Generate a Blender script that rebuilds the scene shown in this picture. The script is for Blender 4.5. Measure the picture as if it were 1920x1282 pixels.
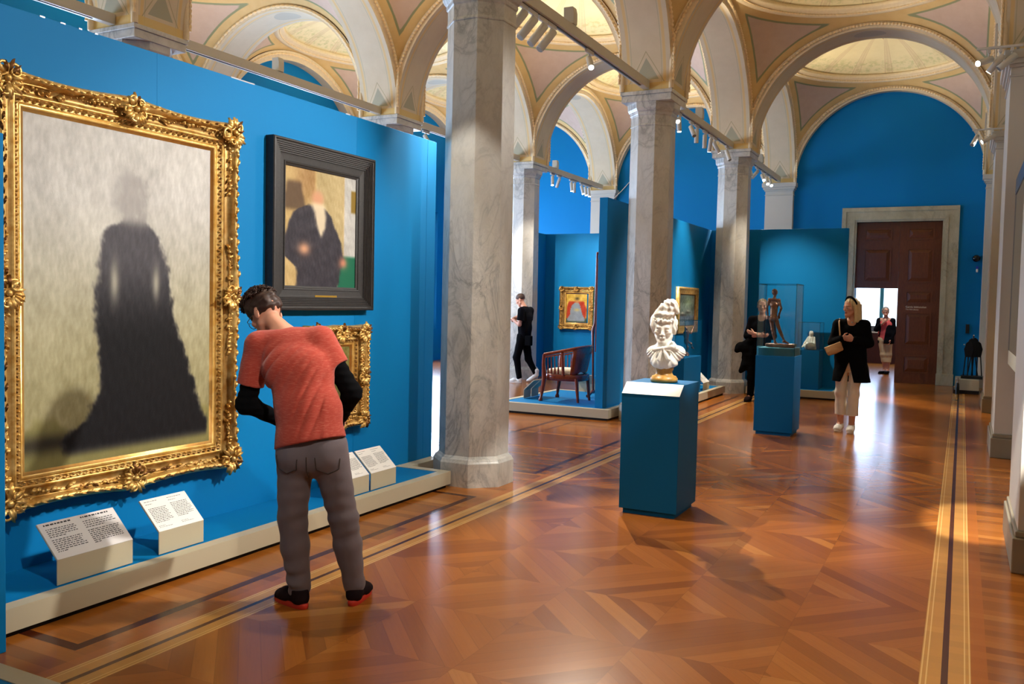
import bpy, bmesh, math, random
import numpy as np
from mathutils import Vector, Matrix, Euler

PI = math.pi
for _o in list(bpy.data.objects):
    bpy.data.objects.remove(_o)
SC = bpy.context.scene
COL = SC.collection

# ------------------------------------------------------------------ camera
cam_data = bpy.data.cameras.new('camera')
cam_data.sensor_fit = 'HORIZONTAL'
cam_data.sensor_width = 36.0
cam_data.lens = 36.0 * 1640.1 / 1920.0
cam_data.clip_start = 0.05
cam_data.clip_end = 100
cam = bpy.data.objects.new('camera', cam_data)
COL.objects.link(cam)


def cam_matrix(yaw, pitch, roll, loc):
    f = Vector((math.sin(yaw) * math.cos(pitch), math.cos(yaw) * math.cos(pitch), math.sin(pitch)))
    r = Vector((math.cos(yaw), -math.sin(yaw), 0))
    u = r.cross(f)
    c, s = math.cos(roll), math.sin(roll)
    r2 = c * r + s * u
    u2 = -s * r + c * u
    m = Matrix((r2, u2, -f)).transposed().to_4x4()
    m.translation = loc
    return m


cam.matrix_world = cam_matrix(-0.474593, -0.047168, 0.021809, Vector((0, 0, 1.62)))
SC.camera = cam

# ------------------------------------------------------------------ world, exposure
world = bpy.data.worlds.new('gallery_world')
SC.world = world
world.use_nodes = True
world.node_tree.nodes['Background'].inputs[0].default_value = (0.75, 0.85, 1.0, 1)
world.node_tree.nodes['Background'].inputs[1].default_value = 0.6
vs = SC.view_settings
vs.view_transform = 'Standard'
vs.look = 'None'
vs.exposure = 0.45
vs.gamma = 1.0
vs.use_curve_mapping = False
SC.cycles.sample_clamp_indirect = 6.0
SC.cycles.max_bounces = 10
SC.cycles.diffuse_bounces = 5
SC.cycles.glossy_bounces = 4
SC.cycles.transparent_max_bounces = 16
SC.cycles.caustics_reflective = False
SC.cycles.caustics_refractive = False

WARM = (1.0, 0.89, 0.74)
NEUT = (1.0, 0.95, 0.88)
DAY = (0.56, 0.73, 1.0)


def area(name, loc, aim, size, watts, color, size_y=None, spread=None):
    d = bpy.data.lights.new(name, 'AREA')
    d.energy = watts
    d.color = color
    d.size = size
    if size_y:
        d.shape = 'RECTANGLE'
        d.size_y = size_y
    if spread:
        d.spread = spread
    o = bpy.data.objects.new(name, d)
    COL.objects.link(o)
    o.location = loc
    o.rotation_euler = (Vector(aim) - Vector(loc)).to_track_quat('-Z', 'Y').to_euler()
    return o


# daylight that falls in through the tall windows of the left outer wall and of the room beyond the door
for _y in (4.4, 9.2, 14.0, 18.8):
    area('window_daylight', (-12.25, _y, 2.35), (-8.0, _y, 2.6), 1.7, 300, DAY, 2.9)
area('library_daylight', (-1.95, 27.8, 1.75), (-1.4, 20.0, 0.6), 2.3, 70, (0.40, 0.60, 1.0), 1.3)

area('library_fill_light', (-1.7, 22.6, 4.15), (-1.7, 23.2, 0.8), 0.6, 70, NEUT)  # added fill, keeps the front of the woman in the doorway from going dark

# layout of the hall (metres): column rows along Y, bays between them
ROW_A, ROW_B = -3.86, -8.20
ROWS_Y = (6.8, 11.6, 16.4)
SPRING = 4.45          # top of the capitals, where the arches spring
PIER = 0.33            # half width of the arch bands
RIGHT_FACE = 0.30      # arch face above the right pilasters
FAR_FACE = 20.80
WALL_H = 3.07          # height of the blue display walls
# ------------------------------------------------------------------ helpers: objects
def tag(o, label=None, cat=None, group=None, kind=None):
    if label: o['label'] = label
    if cat: o['category'] = cat
    if group: o['group'] = group
    if kind: o['kind'] = kind
    return o


def thing(name, label, cat, loc=(0, 0, 0), rz=0.0, group=None, kind=None):
    o = bpy.data.objects.new(name, None)
    o.empty_display_size = 0.1
    COL.objects.link(o)
    o.location = loc
    o.rotation_euler = (0, 0, rz)
    return tag(o, label, cat, group, kind)


def copy_tree(o, parent=None):
    c = o.copy()
    COL.objects.link(c)
    if parent is not None:
        c.parent = parent
    for ch in list(KIDS.get(o.name, [])):
        n = copy_tree(ch, c)
        KIDS.setdefault(c.name, []).append(n)
    return c


KIDS = {}


def link(name, me, mats, parent=None, loc=None):
    o = bpy.data.objects.new(name, me)
    COL.objects.link(o)
    for m in (mats if isinstance(mats, (list, tuple)) else [mats]):
        me.materials.append(m)
    if loc is not None:
        o.location = loc
    if parent is not None:
        o.parent = parent
        KIDS.setdefault(parent.name, []).append(o)
    return o


class MB:
    """collects shapes into one mesh"""

    def __init__(self):
        self.v, self.f, self.mi, self.sm = [], [], [], []
        self.attr = None

    def add(self, vs, fs, mi=0, smooth=False):
        n = len(self.v)
        self.v.extend([tuple(map(float, p)) for p in vs])
        for f in fs:
            self.f.append(tuple(n + i for i in f))
            self.mi.append(mi)
            self.sm.append(smooth)
        return self

    def box(self, x0, x1, y0, y1, z0, z1, mi=0):
        p = [(x0, y0, z0), (x1, y0, z0), (x1, y1, z0), (x0, y1, z0), (x0, y0, z1), (x1, y0, z1), (x1, y1, z1), (x0, y1, z1)]
        return self.add(p, [(3, 2, 1, 0), (4, 5, 6, 7), (0, 1, 5, 4), (1, 2, 6, 5), (2, 3, 7, 6), (3, 0, 4, 7)], mi)

    def obox(self, c, ax, ay, az, mi=0):
        """box from centre and three half-axis vectors"""
        c, ax, ay, az = Vector(c), Vector(ax), Vector(ay), Vector(az)
        p = []
        for k in (-1, 1):
            for (i, j) in ((-1, -1), (1, -1), (1, 1), (-1, 1)):
                p.append(c + ax * i + ay * j + az * k)
        return self.add(p, [(3, 2, 1, 0), (4, 5, 6, 7), (0, 1, 5, 4), (1, 2, 6, 5), (2, 3, 7, 6), (3, 0, 4, 7)], mi)

    def loft(self, rings, closed=True, caps=(True, True), mi=0, smooth=True):
        n = len(rings[0])
        vs = [p for r in rings for p in r]
        fs = []
        for i in range(len(rings) - 1):
            for j in range(n if closed else n - 1):
                k = (j + 1) % n
                fs.append((i * n + j, i * n + k, (i + 1) * n + k, (i + 1) * n + j))
        self.add(vs, fs, mi, smooth)
        if closed and caps[0]:
            self.add(rings[0], [tuple(range(n))[::-1]], mi, False)
        if closed and caps[1]:
            self.add(rings[-1], [tuple(range(n))], mi, False)
        return self

    def lathe(self, prof, n=24, c=(0, 0, 0), sx=1.0, sy=1.0, rot=0.0, mi=0, smooth=True, caps=(True, True)):
        rings = []
        for r, z in prof:
            rings.append([(c[0] + sx * r * math.cos(rot + 2 * PI * i / n), c[1] + sy * r * math.sin(rot + 2 * PI * i / n), c[2] + z) for i in range(n)])
        return self.loft(rings, True, caps, mi, smooth)

    def tube(self, path, r, n=8, mi=0, caps=True, up=None):
        path = [Vector(p) for p in path]
        rs = r if isinstance(r, (list, tuple)) else [r] * len(path)
        rings = []
        t0 = (path[1] - path[0]).normalized()
        u = Vector(up) if up else (Vector((0, 0, 1)) if abs(t0.z) < 0.9 else Vector((1, 0, 0)))
        for i, p in enumerate(path):
            a = path[max(0, i - 1)]
            b = path[min(len(path) - 1, i + 1)]
            t = (b - a).normalized()
            s = t.cross(u)
            if s.length < 1e-5:
                s = t.orthogonal()
            s.normalize()
            u = s.cross(t).normalized()
            rings.append([p + rs[i] * (math.cos(2 * PI * k / n) * s + math.sin(2 * PI * k / n) * u) for k in range(n)])
        return self.loft(rings, True, (caps, caps), mi, True)

    def ball(self, c, r, n=10, m=6, mi=0):
        rx, ry, rz = (r, r, r) if not isinstance(r, (tuple, list)) else r
        vs = [(c[0], c[1], c[2] - rz)]
        for i in range(1, m):
            a = -PI / 2 + PI * i / m
            for j in range(n):
                b = 2 * PI * j / n
                vs.append((c[0] + rx * math.cos(a) * math.cos(b), c[1] + ry * math.cos(a) * math.sin(b), c[2] + rz * math.sin(a)))
        vs.append((c[0], c[1], c[2] + rz))
        fs = [(0, 1 + (j + 1) % n, 1 + j) for j in range(n)]
        for i in range(m - 2):
            for j in range(n):
                k = (j + 1) % n
                fs.append((1 + i * n + j, 1 + i * n + k, 1 + (i + 1) * n + k, 1 + (i + 1) * n + j))
        L = len(vs) - 1
        fs += [(L, 1 + (m - 2) * n + j, 1 + (m - 2) * n + (j + 1) % n) for j in range(n)]
        return self.add(vs, fs, mi, True)

    def prism(self, poly, axis, a0, a1, mi=0):
        """poly of 2-D points extruded along axis ('x','y','z'); the points are the other two coordinates in xyz order"""
        def P(p, a):
            return {'x': (a, p[0], p[1]), 'y': (p[0], a, p[1]), 'z': (p[0], p[1], a)}[axis]
        n = len(poly)
        vs = [P(p, a0) for p in poly] + [P(p, a1) for p in poly]
        fs = [tuple(range(n))[::-1], tuple(range(n, 2 * n))] + [(i, (i + 1) % n, n + (i + 1) % n, n + i) for i in range(n)]
        return self.add(vs, fs, mi)

    def build(self, name, mats, parent=None, origin=None, bevel=0.0, local=False, fix=True):
        """vertices are world coordinates (or the parent's own when local); origin: the object's location when it has no parent"""
        off = Vector((0, 0, 0))
        if not local:
            if parent is not None:
                p = parent
                while p is not None:
                    off = off + Vector(p.location)
                    p = p.parent
            if origin is not None:
                off = Vector(origin)
        me = bpy.data.meshes.new(name)
        me.from_pydata([(a - off.x, b - off.y, c - off.z) for a, b, c in self.v], [], self.f)
        me.polygons.foreach_set('material_index', self.mi)
        me.polygons.foreach_set('use_smooth', self.sm)
        if fix:
            bm = bmesh.new()
            bm.from_mesh(me)
            bmesh.ops.recalc_face_normals(bm, faces=bm.faces)
            bm.to_mesh(me)
            bm.free()
        me.update()
        o = link(name, me, mats, parent, origin if (origin is not None and parent is None) else None)
        if bevel:
            b = o.modifiers.new('soft_edge', 'BEVEL')
            b.width = bevel
            b.segments = 2
            b.limit_method = 'ANGLE'
        return o


def np_mesh(name, V, F, mats, parent=None, loc=None, smooth=True, colors=None):
    """a mesh object from arrays; F is (n,4)"""
    me = bpy.data.meshes.new(name)
    V = np.asarray(V, np.float32)
    F = np.asarray(F, np.int32)
    k = F.shape[1]
    me.vertices.add(len(V))
    me.vertices.foreach_set('co', V.ravel())
    me.loops.add(len(F) * k)
    me.loops.foreach_set('vertex_index', F.ravel())
    me.polygons.add(len(F))
    me.polygons.foreach_set('loop_start', np.arange(0, len(F) * k, k, dtype=np.int32))
    me.polygons.foreach_set('loop_total', np.full(len(F), k, np.int32))
    me.polygons.foreach_set('use_smooth', np.full(len(F), smooth))
    me.update(calc_edges=True)
    if colors is not None:
        for nm, arr in colors.items():
            a = me.color_attributes.new(nm, 'FLOAT_COLOR', 'POINT')
            arr = np.asarray(arr, np.float32)
            if arr.shape[1] == 3:
                arr = np.hstack([arr, np.ones((len(arr), 1), np.float32)])
            a.data.foreach_set('color', arr.ravel())
    return link(name, me, mats, parent, loc)


def grid_faces(n, m, wrap=False):
    """quads of an n x m vertex grid (row-major, m fast)"""
    i, j = np.meshgrid(np.arange(n - 1), np.arange(m if wrap else m - 1), indexing='ij')
    k = (j + 1) % m
    return np.stack([i * m + j, i * m + k, (i + 1) * m + k, (i + 1) * m + j], -1).reshape(-1, 4)


# ------------------------------------------------------------------ helpers: colours and materials
def lin(r, g, b):
    f = lambda c: (c / 255) / 12.92 if c / 255 <= 0.04045 else ((c / 255 + 0.055) / 1.055) ** 2.4
    return (f(r), f(g), f(b), 1)


class NT:
    def __init__(self, name):
        self.m = bpy.data.materials.new(name)
        self.m.use_nodes = True
        self.t = self.m.node_tree
        self.b = self.t.nodes['Principled BSDF']
        self.out = self.t.nodes['Material Output']

    def n(self, typ, **kw):
        nd = self.t.nodes.new(typ)
        for k, v in kw.items():
            setattr(nd, k, v)
        return nd

    def l(self, a, b):
        self.t.links.new(a, b)

    def val(self, x, sock):
        if hasattr(x, 'is_output'):
            self.l(x, sock)
        elif x is not None:
            sock.default_value = x

    def math(self, op, a, b=None, c=None, clamp=False):
        nd = self.n('ShaderNodeMath', operation=op)
        nd.use_clamp = clamp
        for i, x in enumerate((a, b, c)):
            self.val(x, nd.inputs[i])
        return nd.outputs[0]

    def mix(self, fac, a, b, mode='MIX'):
        nd = self.n('ShaderNodeMix', data_type='RGBA', blend_type=mode)
        self.val(fac, nd.inputs[0])
        self.val(a, nd.inputs[6])
        self.val(b, nd.inputs[7])
        return nd.outputs[2]

    def noise(self, scale, detail=4, rough=0.5, vec=None, dist=0.0):
        nd = self.n('ShaderNodeTexNoise')
        nd.inputs['Scale'].default_value = scale
        nd.inputs['Detail'].default_value = detail
        nd.inputs['Roughness'].default_value = rough
        nd.inputs['Distortion'].default_value = dist
        if vec is not None:
            self.l(vec, nd.inputs['Vector'])
        return nd.outputs['Fac']

    def coord(self, kind='Object', scale=None, rot=None):
        c = self.n('ShaderNodeTexCoord').outputs[kind]
        if scale is None and rot is None:
            return c
        mp = self.n('ShaderNodeMapping')
        self.l(c, mp.inputs[0])
        if scale: mp.inputs['Scale'].default_value = scale
        if rot: mp.inputs['Rotation'].default_value = rot
        return mp.outputs[0]

    def ramp(self, fac, stops, interp='LINEAR'):
        nd = self.n('ShaderNodeValToRGB')
        nd.color_ramp.interpolation = interp
        e = nd.color_ramp.elements
        while len(e) < len(stops):
            e.new(0.5)
        for el, (p, c) in zip(e, stops):
            el.position = p
            el.color = c if len(c) == 4 else (*c, 1)
        self.val(fac, nd.inputs[0])
        return nd.outputs[0]

    def attr(self, name):
        return self.n('ShaderNodeAttribute', attribute_name=name).outputs['Color']

    def sep(self, v):
        nd = self.n('ShaderNodeSeparateXYZ')
        self.l(v, nd.inputs[0])
        return nd.outputs

    def bump(self, h, strength=0.3, dist=0.01):
        nd = self.n('ShaderNodeBump')
        nd.inputs['Strength'].default_value = strength
        nd.inputs['Distance'].default_value = dist
        self.l(h, nd.inputs['Height'])
        self.l(nd.outputs[0], self.b.inputs['Normal'])

    def set(self, color=None, rough=None, metal=None, spec=None, coat=None, coat_rough=None, emit=None, emit_s=None, sheen=None):
        for nm, v in (('Base Color', color), ('Roughness', rough), ('Metallic', metal), ('Specular IOR Level', spec), ('Coat Weight', coat), ('Coat Roughness', coat_rough), ('Emission Color', emit), ('Emission Strength', emit_s), ('Sheen Weight', sheen)):
            if v is not None:
                self.val(v, self.b.inputs[nm])
        return self.m


def plain(name, rgb, rough=0.6, metal=0.0, spec=0.4, var=0.06, scale=14, bump=0.0, sheen=None):
    """a colour with a little mottling"""
    t = NT(name)
    c = lin(*rgb)
    v = t.noise(scale, 4, 0.55, t.coord('Object'))
    lo = tuple(x * (1 - var) for x in c[:3]) + (1,)
    hi = tuple(min(1, x * (1 + var)) for x in c[:3]) + (1,)
    col = t.mix(v, lo, hi)
    if bump:
        t.bump(t.noise(scale * 12, 3, 0.6, t.coord('Object')), bump, 0.004)
    return t.set(color=col, rough=rough, metal=metal, spec=spec, sheen=sheen)


def vcol(name, rough=0.5, spec=0.4, bump=0.0, scale=60, metal=0.0, coat=None):
    t = NT(name)
    if bump:
        t.bump(t.noise(scale, 4, 0.6, t.coord('Object')), bump, 0.003)
    return t.set(color=t.attr('Col'), rough=rough, spec=spec, metal=metal, coat=coat)


def glow(name, rgb, strength):
    t = NT(name)
    return t.set(color=(*rgb, 1), emit=(*rgb, 1), emit_s=strength, rough=0.5)


def glass(name, tint=(0.93, 0.98, 0.97), rough=0.0):
    """thin glass pane: clear seen through, mirroring at grazing angles"""
    t = NT(name)
    t.t.nodes.remove(t.b)
    tr = t.n('ShaderNodeBsdfTransparent')
    tr.inputs[0].default_value = (*tint, 1)
    gl = t.n('ShaderNodeBsdfGlossy')
    gl.inputs['Roughness'].default_value = rough
    gl.inputs['Color'].default_value = (0.9, 0.95, 0.95, 1)
    fr = t.n('ShaderNodeFresnel')
    fr.inputs[0].default_value = 1.45
    mx = t.n('ShaderNodeMixShader')
    t.l(fr.outputs[0], mx.inputs[0])
    t.l(tr.outputs[0], mx.inputs[1])
    t.l(gl.outputs[0], mx.inputs[2])
    t.l(mx.outputs[0], t.out.inputs[0])
    return t.m
# ------------------------------------------------------------------ materials of the building
def blue_paint(name, rgb=(0, 101, 166)):
    t = NT(name)
    c = lin(*rgb)
    v = t.noise(1.3, 3, 0.5, t.coord('Object'))
    col = t.mix(v, tuple(x * 0.95 for x in c[:3]) + (1,), tuple(x * 1.05 for x in c[:3]) + (1,))
    t.bump(t.noise(420, 2, 0.5, t.coord('Object')), 0.06, 0.002)
    return t.set(color=col, rough=0.6, spec=0.16)


M_BLUE = blue_paint('blue_wall_paint', (0, 116, 177))
M_BLUE_PED = blue_paint('blue_plinth_paint', (0, 88, 136))
M_BLUE_TOP = blue_paint('blue_plinth_top', (70, 150, 180))
M_BLUE_BED = blue_paint('blue_plinth_bed', (0, 114, 172))


def marble(name, base=(202, 201, 196), vein=(112, 112, 110), warm=(188, 182, 168), scale=1.0, rough=0.33, veins=1.0):
    t = NT(name)
    g = t.coord('Object')
    mp = t.n('ShaderNodeMapping')
    t.l(g, mp.inputs[0])
    mp.inputs['Rotation'].default_value = (0.35, 0.75, 0.3)
    mp.inputs['Scale'].default_value = (1, 1, 0.55)
    v = mp.outputs[0]
    big = t.noise(1.7 * scale, 6, 0.6, v, 0.6)
    n1 = t.noise(2.6 * scale, 8, 0.62, v, 1.2)
    d1 = t.math('ABSOLUTE', t.math('SUBTRACT', n1, 0.5))
    vein1 = t.ramp(d1, [(0.0, (1, 1, 1)), (0.022, (0.45, 0.45, 0.45)), (0.07, (0, 0, 0))])
    n2 = t.noise(7 * scale, 7, 0.7, v, 0.8)
    d2 = t.math('ABSOLUTE', t.math('SUBTRACT', n2, 0.52))
    vein2 = t.ramp(d2, [(0.0, (0.5, 0.5, 0.5)), (0.03, (0.15, 0.15, 0.15)), (0.09, (0, 0, 0))])
    mask = t.ramp(t.noise(1.1 * scale, 3, 0.5, v), [(0.4, (0, 0, 0)), (0.66, (1, 1, 1))])
    c = t.mix(t.ramp(big, [(0.35, (0, 0, 0)), (0.7, (1, 1, 1))]), lin(*base), lin(*warm))
    cl = t.ramp(t.noise(3.1 * scale, 8, 0.7, v, 0.3), [(0.45, (0, 0, 0)), (0.75, (1, 1, 1))])
    c = t.mix(t.math('MULTIPLY', cl, 0.35), c, lin(*[int(x * 0.72 + y * 0.28) for x, y in zip(base, vein)]))
    vv = t.math('MULTIPLY', t.math('MAXIMUM', vein1, vein2), t.math('ADD', t.math('MULTIPLY', mask, 0.55), 0.18))
    c = t.mix(t.math('MULTIPLY', vv, veins), c, lin(*vein))
    return t.set(color=c, rough=rough, spec=0.45)


M_MARBLE = marble('grey_veined_marble')
M_DOORMARBLE = marble('beige_veined_marble', (188, 178, 150), (128, 120, 100), (164, 152, 122), 1.6, 0.35, 0.9)
M_PILASTER = plain('pale_plaster', (190, 184, 172), 0.6, var=0.03, scale=3)
M_PILBASE = plain('grey_beige_stone_base', (134, 124, 104), 0.5, var=0.08, scale=9)
M_CREAM = plain('cream_plaster', (205, 193, 168), 0.65, var=0.04, scale=5)
M_BEAM = plain('pale_grey_metal', (190, 184, 168), 0.45, var=0.02)
M_TRACK = plain('dark_track_slot', (60, 56, 50), 0.5)
M_PLINTH = plain('grey_beige_plinth_paint', (182, 172, 146), 0.55, var=0.02, scale=6)
M_GAP = plain('black_shadow_gap', (18, 13, 11), 0.8)
M_WHITE = plain('white_card', (226, 223, 216), 0.5, var=0.01)
M_GOLDBEAD = plain('gilded_plaster_moulding', (234, 206, 160), 0.45, var=0.08, scale=40)


def pendentive_mat():
    """mauve field with a green line and an ochre border, by distance to the moulding (attribute Edge)"""
    t = NT('painted_pendentive')
    e = t.sep(t.attr('Edge'))[0]
    n = t.noise(6, 5, 0.6, t.coord('Object'))
    e2 = t.math('ADD', e, t.math('MULTIPLY', t.math('SUBTRACT', n, 0.5), 0.012))
    ochre = t.mix(n, lin(202, 166, 106), lin(218, 190, 136))
    mauve = t.mix(n, lin(188, 160, 142), lin(206, 182, 164))
    green = lin(140, 144, 108)
    k1 = t.ramp(e2, [(0.0, (0, 0, 0)), (0.145, (0, 0, 0)), (0.15, (1, 1, 1))])
    k2 = t.ramp(e2, [(0.0, (0, 0, 0)), (0.178, (0, 0, 0)), (0.186, (1, 1, 1))])
    k0 = t.ramp(e2, [(0.0, (1, 1, 1)), (0.012, (1, 1, 1)), (0.016, (0, 0, 0))])
    c = t.mix(k0, ochre, lin(138, 90, 44))
    c = t.mix(k1, c, green)
    c = t.mix(k2, c, mauve)
    return t.set(color=c, rough=0.6, spec=0.25)


def soffit_mat():
    """pale arch underside with ochre edge lines, a grey triangle over each springing and a medallion at the crown.
    attribute Edge: r = across in metres from the middle, g = length from the nearer springing in metres, b = length from the crown"""
    t = NT('painted_arch_soffit')
    a = t.sep(t.attr('Edge'))
    u = t.math('ABSOLUTE', a[0])
    v, cr = a[1], a[2]
    n = t.noise(5, 5, 0.6, t.coord('Object'))
    base = t.mix(n, lin(194, 178, 150), lin(210, 195, 168))
    och = lin(214, 180, 118)
    k = t.ramp(u, [(0.0, (0, 0, 0)), (0.222, (0, 0, 0)), (0.232, (1, 1, 1)), (0.262, (1, 1, 1)), (0.272, (0, 0, 0))])
    c = t.mix(t.math('MULTIPLY', k, 0.75), base, och)
    k2 = t.ramp(u, [(0.0, (0, 0, 0)), (0.20, (0, 0, 0)), (0.204, (1, 1, 1)), (0.212, (1, 1, 1)), (0.216, (0, 0, 0))])
    c = t.mix(t.math('MULTIPLY', k2, 0.5), c, lin(160, 158, 128))
    # triangle: |u| < 0.16 * (0.42 - v) / 0.28 between v = .14 and .42
    w = t.math('MULTIPLY', t.math('SUBTRACT', 0.42, v), 0.60)
    tri = t.math('MULTIPLY', t.math('LESS_THAN', u, w), t.math('GREATER_THAN', v, 0.14))
    c = t.mix(t.math('MULTIPLY', tri, 0.8), c, lin(150, 150, 130))
    w2 = t.math('MULTIPLY', t.math('SUBTRACT', 0.50, v), 0.60)
    ol = t.math('MULTIPLY', t.math('LESS_THAN', t.math('ABSOLUTE', t.math('SUBTRACT', u, w2)), 0.007), t.math('GREATER_THAN', v, 0.1))
    c = t.mix(t.math('MULTIPLY', ol, 0.6), c, lin(150, 140, 104))
    foot = t.math('LESS_THAN', v, 0.10)
    c = t.mix(t.math('MULTIPLY', foot, 0.8), c, lin(208, 178, 110))
    d = t.math('SQRT', t.math('ADD', t.math('POWER', t.math('DIVIDE', u, 0.17), 2.0), t.math('POWER', t.math('DIVIDE', cr, 0.26), 2.0)))
    c = t.mix(t.math('MULTIPLY', t.math('LESS_THAN', d, 1.0), 0.6), c, lin(164, 160, 146))
    return t.set(color=c, rough=0.62, spec=0.25)


def dome_mat():
    """painted saucer dome. attribute Edge: r = turn (0..1), g = radius (0 crown .. 1 rim)"""
    t = NT('painted_dome')
    a = t.sep(t.attr('Edge'))
    th, r = a[0], a[1]
    fr = t.math('ABSOLUTE', t.math('SUBTRACT', t.math('FRACT', t.math('MULTIPLY', th, 16.0)), 0.5))   # 0 mid-panel .. .5 rib
    n = t.noise(4, 6, 0.65, t.coord('Object'))
    n2 = t.noise(11, 6, 0.7, t.coord('Object'))
    base = t.mix(n, lin(216, 202, 158), lin(230, 218, 180))
    grn = t.math('MULTIPLY', t.ramp(n2, [(0.47, (0, 0, 0)), (0.6, (1, 1, 1))]), t.ramp(r, [(0.72, (0, 0, 0)), (0.82, (1, 1, 1)), (0.95, (1, 1, 1)), (0.98, (0, 0, 0))]))
    c = t.mix(t.math('MULTIPLY', grn, 0.5), base, lin(170, 176, 116))
    rib = t.ramp(fr, [(0.0, (0, 0, 0)), (0.375, (0, 0, 0)), (0.385, (1, 1, 1)), (0.41, (1, 1, 1)), (0.42, (0.25, 0.25, 0.25)), (0.455, (0.25, 0.25, 0.25)), (0.46, (0.8, 0.8, 0.8)), (0.5, (0.6, 0.6, 0.6))])
    rib = t.math('MULTIPLY', rib, t.ramp(r, [(0.2, (0, 0, 0)), (0.3, (1, 1, 1))]))
    c = t.mix(t.math('MULTIPLY', rib, 0.55), c, lin(196, 170, 140))
    med = t.ramp(r, [(0.13, (1, 1, 1)), (0.14, (0.2, 0.2, 0.2)), (0.19, (0.2, 0.2, 0.2)), (0.2, (0, 0, 0))])
    c = t.mix(t.math('MULTIPLY', med, 0.6), c, lin(180, 168, 150))
    return t.set(color=c, rough=0.6, spec=0.25)


def ring_mat():
    t = NT('cream_moulding')
    n = t.noise(20, 4, 0.6, t.coord('Object'))
    return t.set(color=t.mix(n, lin(206, 184, 148), lin(228, 210, 176)), rough=0.55, spec=0.3)


M_PEND, M_SOFF, M_DOME, M_RING = pendentive_mat(), soffit_mat(), dome_mat(), ring_mat()


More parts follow.
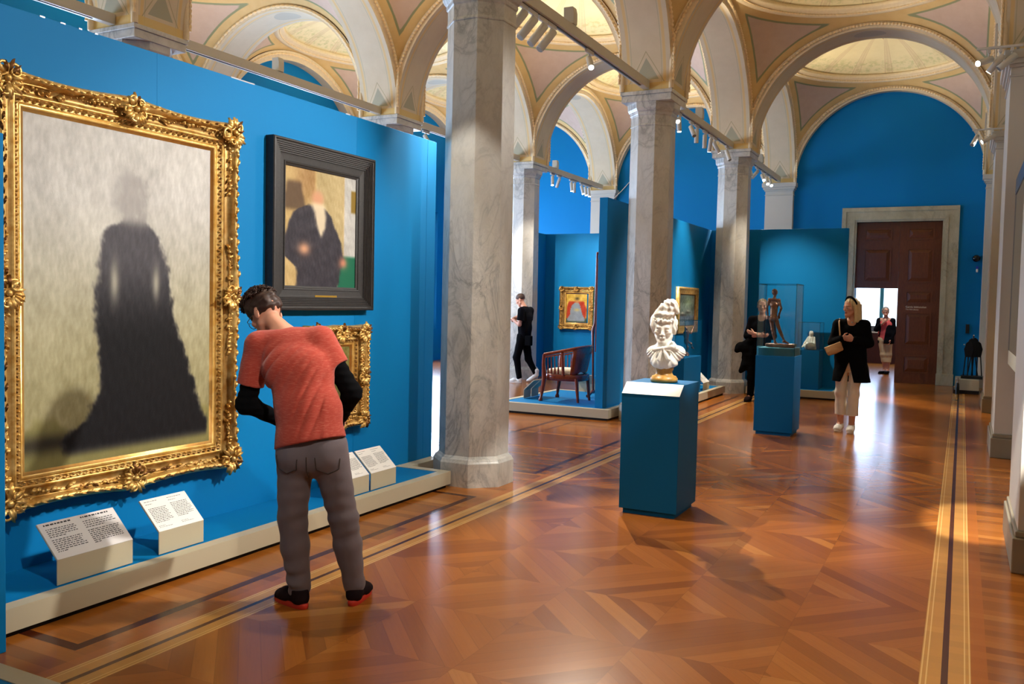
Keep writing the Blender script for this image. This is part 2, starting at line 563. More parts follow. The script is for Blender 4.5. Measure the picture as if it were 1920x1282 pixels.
def floor_mat():
    """oak parquet: square cells whose diagonal boards burst from a star at every other corner; along both sides a banded
    border with dark inlaid lines"""
    t = NT('oak_star_parquet')
    co = t.coord('Object')
    s = t.sep(co)
    X, Y = s[0], s[1]
    L, LY, x0, y0 = 0.608, 0.63, -3.146, 0.73
    cx = t.math('DIVIDE', t.math('SUBTRACT', X, x0), L)
    cy = t.math('DIVIDE', t.math('SUBTRACT', Y, y0), LY)
    i, j = t.math('FLOOR', cx), t.math('FLOOR', cy)
    fx, fy = t.math('SUBTRACT', cx, i), t.math('SUBTRACT', cy, j)
    par = t.math('MODULO', t.math('ADD', t.math('ADD', i, j), 40.0), 2.0)     # 0 or 1
    fy2 = t.mix(par, (0, 0, 0, 1), (1, 1, 1, 1))
    # direction (1,1) in even cells, (1,-1) in odd ones
    fyo = t.math('ADD', t.math('MULTIPLY', par, t.math('SUBTRACT', 1.0, fy)), t.math('MULTIPLY', t.math('SUBTRACT', 1.0, par), fy))
    tt = t.math('MULTIPLY', t.math('SUBTRACT', fx, fyo), 0.43)       # across the boards, metres
    ll = t.math('MULTIPLY', t.math('ADD', fx, fyo), 0.43)            # along the boards
    bi = t.math('FLOOR', t.math('DIVIDE', t.math('ADD', tt, 10.0), 0.095))
    bf = t.math('FRACT', t.math('DIVIDE', t.math('ADD', tt, 10.0), 0.095))
    wn = t.n('ShaderNodeTexWhiteNoise', noise_dimensions='3D')
    cb = t.n('ShaderNodeCombineXYZ')
    for k, q in enumerate((i, j, bi)):
        t.l(q, cb.inputs[k])
    t.l(cb.outputs[0], wn.inputs[0])
    rnd = wn.outputs['Value']
    # boards of the border zones run across it
    bx = t.math('FLOOR', t.math('DIVIDE', Y, 0.085))
    wb = t.n('ShaderNodeTexWhiteNoise', noise_dimensions='2D')
    cb2 = t.n('ShaderNodeCombineXYZ')
    t.l(bx, cb2.inputs[0])
    t.l(t.math('FLOOR', t.math('DIVIDE', X, 1.3)), cb2.inputs[1])
    t.l(cb2.outputs[0], wb.inputs[0])
    rndb = wb.outputs['Value']
    # hall coordinate: distance outside the star field |X + 1.63| - 1.52
    hx = t.math('ABSOLUTE', t.math('ADD', X, 1.626))
    inside = t.math('LESS_THAN', hx, 1.520)
    rr = t.math('ADD', t.math('MULTIPLY', rnd, inside), t.math('MULTIPLY', rndb, t.math('SUBTRACT', 1.0, inside)))
    # grain
    gv = t.n('ShaderNodeCombineXYZ')
    ga = t.math('ADD', t.math('MULTIPLY', tt, inside), t.math('MULTIPLY', Y, t.math('SUBTRACT', 1.0, inside)))
    gb = t.math('ADD', t.math('MULTIPLY', ll, inside), t.math('MULTIPLY', X, t.math('SUBTRACT', 1.0, inside)))
    t.l(t.math('MULTIPLY', ga, 60.0), gv.inputs[0])
    t.l(t.math('MULTIPLY', gb, 3.0), gv.inputs[1])
    t.l(t.math('MULTIPLY', rr, 37.0), gv.inputs[2])
    grain = t.noise(1.0, 6, 0.65, gv.outputs[0], 1.0)
    c = t.ramp(rr, [(0.0, lin(134, 75, 25)), (0.25, lin(147, 85, 29)), (0.65, lin(157, 92, 33)), (0.92, lin(165, 100, 39)), (1.0, lin(174, 112, 48))])
    c = t.mix(t.ramp(grain, [(0.3, (1, 1, 1)), (0.62, (0, 0, 0))]), c, lin(120, 64, 26), 'MIX') if False else t.mix(t.math('MULTIPLY', t.ramp(grain, [(0.34, (1, 1, 1)), (0.58, (0, 0, 0))]), 0.15), c, lin(112, 62, 24))
    # seams between boards and between cells
    seam = t.math('LESS_THAN', t.math('ABSOLUTE', t.math('SUBTRACT', bf, 0.5)), 0.478)
    cell = t.math('MULTIPLY', t.math('LESS_THAN', t.math('ABSOLUTE', t.math('SUBTRACT', fx, 0.5)), 0.497), t.math('LESS_THAN', t.math('ABSOLUTE', t.math('SUBTRACT', fy, 0.5)), 0.497))
    sm = t.math('MULTIPLY', t.math('SUBTRACT', 1.0, t.math('MULTIPLY', seam, cell)), inside)
    c = t.mix(t.math('MULTIPLY', sm, 0.22), c, lin(84, 44, 18))
    # pale band 1.52 .. 1.80 with thin cream lines, dark line at 1.615
    band = t.math('MULTIPLY', t.math('GREATER_THAN', hx, 1.520), t.math('LESS_THAN', hx, 1.725))
    c = t.mix(t.math('MULTIPLY', band, 0.5), c, lin(214, 164, 88))
    plainstrip = t.math('MULTIPLY', t.math('GREATER_THAN', hx, 1.725), t.math('LESS_THAN', hx, 1.792))
    c = t.mix(t.math('MULTIPLY', plainstrip, 0.7), c, lin(168, 96, 36))
    lines = None
    for p in (1.527, 1.548, 1.700, 1.720):
        q = t.math('LESS_THAN', t.math('ABSOLUTE', t.math('SUBTRACT', hx, p)), 0.003)
        lines = q if lines is None else t.math('MAXIMUM', lines, q)
    c = t.mix(t.math('MULTIPLY', lines, 0.6), c, lin(236, 196, 122))
    thin = t.math('LESS_THAN', t.math('ABSOLUTE', t.math('SUBTRACT', hx, 1.620)), 0.014)
    frm = t.math('MULTIPLY', t.math('LESS_THAN', t.math('ABSOLUTE', t.math('SUBTRACT', hx, 1.9)), 0.028), t.math('LESS_THAN', X, 0.0))
    # framed panels between the columns: dark inlay stops short of every column row and returns
    yb = t.math('ABSOLUTE', t.math('SUBTRACT', t.math('MODULO', t.math('ADD', Y, 12.4), 4.8), 2.4))   # 0 at bay middle, 2.4 at the column row
    inbay = t.math('LESS_THAN', yb, 1.84)
    frm = t.math('MULTIPLY', frm, inbay)
    hx2 = t.math('ABSOLUTE', t.math('ADD', X, 3.86 + 0.36))
    ret = t.math('MULTIPLY', t.math('LESS_THAN', t.math('ABSOLUTE', t.math('SUBTRACT', yb, 1.812)), 0.028), t.math('LESS_THAN', hx2, 0.72))
    frm2 = t.math('MULTIPLY', t.math('LESS_THAN', t.math('ABSOLUTE', t.math('SUBTRACT', hx2, 0.66)), 0.028), inbay)
    aisle = t.math('LESS_THAN', t.math('ABSOLUTE', t.math('ADD', X, 4.62)), 0.012)
    dark = t.math('MAXIMUM', t.math('MAXIMUM', thin, frm), t.math('MAXIMUM', ret, t.math('MAXIMUM', t.math('MULTIPLY', frm2, t.math('LESS_THAN', X, -4.3)), aisle)))
    c = t.mix(t.math('MULTIPLY', dark, 0.93), c, lin(62, 20, 12))
    rg = t.math('ADD', t.math('MULTIPLY', grain, 0.07), 0.165)
    t.bump(grain, 0.02, 0.0004)
    return t.set(color=c, rough=rg, spec=0.27)


M_FLOOR = floor_mat()


def wood_mat(name, a, b, rough=0.35, scale=(1, 1, 1), rot=None, coat=None):
    t = NT(name)
    co = t.coord('Object', scale, rot)
    n = t.noise(9, 6, 0.6, co, 1.4)
    f = t.noise(60, 4, 0.6, co)
    c = t.mix(t.ramp(n, [(0.3, (0, 0, 0)), (0.7, (1, 1, 1))]), lin(*a), lin(*b))
    c = t.mix(t.math('MULTIPLY', f, 0.25), c, lin(*[int(x * 0.6) for x in a]))
    t.bump(f, 0.05, 0.002)
    return t.set(color=c, rough=rough, spec=0.4, coat=coat)


M_DOORWOOD = wood_mat('brown_door_wood', (92, 42, 14), (120, 60, 22), 0.4, (6, 6, 0.7))
M_DARKWOOD = wood_mat('dark_red_panel_wood', (58, 20, 12), (78, 30, 18), 0.4, (6, 6, 0.7))
M_MAHOG = wood_mat('polished_mahogany', (104, 32, 12), (140, 54, 24), 0.25, (5, 5, 1.5), None, 0.15)
M_GLASS = glass('clear_case_glass')
M_METAL = plain('brushed_grey_metal', (150, 150, 150), 0.35, 0.9)
M_BLACK = plain('black_plastic', (12, 12, 13), 0.4)
M_SPOT = plain('white_spotlight_enamel', (196, 192, 184), 0.4, var=0.02)
M_LENS = glow('lit_lens', (1.0, 0.93, 0.82), 30.0)
M_LENS_OFF = plain('unlit_lens', (120, 118, 112), 0.3)
# ------------------------------------------------------------------ the hall
def struct(name, mb, mats, label=None, parent=None, **kw):
    o = mb.build(name, mats, parent, **kw)
    if parent is None:
        o['kind'] = 'structure'
        if label: o['label'] = label
    return o


struct('floor', MB().box(-12.6, 1.4, -3.2, 28.6, -0.2, 0.0), M_FLOOR, 'oak parquet floor with star patterned boards')

# outer walls
struct('wall_right', MB().box(0.90, 1.2, -3.2, 21.0, 0, 7.3), M_CREAM, 'cream wall behind the right hand pilasters')
struct('wall_rear', MB().box(-12.6, 1.2, -3.2, -3.0, 0, 7.3), M_CREAM, 'wall behind the viewer')
mb = MB()                       # far wall with the door opening x -2.13..-0.55, z 0..3.5
FW = 20.95
mb.box(-12.6, -2.17, FW, FW + 0.35, 0, 6.9).box(-0.45, 1.2, FW, FW + 0.35, 0, 6.9).box(-2.17, -0.45, FW, FW + 0.35, 3.53, 6.9)
struct('wall_far', mb, M_BLUE, 'blue painted far wall with the marble framed door')
mb = MB()                       # left outer wall with four tall windows
ys = [-3.2]
for y in (4.4, 9.2, 14.0, 18.8):
    ys += [y - 0.9, y + 0.9]
ys.append(21.3)
for k in range(0, len(ys) - 1, 2):
    mb.box(-12.7, -12.4, ys[k], ys[k + 1], 0, 7.3)
for k in range(1, len(ys) - 1, 2):
    mb.box(-12.7, -12.4, ys[k], ys[k + 1], 0, 0.85).box(-12.7, -12.4, ys[k], ys[k + 1], 3.9, 7.3)
struct('wall_left', mb, M_BLUE, 'blue outer wall beyond the side aisles')
M_BLIND = glow('daylit_blind', (0.55, 0.74, 1.0), 1.1)
for k, y in enumerate((4.4, 9.2, 14.0, 18.8)):
    w = struct('window_%d' % (k + 1), MB().box(-12.62, -12.60, y - 0.9, y + 0.9, 0.85, 3.9), M_BLIND, 'tall window with a bright pale blind')
    f = MB()
    for a in (-0.9, -0.04, 0.82):
        f.box(-12.6, -12.52, y + a, y + a + 0.08, 0.85, 3.9)
    for z in (0.85, 2.3, 3.82):
        f.box(-12.6, -12.53, y - 0.9, y + 0.9, z, z + 0.08)
    struct('window_frame', f, M_PILASTER, parent=w)


# ---------------------------------------------------------------- vaults
def ell_arc(rx, rz, c, n):
    a = np.linspace(PI, 0, n)
    return c + rx * np.cos(a), rz * np.sin(a), a


H_ARCH, E_ARCH = 1.90, 0.125


def bay_solve(a, b):
    al, be = a * a / (a + E_ARCH) ** 2, b * b / (b + E_ARCH) ** 2
    s = al * (1 - be) / (1 - al * be)
    t = be * (1 - s)
    Hh = (H_ARCH + E_ARCH) / math.sqrt(1 - (s + t) / 2)
    return a / math.sqrt(s), b / math.sqrt(t), Hh, s, t


def bay(cx, cy, a, b, near):
    A, B, Hh, s, t = bay_solve(a, b)
    root = bpy.data.objects.new('ceiling', None)
    COL.objects.link(root)
    root.location = (cx, cy, SPRING)
    root['kind'] = 'structure'
    root['label'] = 'painted domed vault'
    zr = Hh * math.sqrt(1 - min(s, t)) + 0.05
    w = math.sqrt(1 - (zr / Hh) ** 2)
    rx, ry = A * w, B * w
    # pendentives
    nth = 144
    th = np.linspace(0, 2 * PI, nth, endpoint=False)
    for q in (math.atan2(b, a), PI - math.atan2(b, a), PI + math.atan2(b, a), 2 * PI - math.atan2(b, a)):
        th[np.argmin(abs(th - q))] = q
    ct, st = np.cos(th), np.sin(th)
    rb = np.minimum(a / np.maximum(abs(ct), 1e-9), b / np.maximum(abs(st), 1e-9))
    rr = 1 / np.sqrt((ct / rx) ** 2 + (st / ry) ** 2)
    rr = np.minimum(rr, rb)
    nr = 12
    V = []
    for k in range(nr):
        f = k / (nr - 1)
        r = rr + (rb - rr) * f
        x, y = r * ct, r * st
        z = Hh * np.sqrt(np.maximum(1 - (x / A) ** 2 - (y / B) ** 2, 0))
        V.append(np.stack([x, y, z], -1))
    V = np.array(V)
    # distance to the boundary curves
    hx, hy = Hh * math.sqrt(1 - s), Hh * math.sqrt(1 - t)
    bound = np.concatenate([V[0], V[-1]])
    # refine the boundary
    fine = []
    for ring in (V[0], V[-1]):
        nxt = np.roll(ring, -1, 0)
        for q in np.linspace(0, 1, 5)[:-1]:
            fine.append(ring * (1 - q) + nxt * q)
    bound = np.concatenate(fine)
    P = V.reshape(-1, 3)
    d = np.sqrt(((P[:, None, :] - bound[None]) ** 2).sum(-1)).min(1)
    colr = np.stack([d, d, d], -1)
    o = np_mesh('pendentive', P, grid_faces(nr, nth, True), M_PEND, root, colors={'Edge': colr})
    # ring moulding: stepped profile with a bead row
    N = 240 if near else 120
    tt = np.linspace(0, 2 * PI, N, endpoint=False)
    prof = [(0.03, -0.02), (-0.03, -0.045), (-0.07, -0.03), (-0.075, 0.0), (-0.10, 0.01), (-0.105, 0.03), (-0.15, 0.035), (-0.16, 0.06), (-0.165, 0.10), (-0.12, 0.12)]
    rings = []
    for k, (dr, dz) in enumerate(prof):
        rings.append(np.stack([(rx + dr) * np.cos(tt), (ry + dr) * np.sin(tt), np.full(N, zr + dz)], -1))
    np_mesh('ring_moulding', np.concatenate(rings), grid_faces(len(prof), N, True), M_RING, root)
    # bead row under the ring and along the arches: a thin tube whose radius swells bead by bead
    bead = MB()

    def beads(path, r, pitch):
        path = np.array(path)
        seg = np.linalg.norm(np.diff(path, axis=0), axis=1)
        L = np.concatenate([[0], np.cumsum(seg)])
        n = int(L[-1] / pitch * 4)
        tq = np.linspace(0, L[-1], n)
        pts = np.stack([np.interp(tq, L, path[:, i]) for i in range(3)], -1)
        rad = [r * (1.0, 0.82, 0.35, 0.82)[i % 4] for i in range(n)]
        bead.tube([tuple(p) for p in pts], rad, 6)

    pitch = 0.055 if near else 0.10
    tc = np.linspace(0, 2 * PI, 181)
    beads(np.stack([(rx - 0.085) * np.cos(tc), (ry - 0.085) * np.sin(tc), np.full(181, zr - 0.012)], -1), 0.014, pitch)
    # arch faces (between intrados and extrados) and bead rows
    na = 61
    for axis, pos, half, ext, hh in (('x', -a, b, b + E_ARCH, hx), ('x', a, b, b + E_ARCH, hx), ('y', -b, a, a + E_ARCH, hy), ('y', b, a, a + E_ARCH, hy)):
        ang = np.linspace(PI, 0, na)
        i_w, i_z = half * np.cos(ang), H_ARCH * np.sin(ang)
        e_w, e_z = ext * np.cos(ang), hh * np.sin(ang)
        # clip the outer edge where two arches meet in the corner
        e_w2 = np.clip(e_w, -half, half)
        m_w, m_z = i_w + (e_w - i_w) * 0.62, i_z + (e_z - i_z) * 0.62
        ok = abs(m_w) < half - 0.004
        mats = []
        face = []
        sg = 1 if pos > 0 else -1
        for ww, zz, dn in ((i_w, i_z, 0.0), (i_w + (e_w - i_w) * 0.45, i_z + (e_z - i_z) * 0.45, 0.0), (i_w + (e_w - i_w) * 0.5, i_z + (e_z - i_z) * 0.5, 0.022), (e_w2, e_z, 0.03)):
            ww = np.clip(ww, -half, half)
            pp = np.full(na, pos - sg * dn)
            face.append(np.stack([pp, ww, zz] if axis == 'x' else [ww, pp, zz], -1))
        np_mesh('arch_face', np.concatenate(face), grid_faces(4, na), M_RING, root)
        pp = np.full(na, pos - sg * 0.028)
        path = np.stack([pp, m_w, m_z] if axis == 'x' else [m_w, pp, m_z], -1)[ok]
        if len(path) > 3:
            beads(path, 0.026, pitch)
    zc_ = Hh * math.sqrt(max(0.0, 1 - s - t))
    post = MB()
    for sx in (-1, 1):
        for sy in (-1, 1):
            post.tube([(sx * (a - 0.012), sy * (b - 0.012), 0.0), (sx * (a - 0.012), sy * (b - 0.012), zc_ + 0.06)], 0.036, 8)
            beads([(sx * (a - 0.045), sy * (b - 0.045), 0.10), (sx * (a - 0.045), sy * (b - 0.045), zc_ + 0.02)], 0.018, pitch)
    post.build('corner_rib', M_RING, root, local=True, fix=False)
    bo = bead.build('bead_row', M_GOLDBEAD, root, local=True, fix=False)
    # saucer dome
    nd, nt = 14, 96
    q = np.linspace(0.0, 1, nd)
    tt = np.linspace(0, 2 * PI, nt + 1)
    rise = 0.46
    V, C = [], []
    for k in q:
        R = (1 + 0.75 ** 2) / (2 * 0.75)
        z = zr + 0.11 + rise * (1 - k ** 2.0)
        V.append(np.stack([k * (rx - 0.12) * np.cos(tt), k * (ry - 0.12) * np.sin(tt), np.full(nt + 1, z)], -1))
        C.append(np.stack([tt / (2 * PI), np.full(nt + 1, k), np.zeros(nt + 1)], -1))
    np_mesh('dome', np.concatenate(V), grid_faces(nd, nt + 1), M_DOME, root, colors={'Edge': np.concatenate(C)})
    # rosette and small pendant lamp holder at the crown
    zc = zr + 0.11 + rise
    mbl = MB()
    mbl.lathe([(0.24, -0.02), (0.23, -0.05), (0.16, -0.045), (0.10, -0.07), (0.04, -0.09), (0.03, -0.16), (0.015, -0.22), (0.001, -0.23)], 20, (0, 0, zc), caps=(True, False))
    mbl.build('crown_rosette', M_GOLDBEAD, root, local=True)
    return root


XB = [((ROW_A + PIER + RIGHT_FACE) / 2, (RIGHT_FACE - ROW_A - PIER) / 2), ((ROW_A + ROW_B) / 2, (ROW_A - ROW_B) / 2 - PIER), ((-12.2 + ROW_B - PIER) / 2, (ROW_B - PIER + 12.2) / 2)]
YB = [(4.4, 2.07), (9.2, 2.07), (14.0, 2.07), ((16.4 + PIER + FAR_FACE) / 2, (FAR_FACE - 16.4 - PIER) / 2)]
for bx, ba in XB:
    for by, bb in YB:
        bay(bx, by, ba, bb, by > 6 and bx > -9)


def soffit(axis, pos, c, half, width, wall=False):
    """underside of one arch; axis 'x' spans along X at y = pos"""
    na, nw = 65, 9
    ang = np.linspace(PI, 0, na)
    w, z = c + half * np.cos(ang), SPRING + H_ARCH * np.sin(ang)
    ds = np.sqrt(np.diff(w) ** 2 + np.diff(z) ** 2)
    L = np.concatenate([[0], np.cumsum(ds)])
    V, C = [], []
    for u in np.linspace(-width, width, nw):
        pp = np.full(na, pos + u)
        V.append(np.stack([w, pp, z] if axis == 'x' else [pp, w, z], -1))
        C.append(np.stack([np.full(na, u), np.minimum(L, L[-1] - L), abs(L - L[-1] / 2)], -1))
    o = np_mesh('arch', np.concatenate(V), grid_faces(nw, na), M_SOFF, colors={'Edge': np.concatenate(C)})
    o['kind'] = 'structure'
    o['label'] = 'round arch with pale painted underside'


for bx, ba in XB:
    for y in (2.0, 6.8, 11.6, 16.4):
        soffit('x', y, bx, ba, PIER)
    soffit('x', FAR_FACE + 0.075, bx, ba, 0.075)
for by, bb in YB:
    for x in (ROW_A, ROW_B):
        soffit('y', x, by, bb, PIER)
    soffit('y', RIGHT_FACE + 0.3, by, bb, 0.3)
    soffit('y', -12.3, by, bb, 0.1)
# plain roof over everything (closes the gaps above the vault shells) and a flat ceiling near the viewer
struct('ceiling', MB().box(-12.7, 1.3, -3.2, 21.3, 7.3, 7.45), M_CREAM, 'roof slab above the vaults')
struct('ceiling', MB().box(-12.4, 0.9, -3.0, 1.67, 6.5, 6.6), M_CREAM, 'flat ceiling near the viewer')


# ---------------------------------------------------------------- columns
def octagon(r, rot=PI / 8):
    return [(r * math.cos(rot + PI / 4 * k), r * math.sin(rot + PI / 4 * k)) for k in range(8)]


def column(x, y, label):
    root = thing('column', label, 'column', (x, y, 0), kind='structure', group='octagonal marble columns')
    R = 0.315

    def oct_stack(prof, name):
        m = MB()
        m.loft([[(x + px, y + py, z) for px, py in octagon(r)] for r, z in prof], smooth=False)
        return m.build(name, M_MARBLE, root, bevel=0.004)
    oct_stack([(R * 1.155, 0), (R * 1.155, 0.205), (R * 1.12, 0.222), (R * 1.10, 0.235), (R * 1.05, 0.245), (R, 0.262)], 'column_base')
    oct_stack([(R, 0.262), (R * 0.985, 2.2), (R * 0.955, 4.0)], 'shaft')
    oct_stack([(R * 0.955, 4.0), (R * 0.985, 4.004), (R * 0.985, 4.02), (R * 0.965, 4.03), (R * 0.965, 4.14), (R * 1.0, 4.15), (R * 1.02, 4.17), (R * 1.0, 4.185), (R * 1.06, 4.20), (R * 1.12, 4.235), (R * 1.14, 4.31)], 'necking')
    MB().box(x - 0.345, x + 0.345, y - 0.345, y + 0.345, 4.31, 4.40).box(x - 0.36, x + 0.36, y - 0.36, y + 0.36, 4.40, SPRING).build('abacus', M_MARBLE, root, bevel=0.006)
    MB().box(x - PIER, x + PIER, y - PIER, y + PIER, SPRING, SPRING + 0.06).build('springing_block', M_CREAM, root)
    return root


where = ('nearest', 'second', 'third')
for k, y in enumerate(ROWS_Y):
    column(ROW_A, y, ['grey marble octagonal column at the end of the blue painting wall', 'grey marble octagonal column behind the white bust', 'grey marble octagonal column left of the case with the bronze figure'][k])
    column(ROW_B, y, ['octagonal column whose top shows above the blue wall, left one', 'octagonal column whose top shows above the black framed picture', 'octagonal marble column behind the man with the phone'][k])


def pilaster(x0, x1, y0, y1, label, mats=None, top=SPRING, face='both'):
    root = thing('pilaster', label, 'pilaster', ((x0 + x1) / 2, (y0 + y1) / 2, 0), kind='structure')
    e = 0.05
    MB().box(x0, x1, y0, y1, 0.26, top - 0.28).build('shaft', M_PILASTER, root, bevel=0.004)
    MB().box(x0 - e * 0.6, x1 + e * 0.6, y0 - e, y1 + e, 0, 0.22).box(x0 - e * 0.3, x1 + e * 0.3, y0 - e * 0.5, y1 + e * 0.5, 0.22, 0.26).build('plinth', M_PILBASE, root, bevel=0.008)
    m = MB()
    z = top - 0.28
    for d, dz in ((0.012, 0.02), (0.0, 0.08), (0.02, 0.035), (0.045, 0.05), (0.07, 0.095)):
        m.box(x0 - d, x1 + d, y0 - d, y1 + d, z, z + dz)
        z += dz
    m.build('capital', M_PILASTER, root, bevel=0.004)
    return root


for y, lb in ((2.0, 'pale pilaster beside the viewer'), (6.8, 'nearest pale pilaster on the right wall'), (11.6, 'pale pilaster with the spotlights on the right wall'), (16.4, 'pale pilaster on the right wall before the far corner')):
    pilaster(0.36, 0.90, y - 0.56, y + 0.56, lb)
pilaster(0.33, 0.90, 20.78, FW, 'slim pale pilaster in the far right corner')
pilaster(ROW_A - 0.31, ROW_A + 0.31, 20.78, FW, 'pale pilaster on the far wall between the display walls and the door')
pilaster(ROW_B - 0.31, ROW_B + 0.31, 20.78, FW, 'pale pilaster on the far wall above the small gold framed painting')
for y in (6.8, 11.6, 16.4):
    pilaster(-12.4, -12.15, y - 0.35, y + 0.35, 'pale pilaster on the left outer wall')
# spandrel walls above the right pilasters between the arches
# ------------------------------------------------------------------ blue display walls and plinths
def display_wall(x0, x1, y0, y1, top, label, z0=0.0, seams=()):
    o = thing('display_wall', label, 'display wall', ((x0 + x1) / 2, (y0 + y1) / 2, z0), group='blue display walls')
    MB().box(x0, x1, y0, y1, z0, top).build('panel', M_BLUE, o, bevel=0.003)
    m = MB()
    for sx0, sx1, sy0, sy1 in seams:
        m.box(sx0, sx1, sy0, sy1, z0, top - 0.002)
    if seams:
        m.build('panel_seam', M_BLUE, o)
    return o


WX = -4.40
dw = display_wall(WX - 0.14, WX, 2.30, 6.95, WALL_H, 'long blue display wall carrying the big gold framed and the black framed picture', 0, [(WX - 0.01, WX + 0.0012, y - 0.002, y + 0.002) for y in (3.78, 5.75, 6.80)])
display_wall(-4.26, -3.745, 2.28, 2.40, 2.30, 'dark narrow blue display wall end at the picture edge, left of the gold frame')
display_wall(-4.52, WX, 11.36, 16.97, WALL_H, 'blue display wall behind the second column, its end beside the wooden armchair', 0.15)
display_wall(-4.52, -1.90, 16.97, 17.11, WALL_H, 'blue display wall left of the marble door frame', 0.0)
display_wall(-8.06, -4.70, 17.20, 17.34, WALL_H, 'blue display wall with the small gold framed painting, behind the armchair', 0.0)
display_wall(-8.20, -8.06, 16.72, 17.34, WALL_H, 'short bright blue return wall right behind the man with the phone', 0.0)


def plinth(x0, x1, y0, y1, h, label, border=0.085, bed=True, sides='lrfb'):
    o = thing('display_plinth', label, 'plinth', ((x0 + x1) / 2, (y0 + y1) / 2, 0), group='low grey beige display plinths')
    MB().box(x0 + 0.03, x1 - 0.03, y0 + 0.03, y1 - 0.03, 0, 0.032).build('recessed_base', M_GAP, o)
    m = MB()
    bl = border if 'l' in sides else 0.0
    br = border if 'r' in sides else 0.0
    bf = border if 'f' in sides else 0.0
    bb = border if 'b' in sides else 0.0
    m.box(x0, x1, y0, y1, 0.03, h - 0.012)
    if br: m.box(x1 - br, x1, y0, y1, h - 0.012, h)
    if bl: m.box(x0, x0 + bl, y0, y1, h - 0.012, h)
    if bf: m.box(x0 + bl, x1 - br, y0, y0 + bf, h - 0.012, h)
    if bb: m.box(x0 + bl, x1 - br, y1 - bb, y1, h - 0.012, h)
    m.build('body', M_PLINTH, o)
    MB().box(x0 + bl, x1 - br, y0 + bf, y1 - bb, h - 0.012, h - 0.004).build('bed', M_BLUE_BED, o)
    return o


plinth(WX + 0.002, -3.87, 2.43, 6.43, 0.142, 'long low plinth under the gold framed picture', sides='rb')
o = thing('display_plinth', 'short plinth end piece between the blue wall and the nearest column', 'plinth', (-4.35, 6.7, 0), group='low grey beige display plinths')
MB().box(WX + 0.002, -4.28, 6.432, 6.95, 0.03, 0.14).build('body', M_PLINTH, o)
MB().box(WX + 0.01, -4.31, 6.45, 6.92, 0.0, 0.031).build('recessed_base', M_GAP, o)
plinth(-6.02, -4.26, 11.22, 13.42, 0.152, 'square platform under the mahogany armchair')
plinth(WX + 0.002, -3.80, 13.45, 15.95, 0.152, 'low plinth along the blue wall with the harbour picture', sides='rfb')
plinth(-3.46, -1.90, 16.10, 16.966, 0.152, 'low plinth before the far blue wall left of the door', sides='rfl')
plinth(-4.70, -2.95, 0.75, 2.10, 0.150, 'plinth corner at the lower left edge of the picture')

# ---------------------------------------------------------------- text blocks (sloping label stands)
M_INK = plain('dark_print', (52, 50, 54), 0.7)


def text_bars(mb, P, cols, rnd):
    """rows of short bars standing for print too small to read; P(u,v) -> point on the slope, u 0..1 left to right, v 0..1 top to bottom"""
    for (u0, u1, v0, v1, rows, hgt, last) in cols:
        for r in range(rows):
            v = v0 + (v1 - v0) * r / max(1, rows - 1)
            u = u0
            end = u1 - (rnd.random() * 0.05 if r < rows - 1 else (1 - last) * (u1 - u0))
            while u < end:
                w = rnd.uniform(0.014, 0.05)
                e = min(u + w, end)
                mb.add([P(u, v), P(e, v), P(e, v + hgt), P(u, v + hgt)], [(0, 1, 2, 3)])
                u = e + 0.011


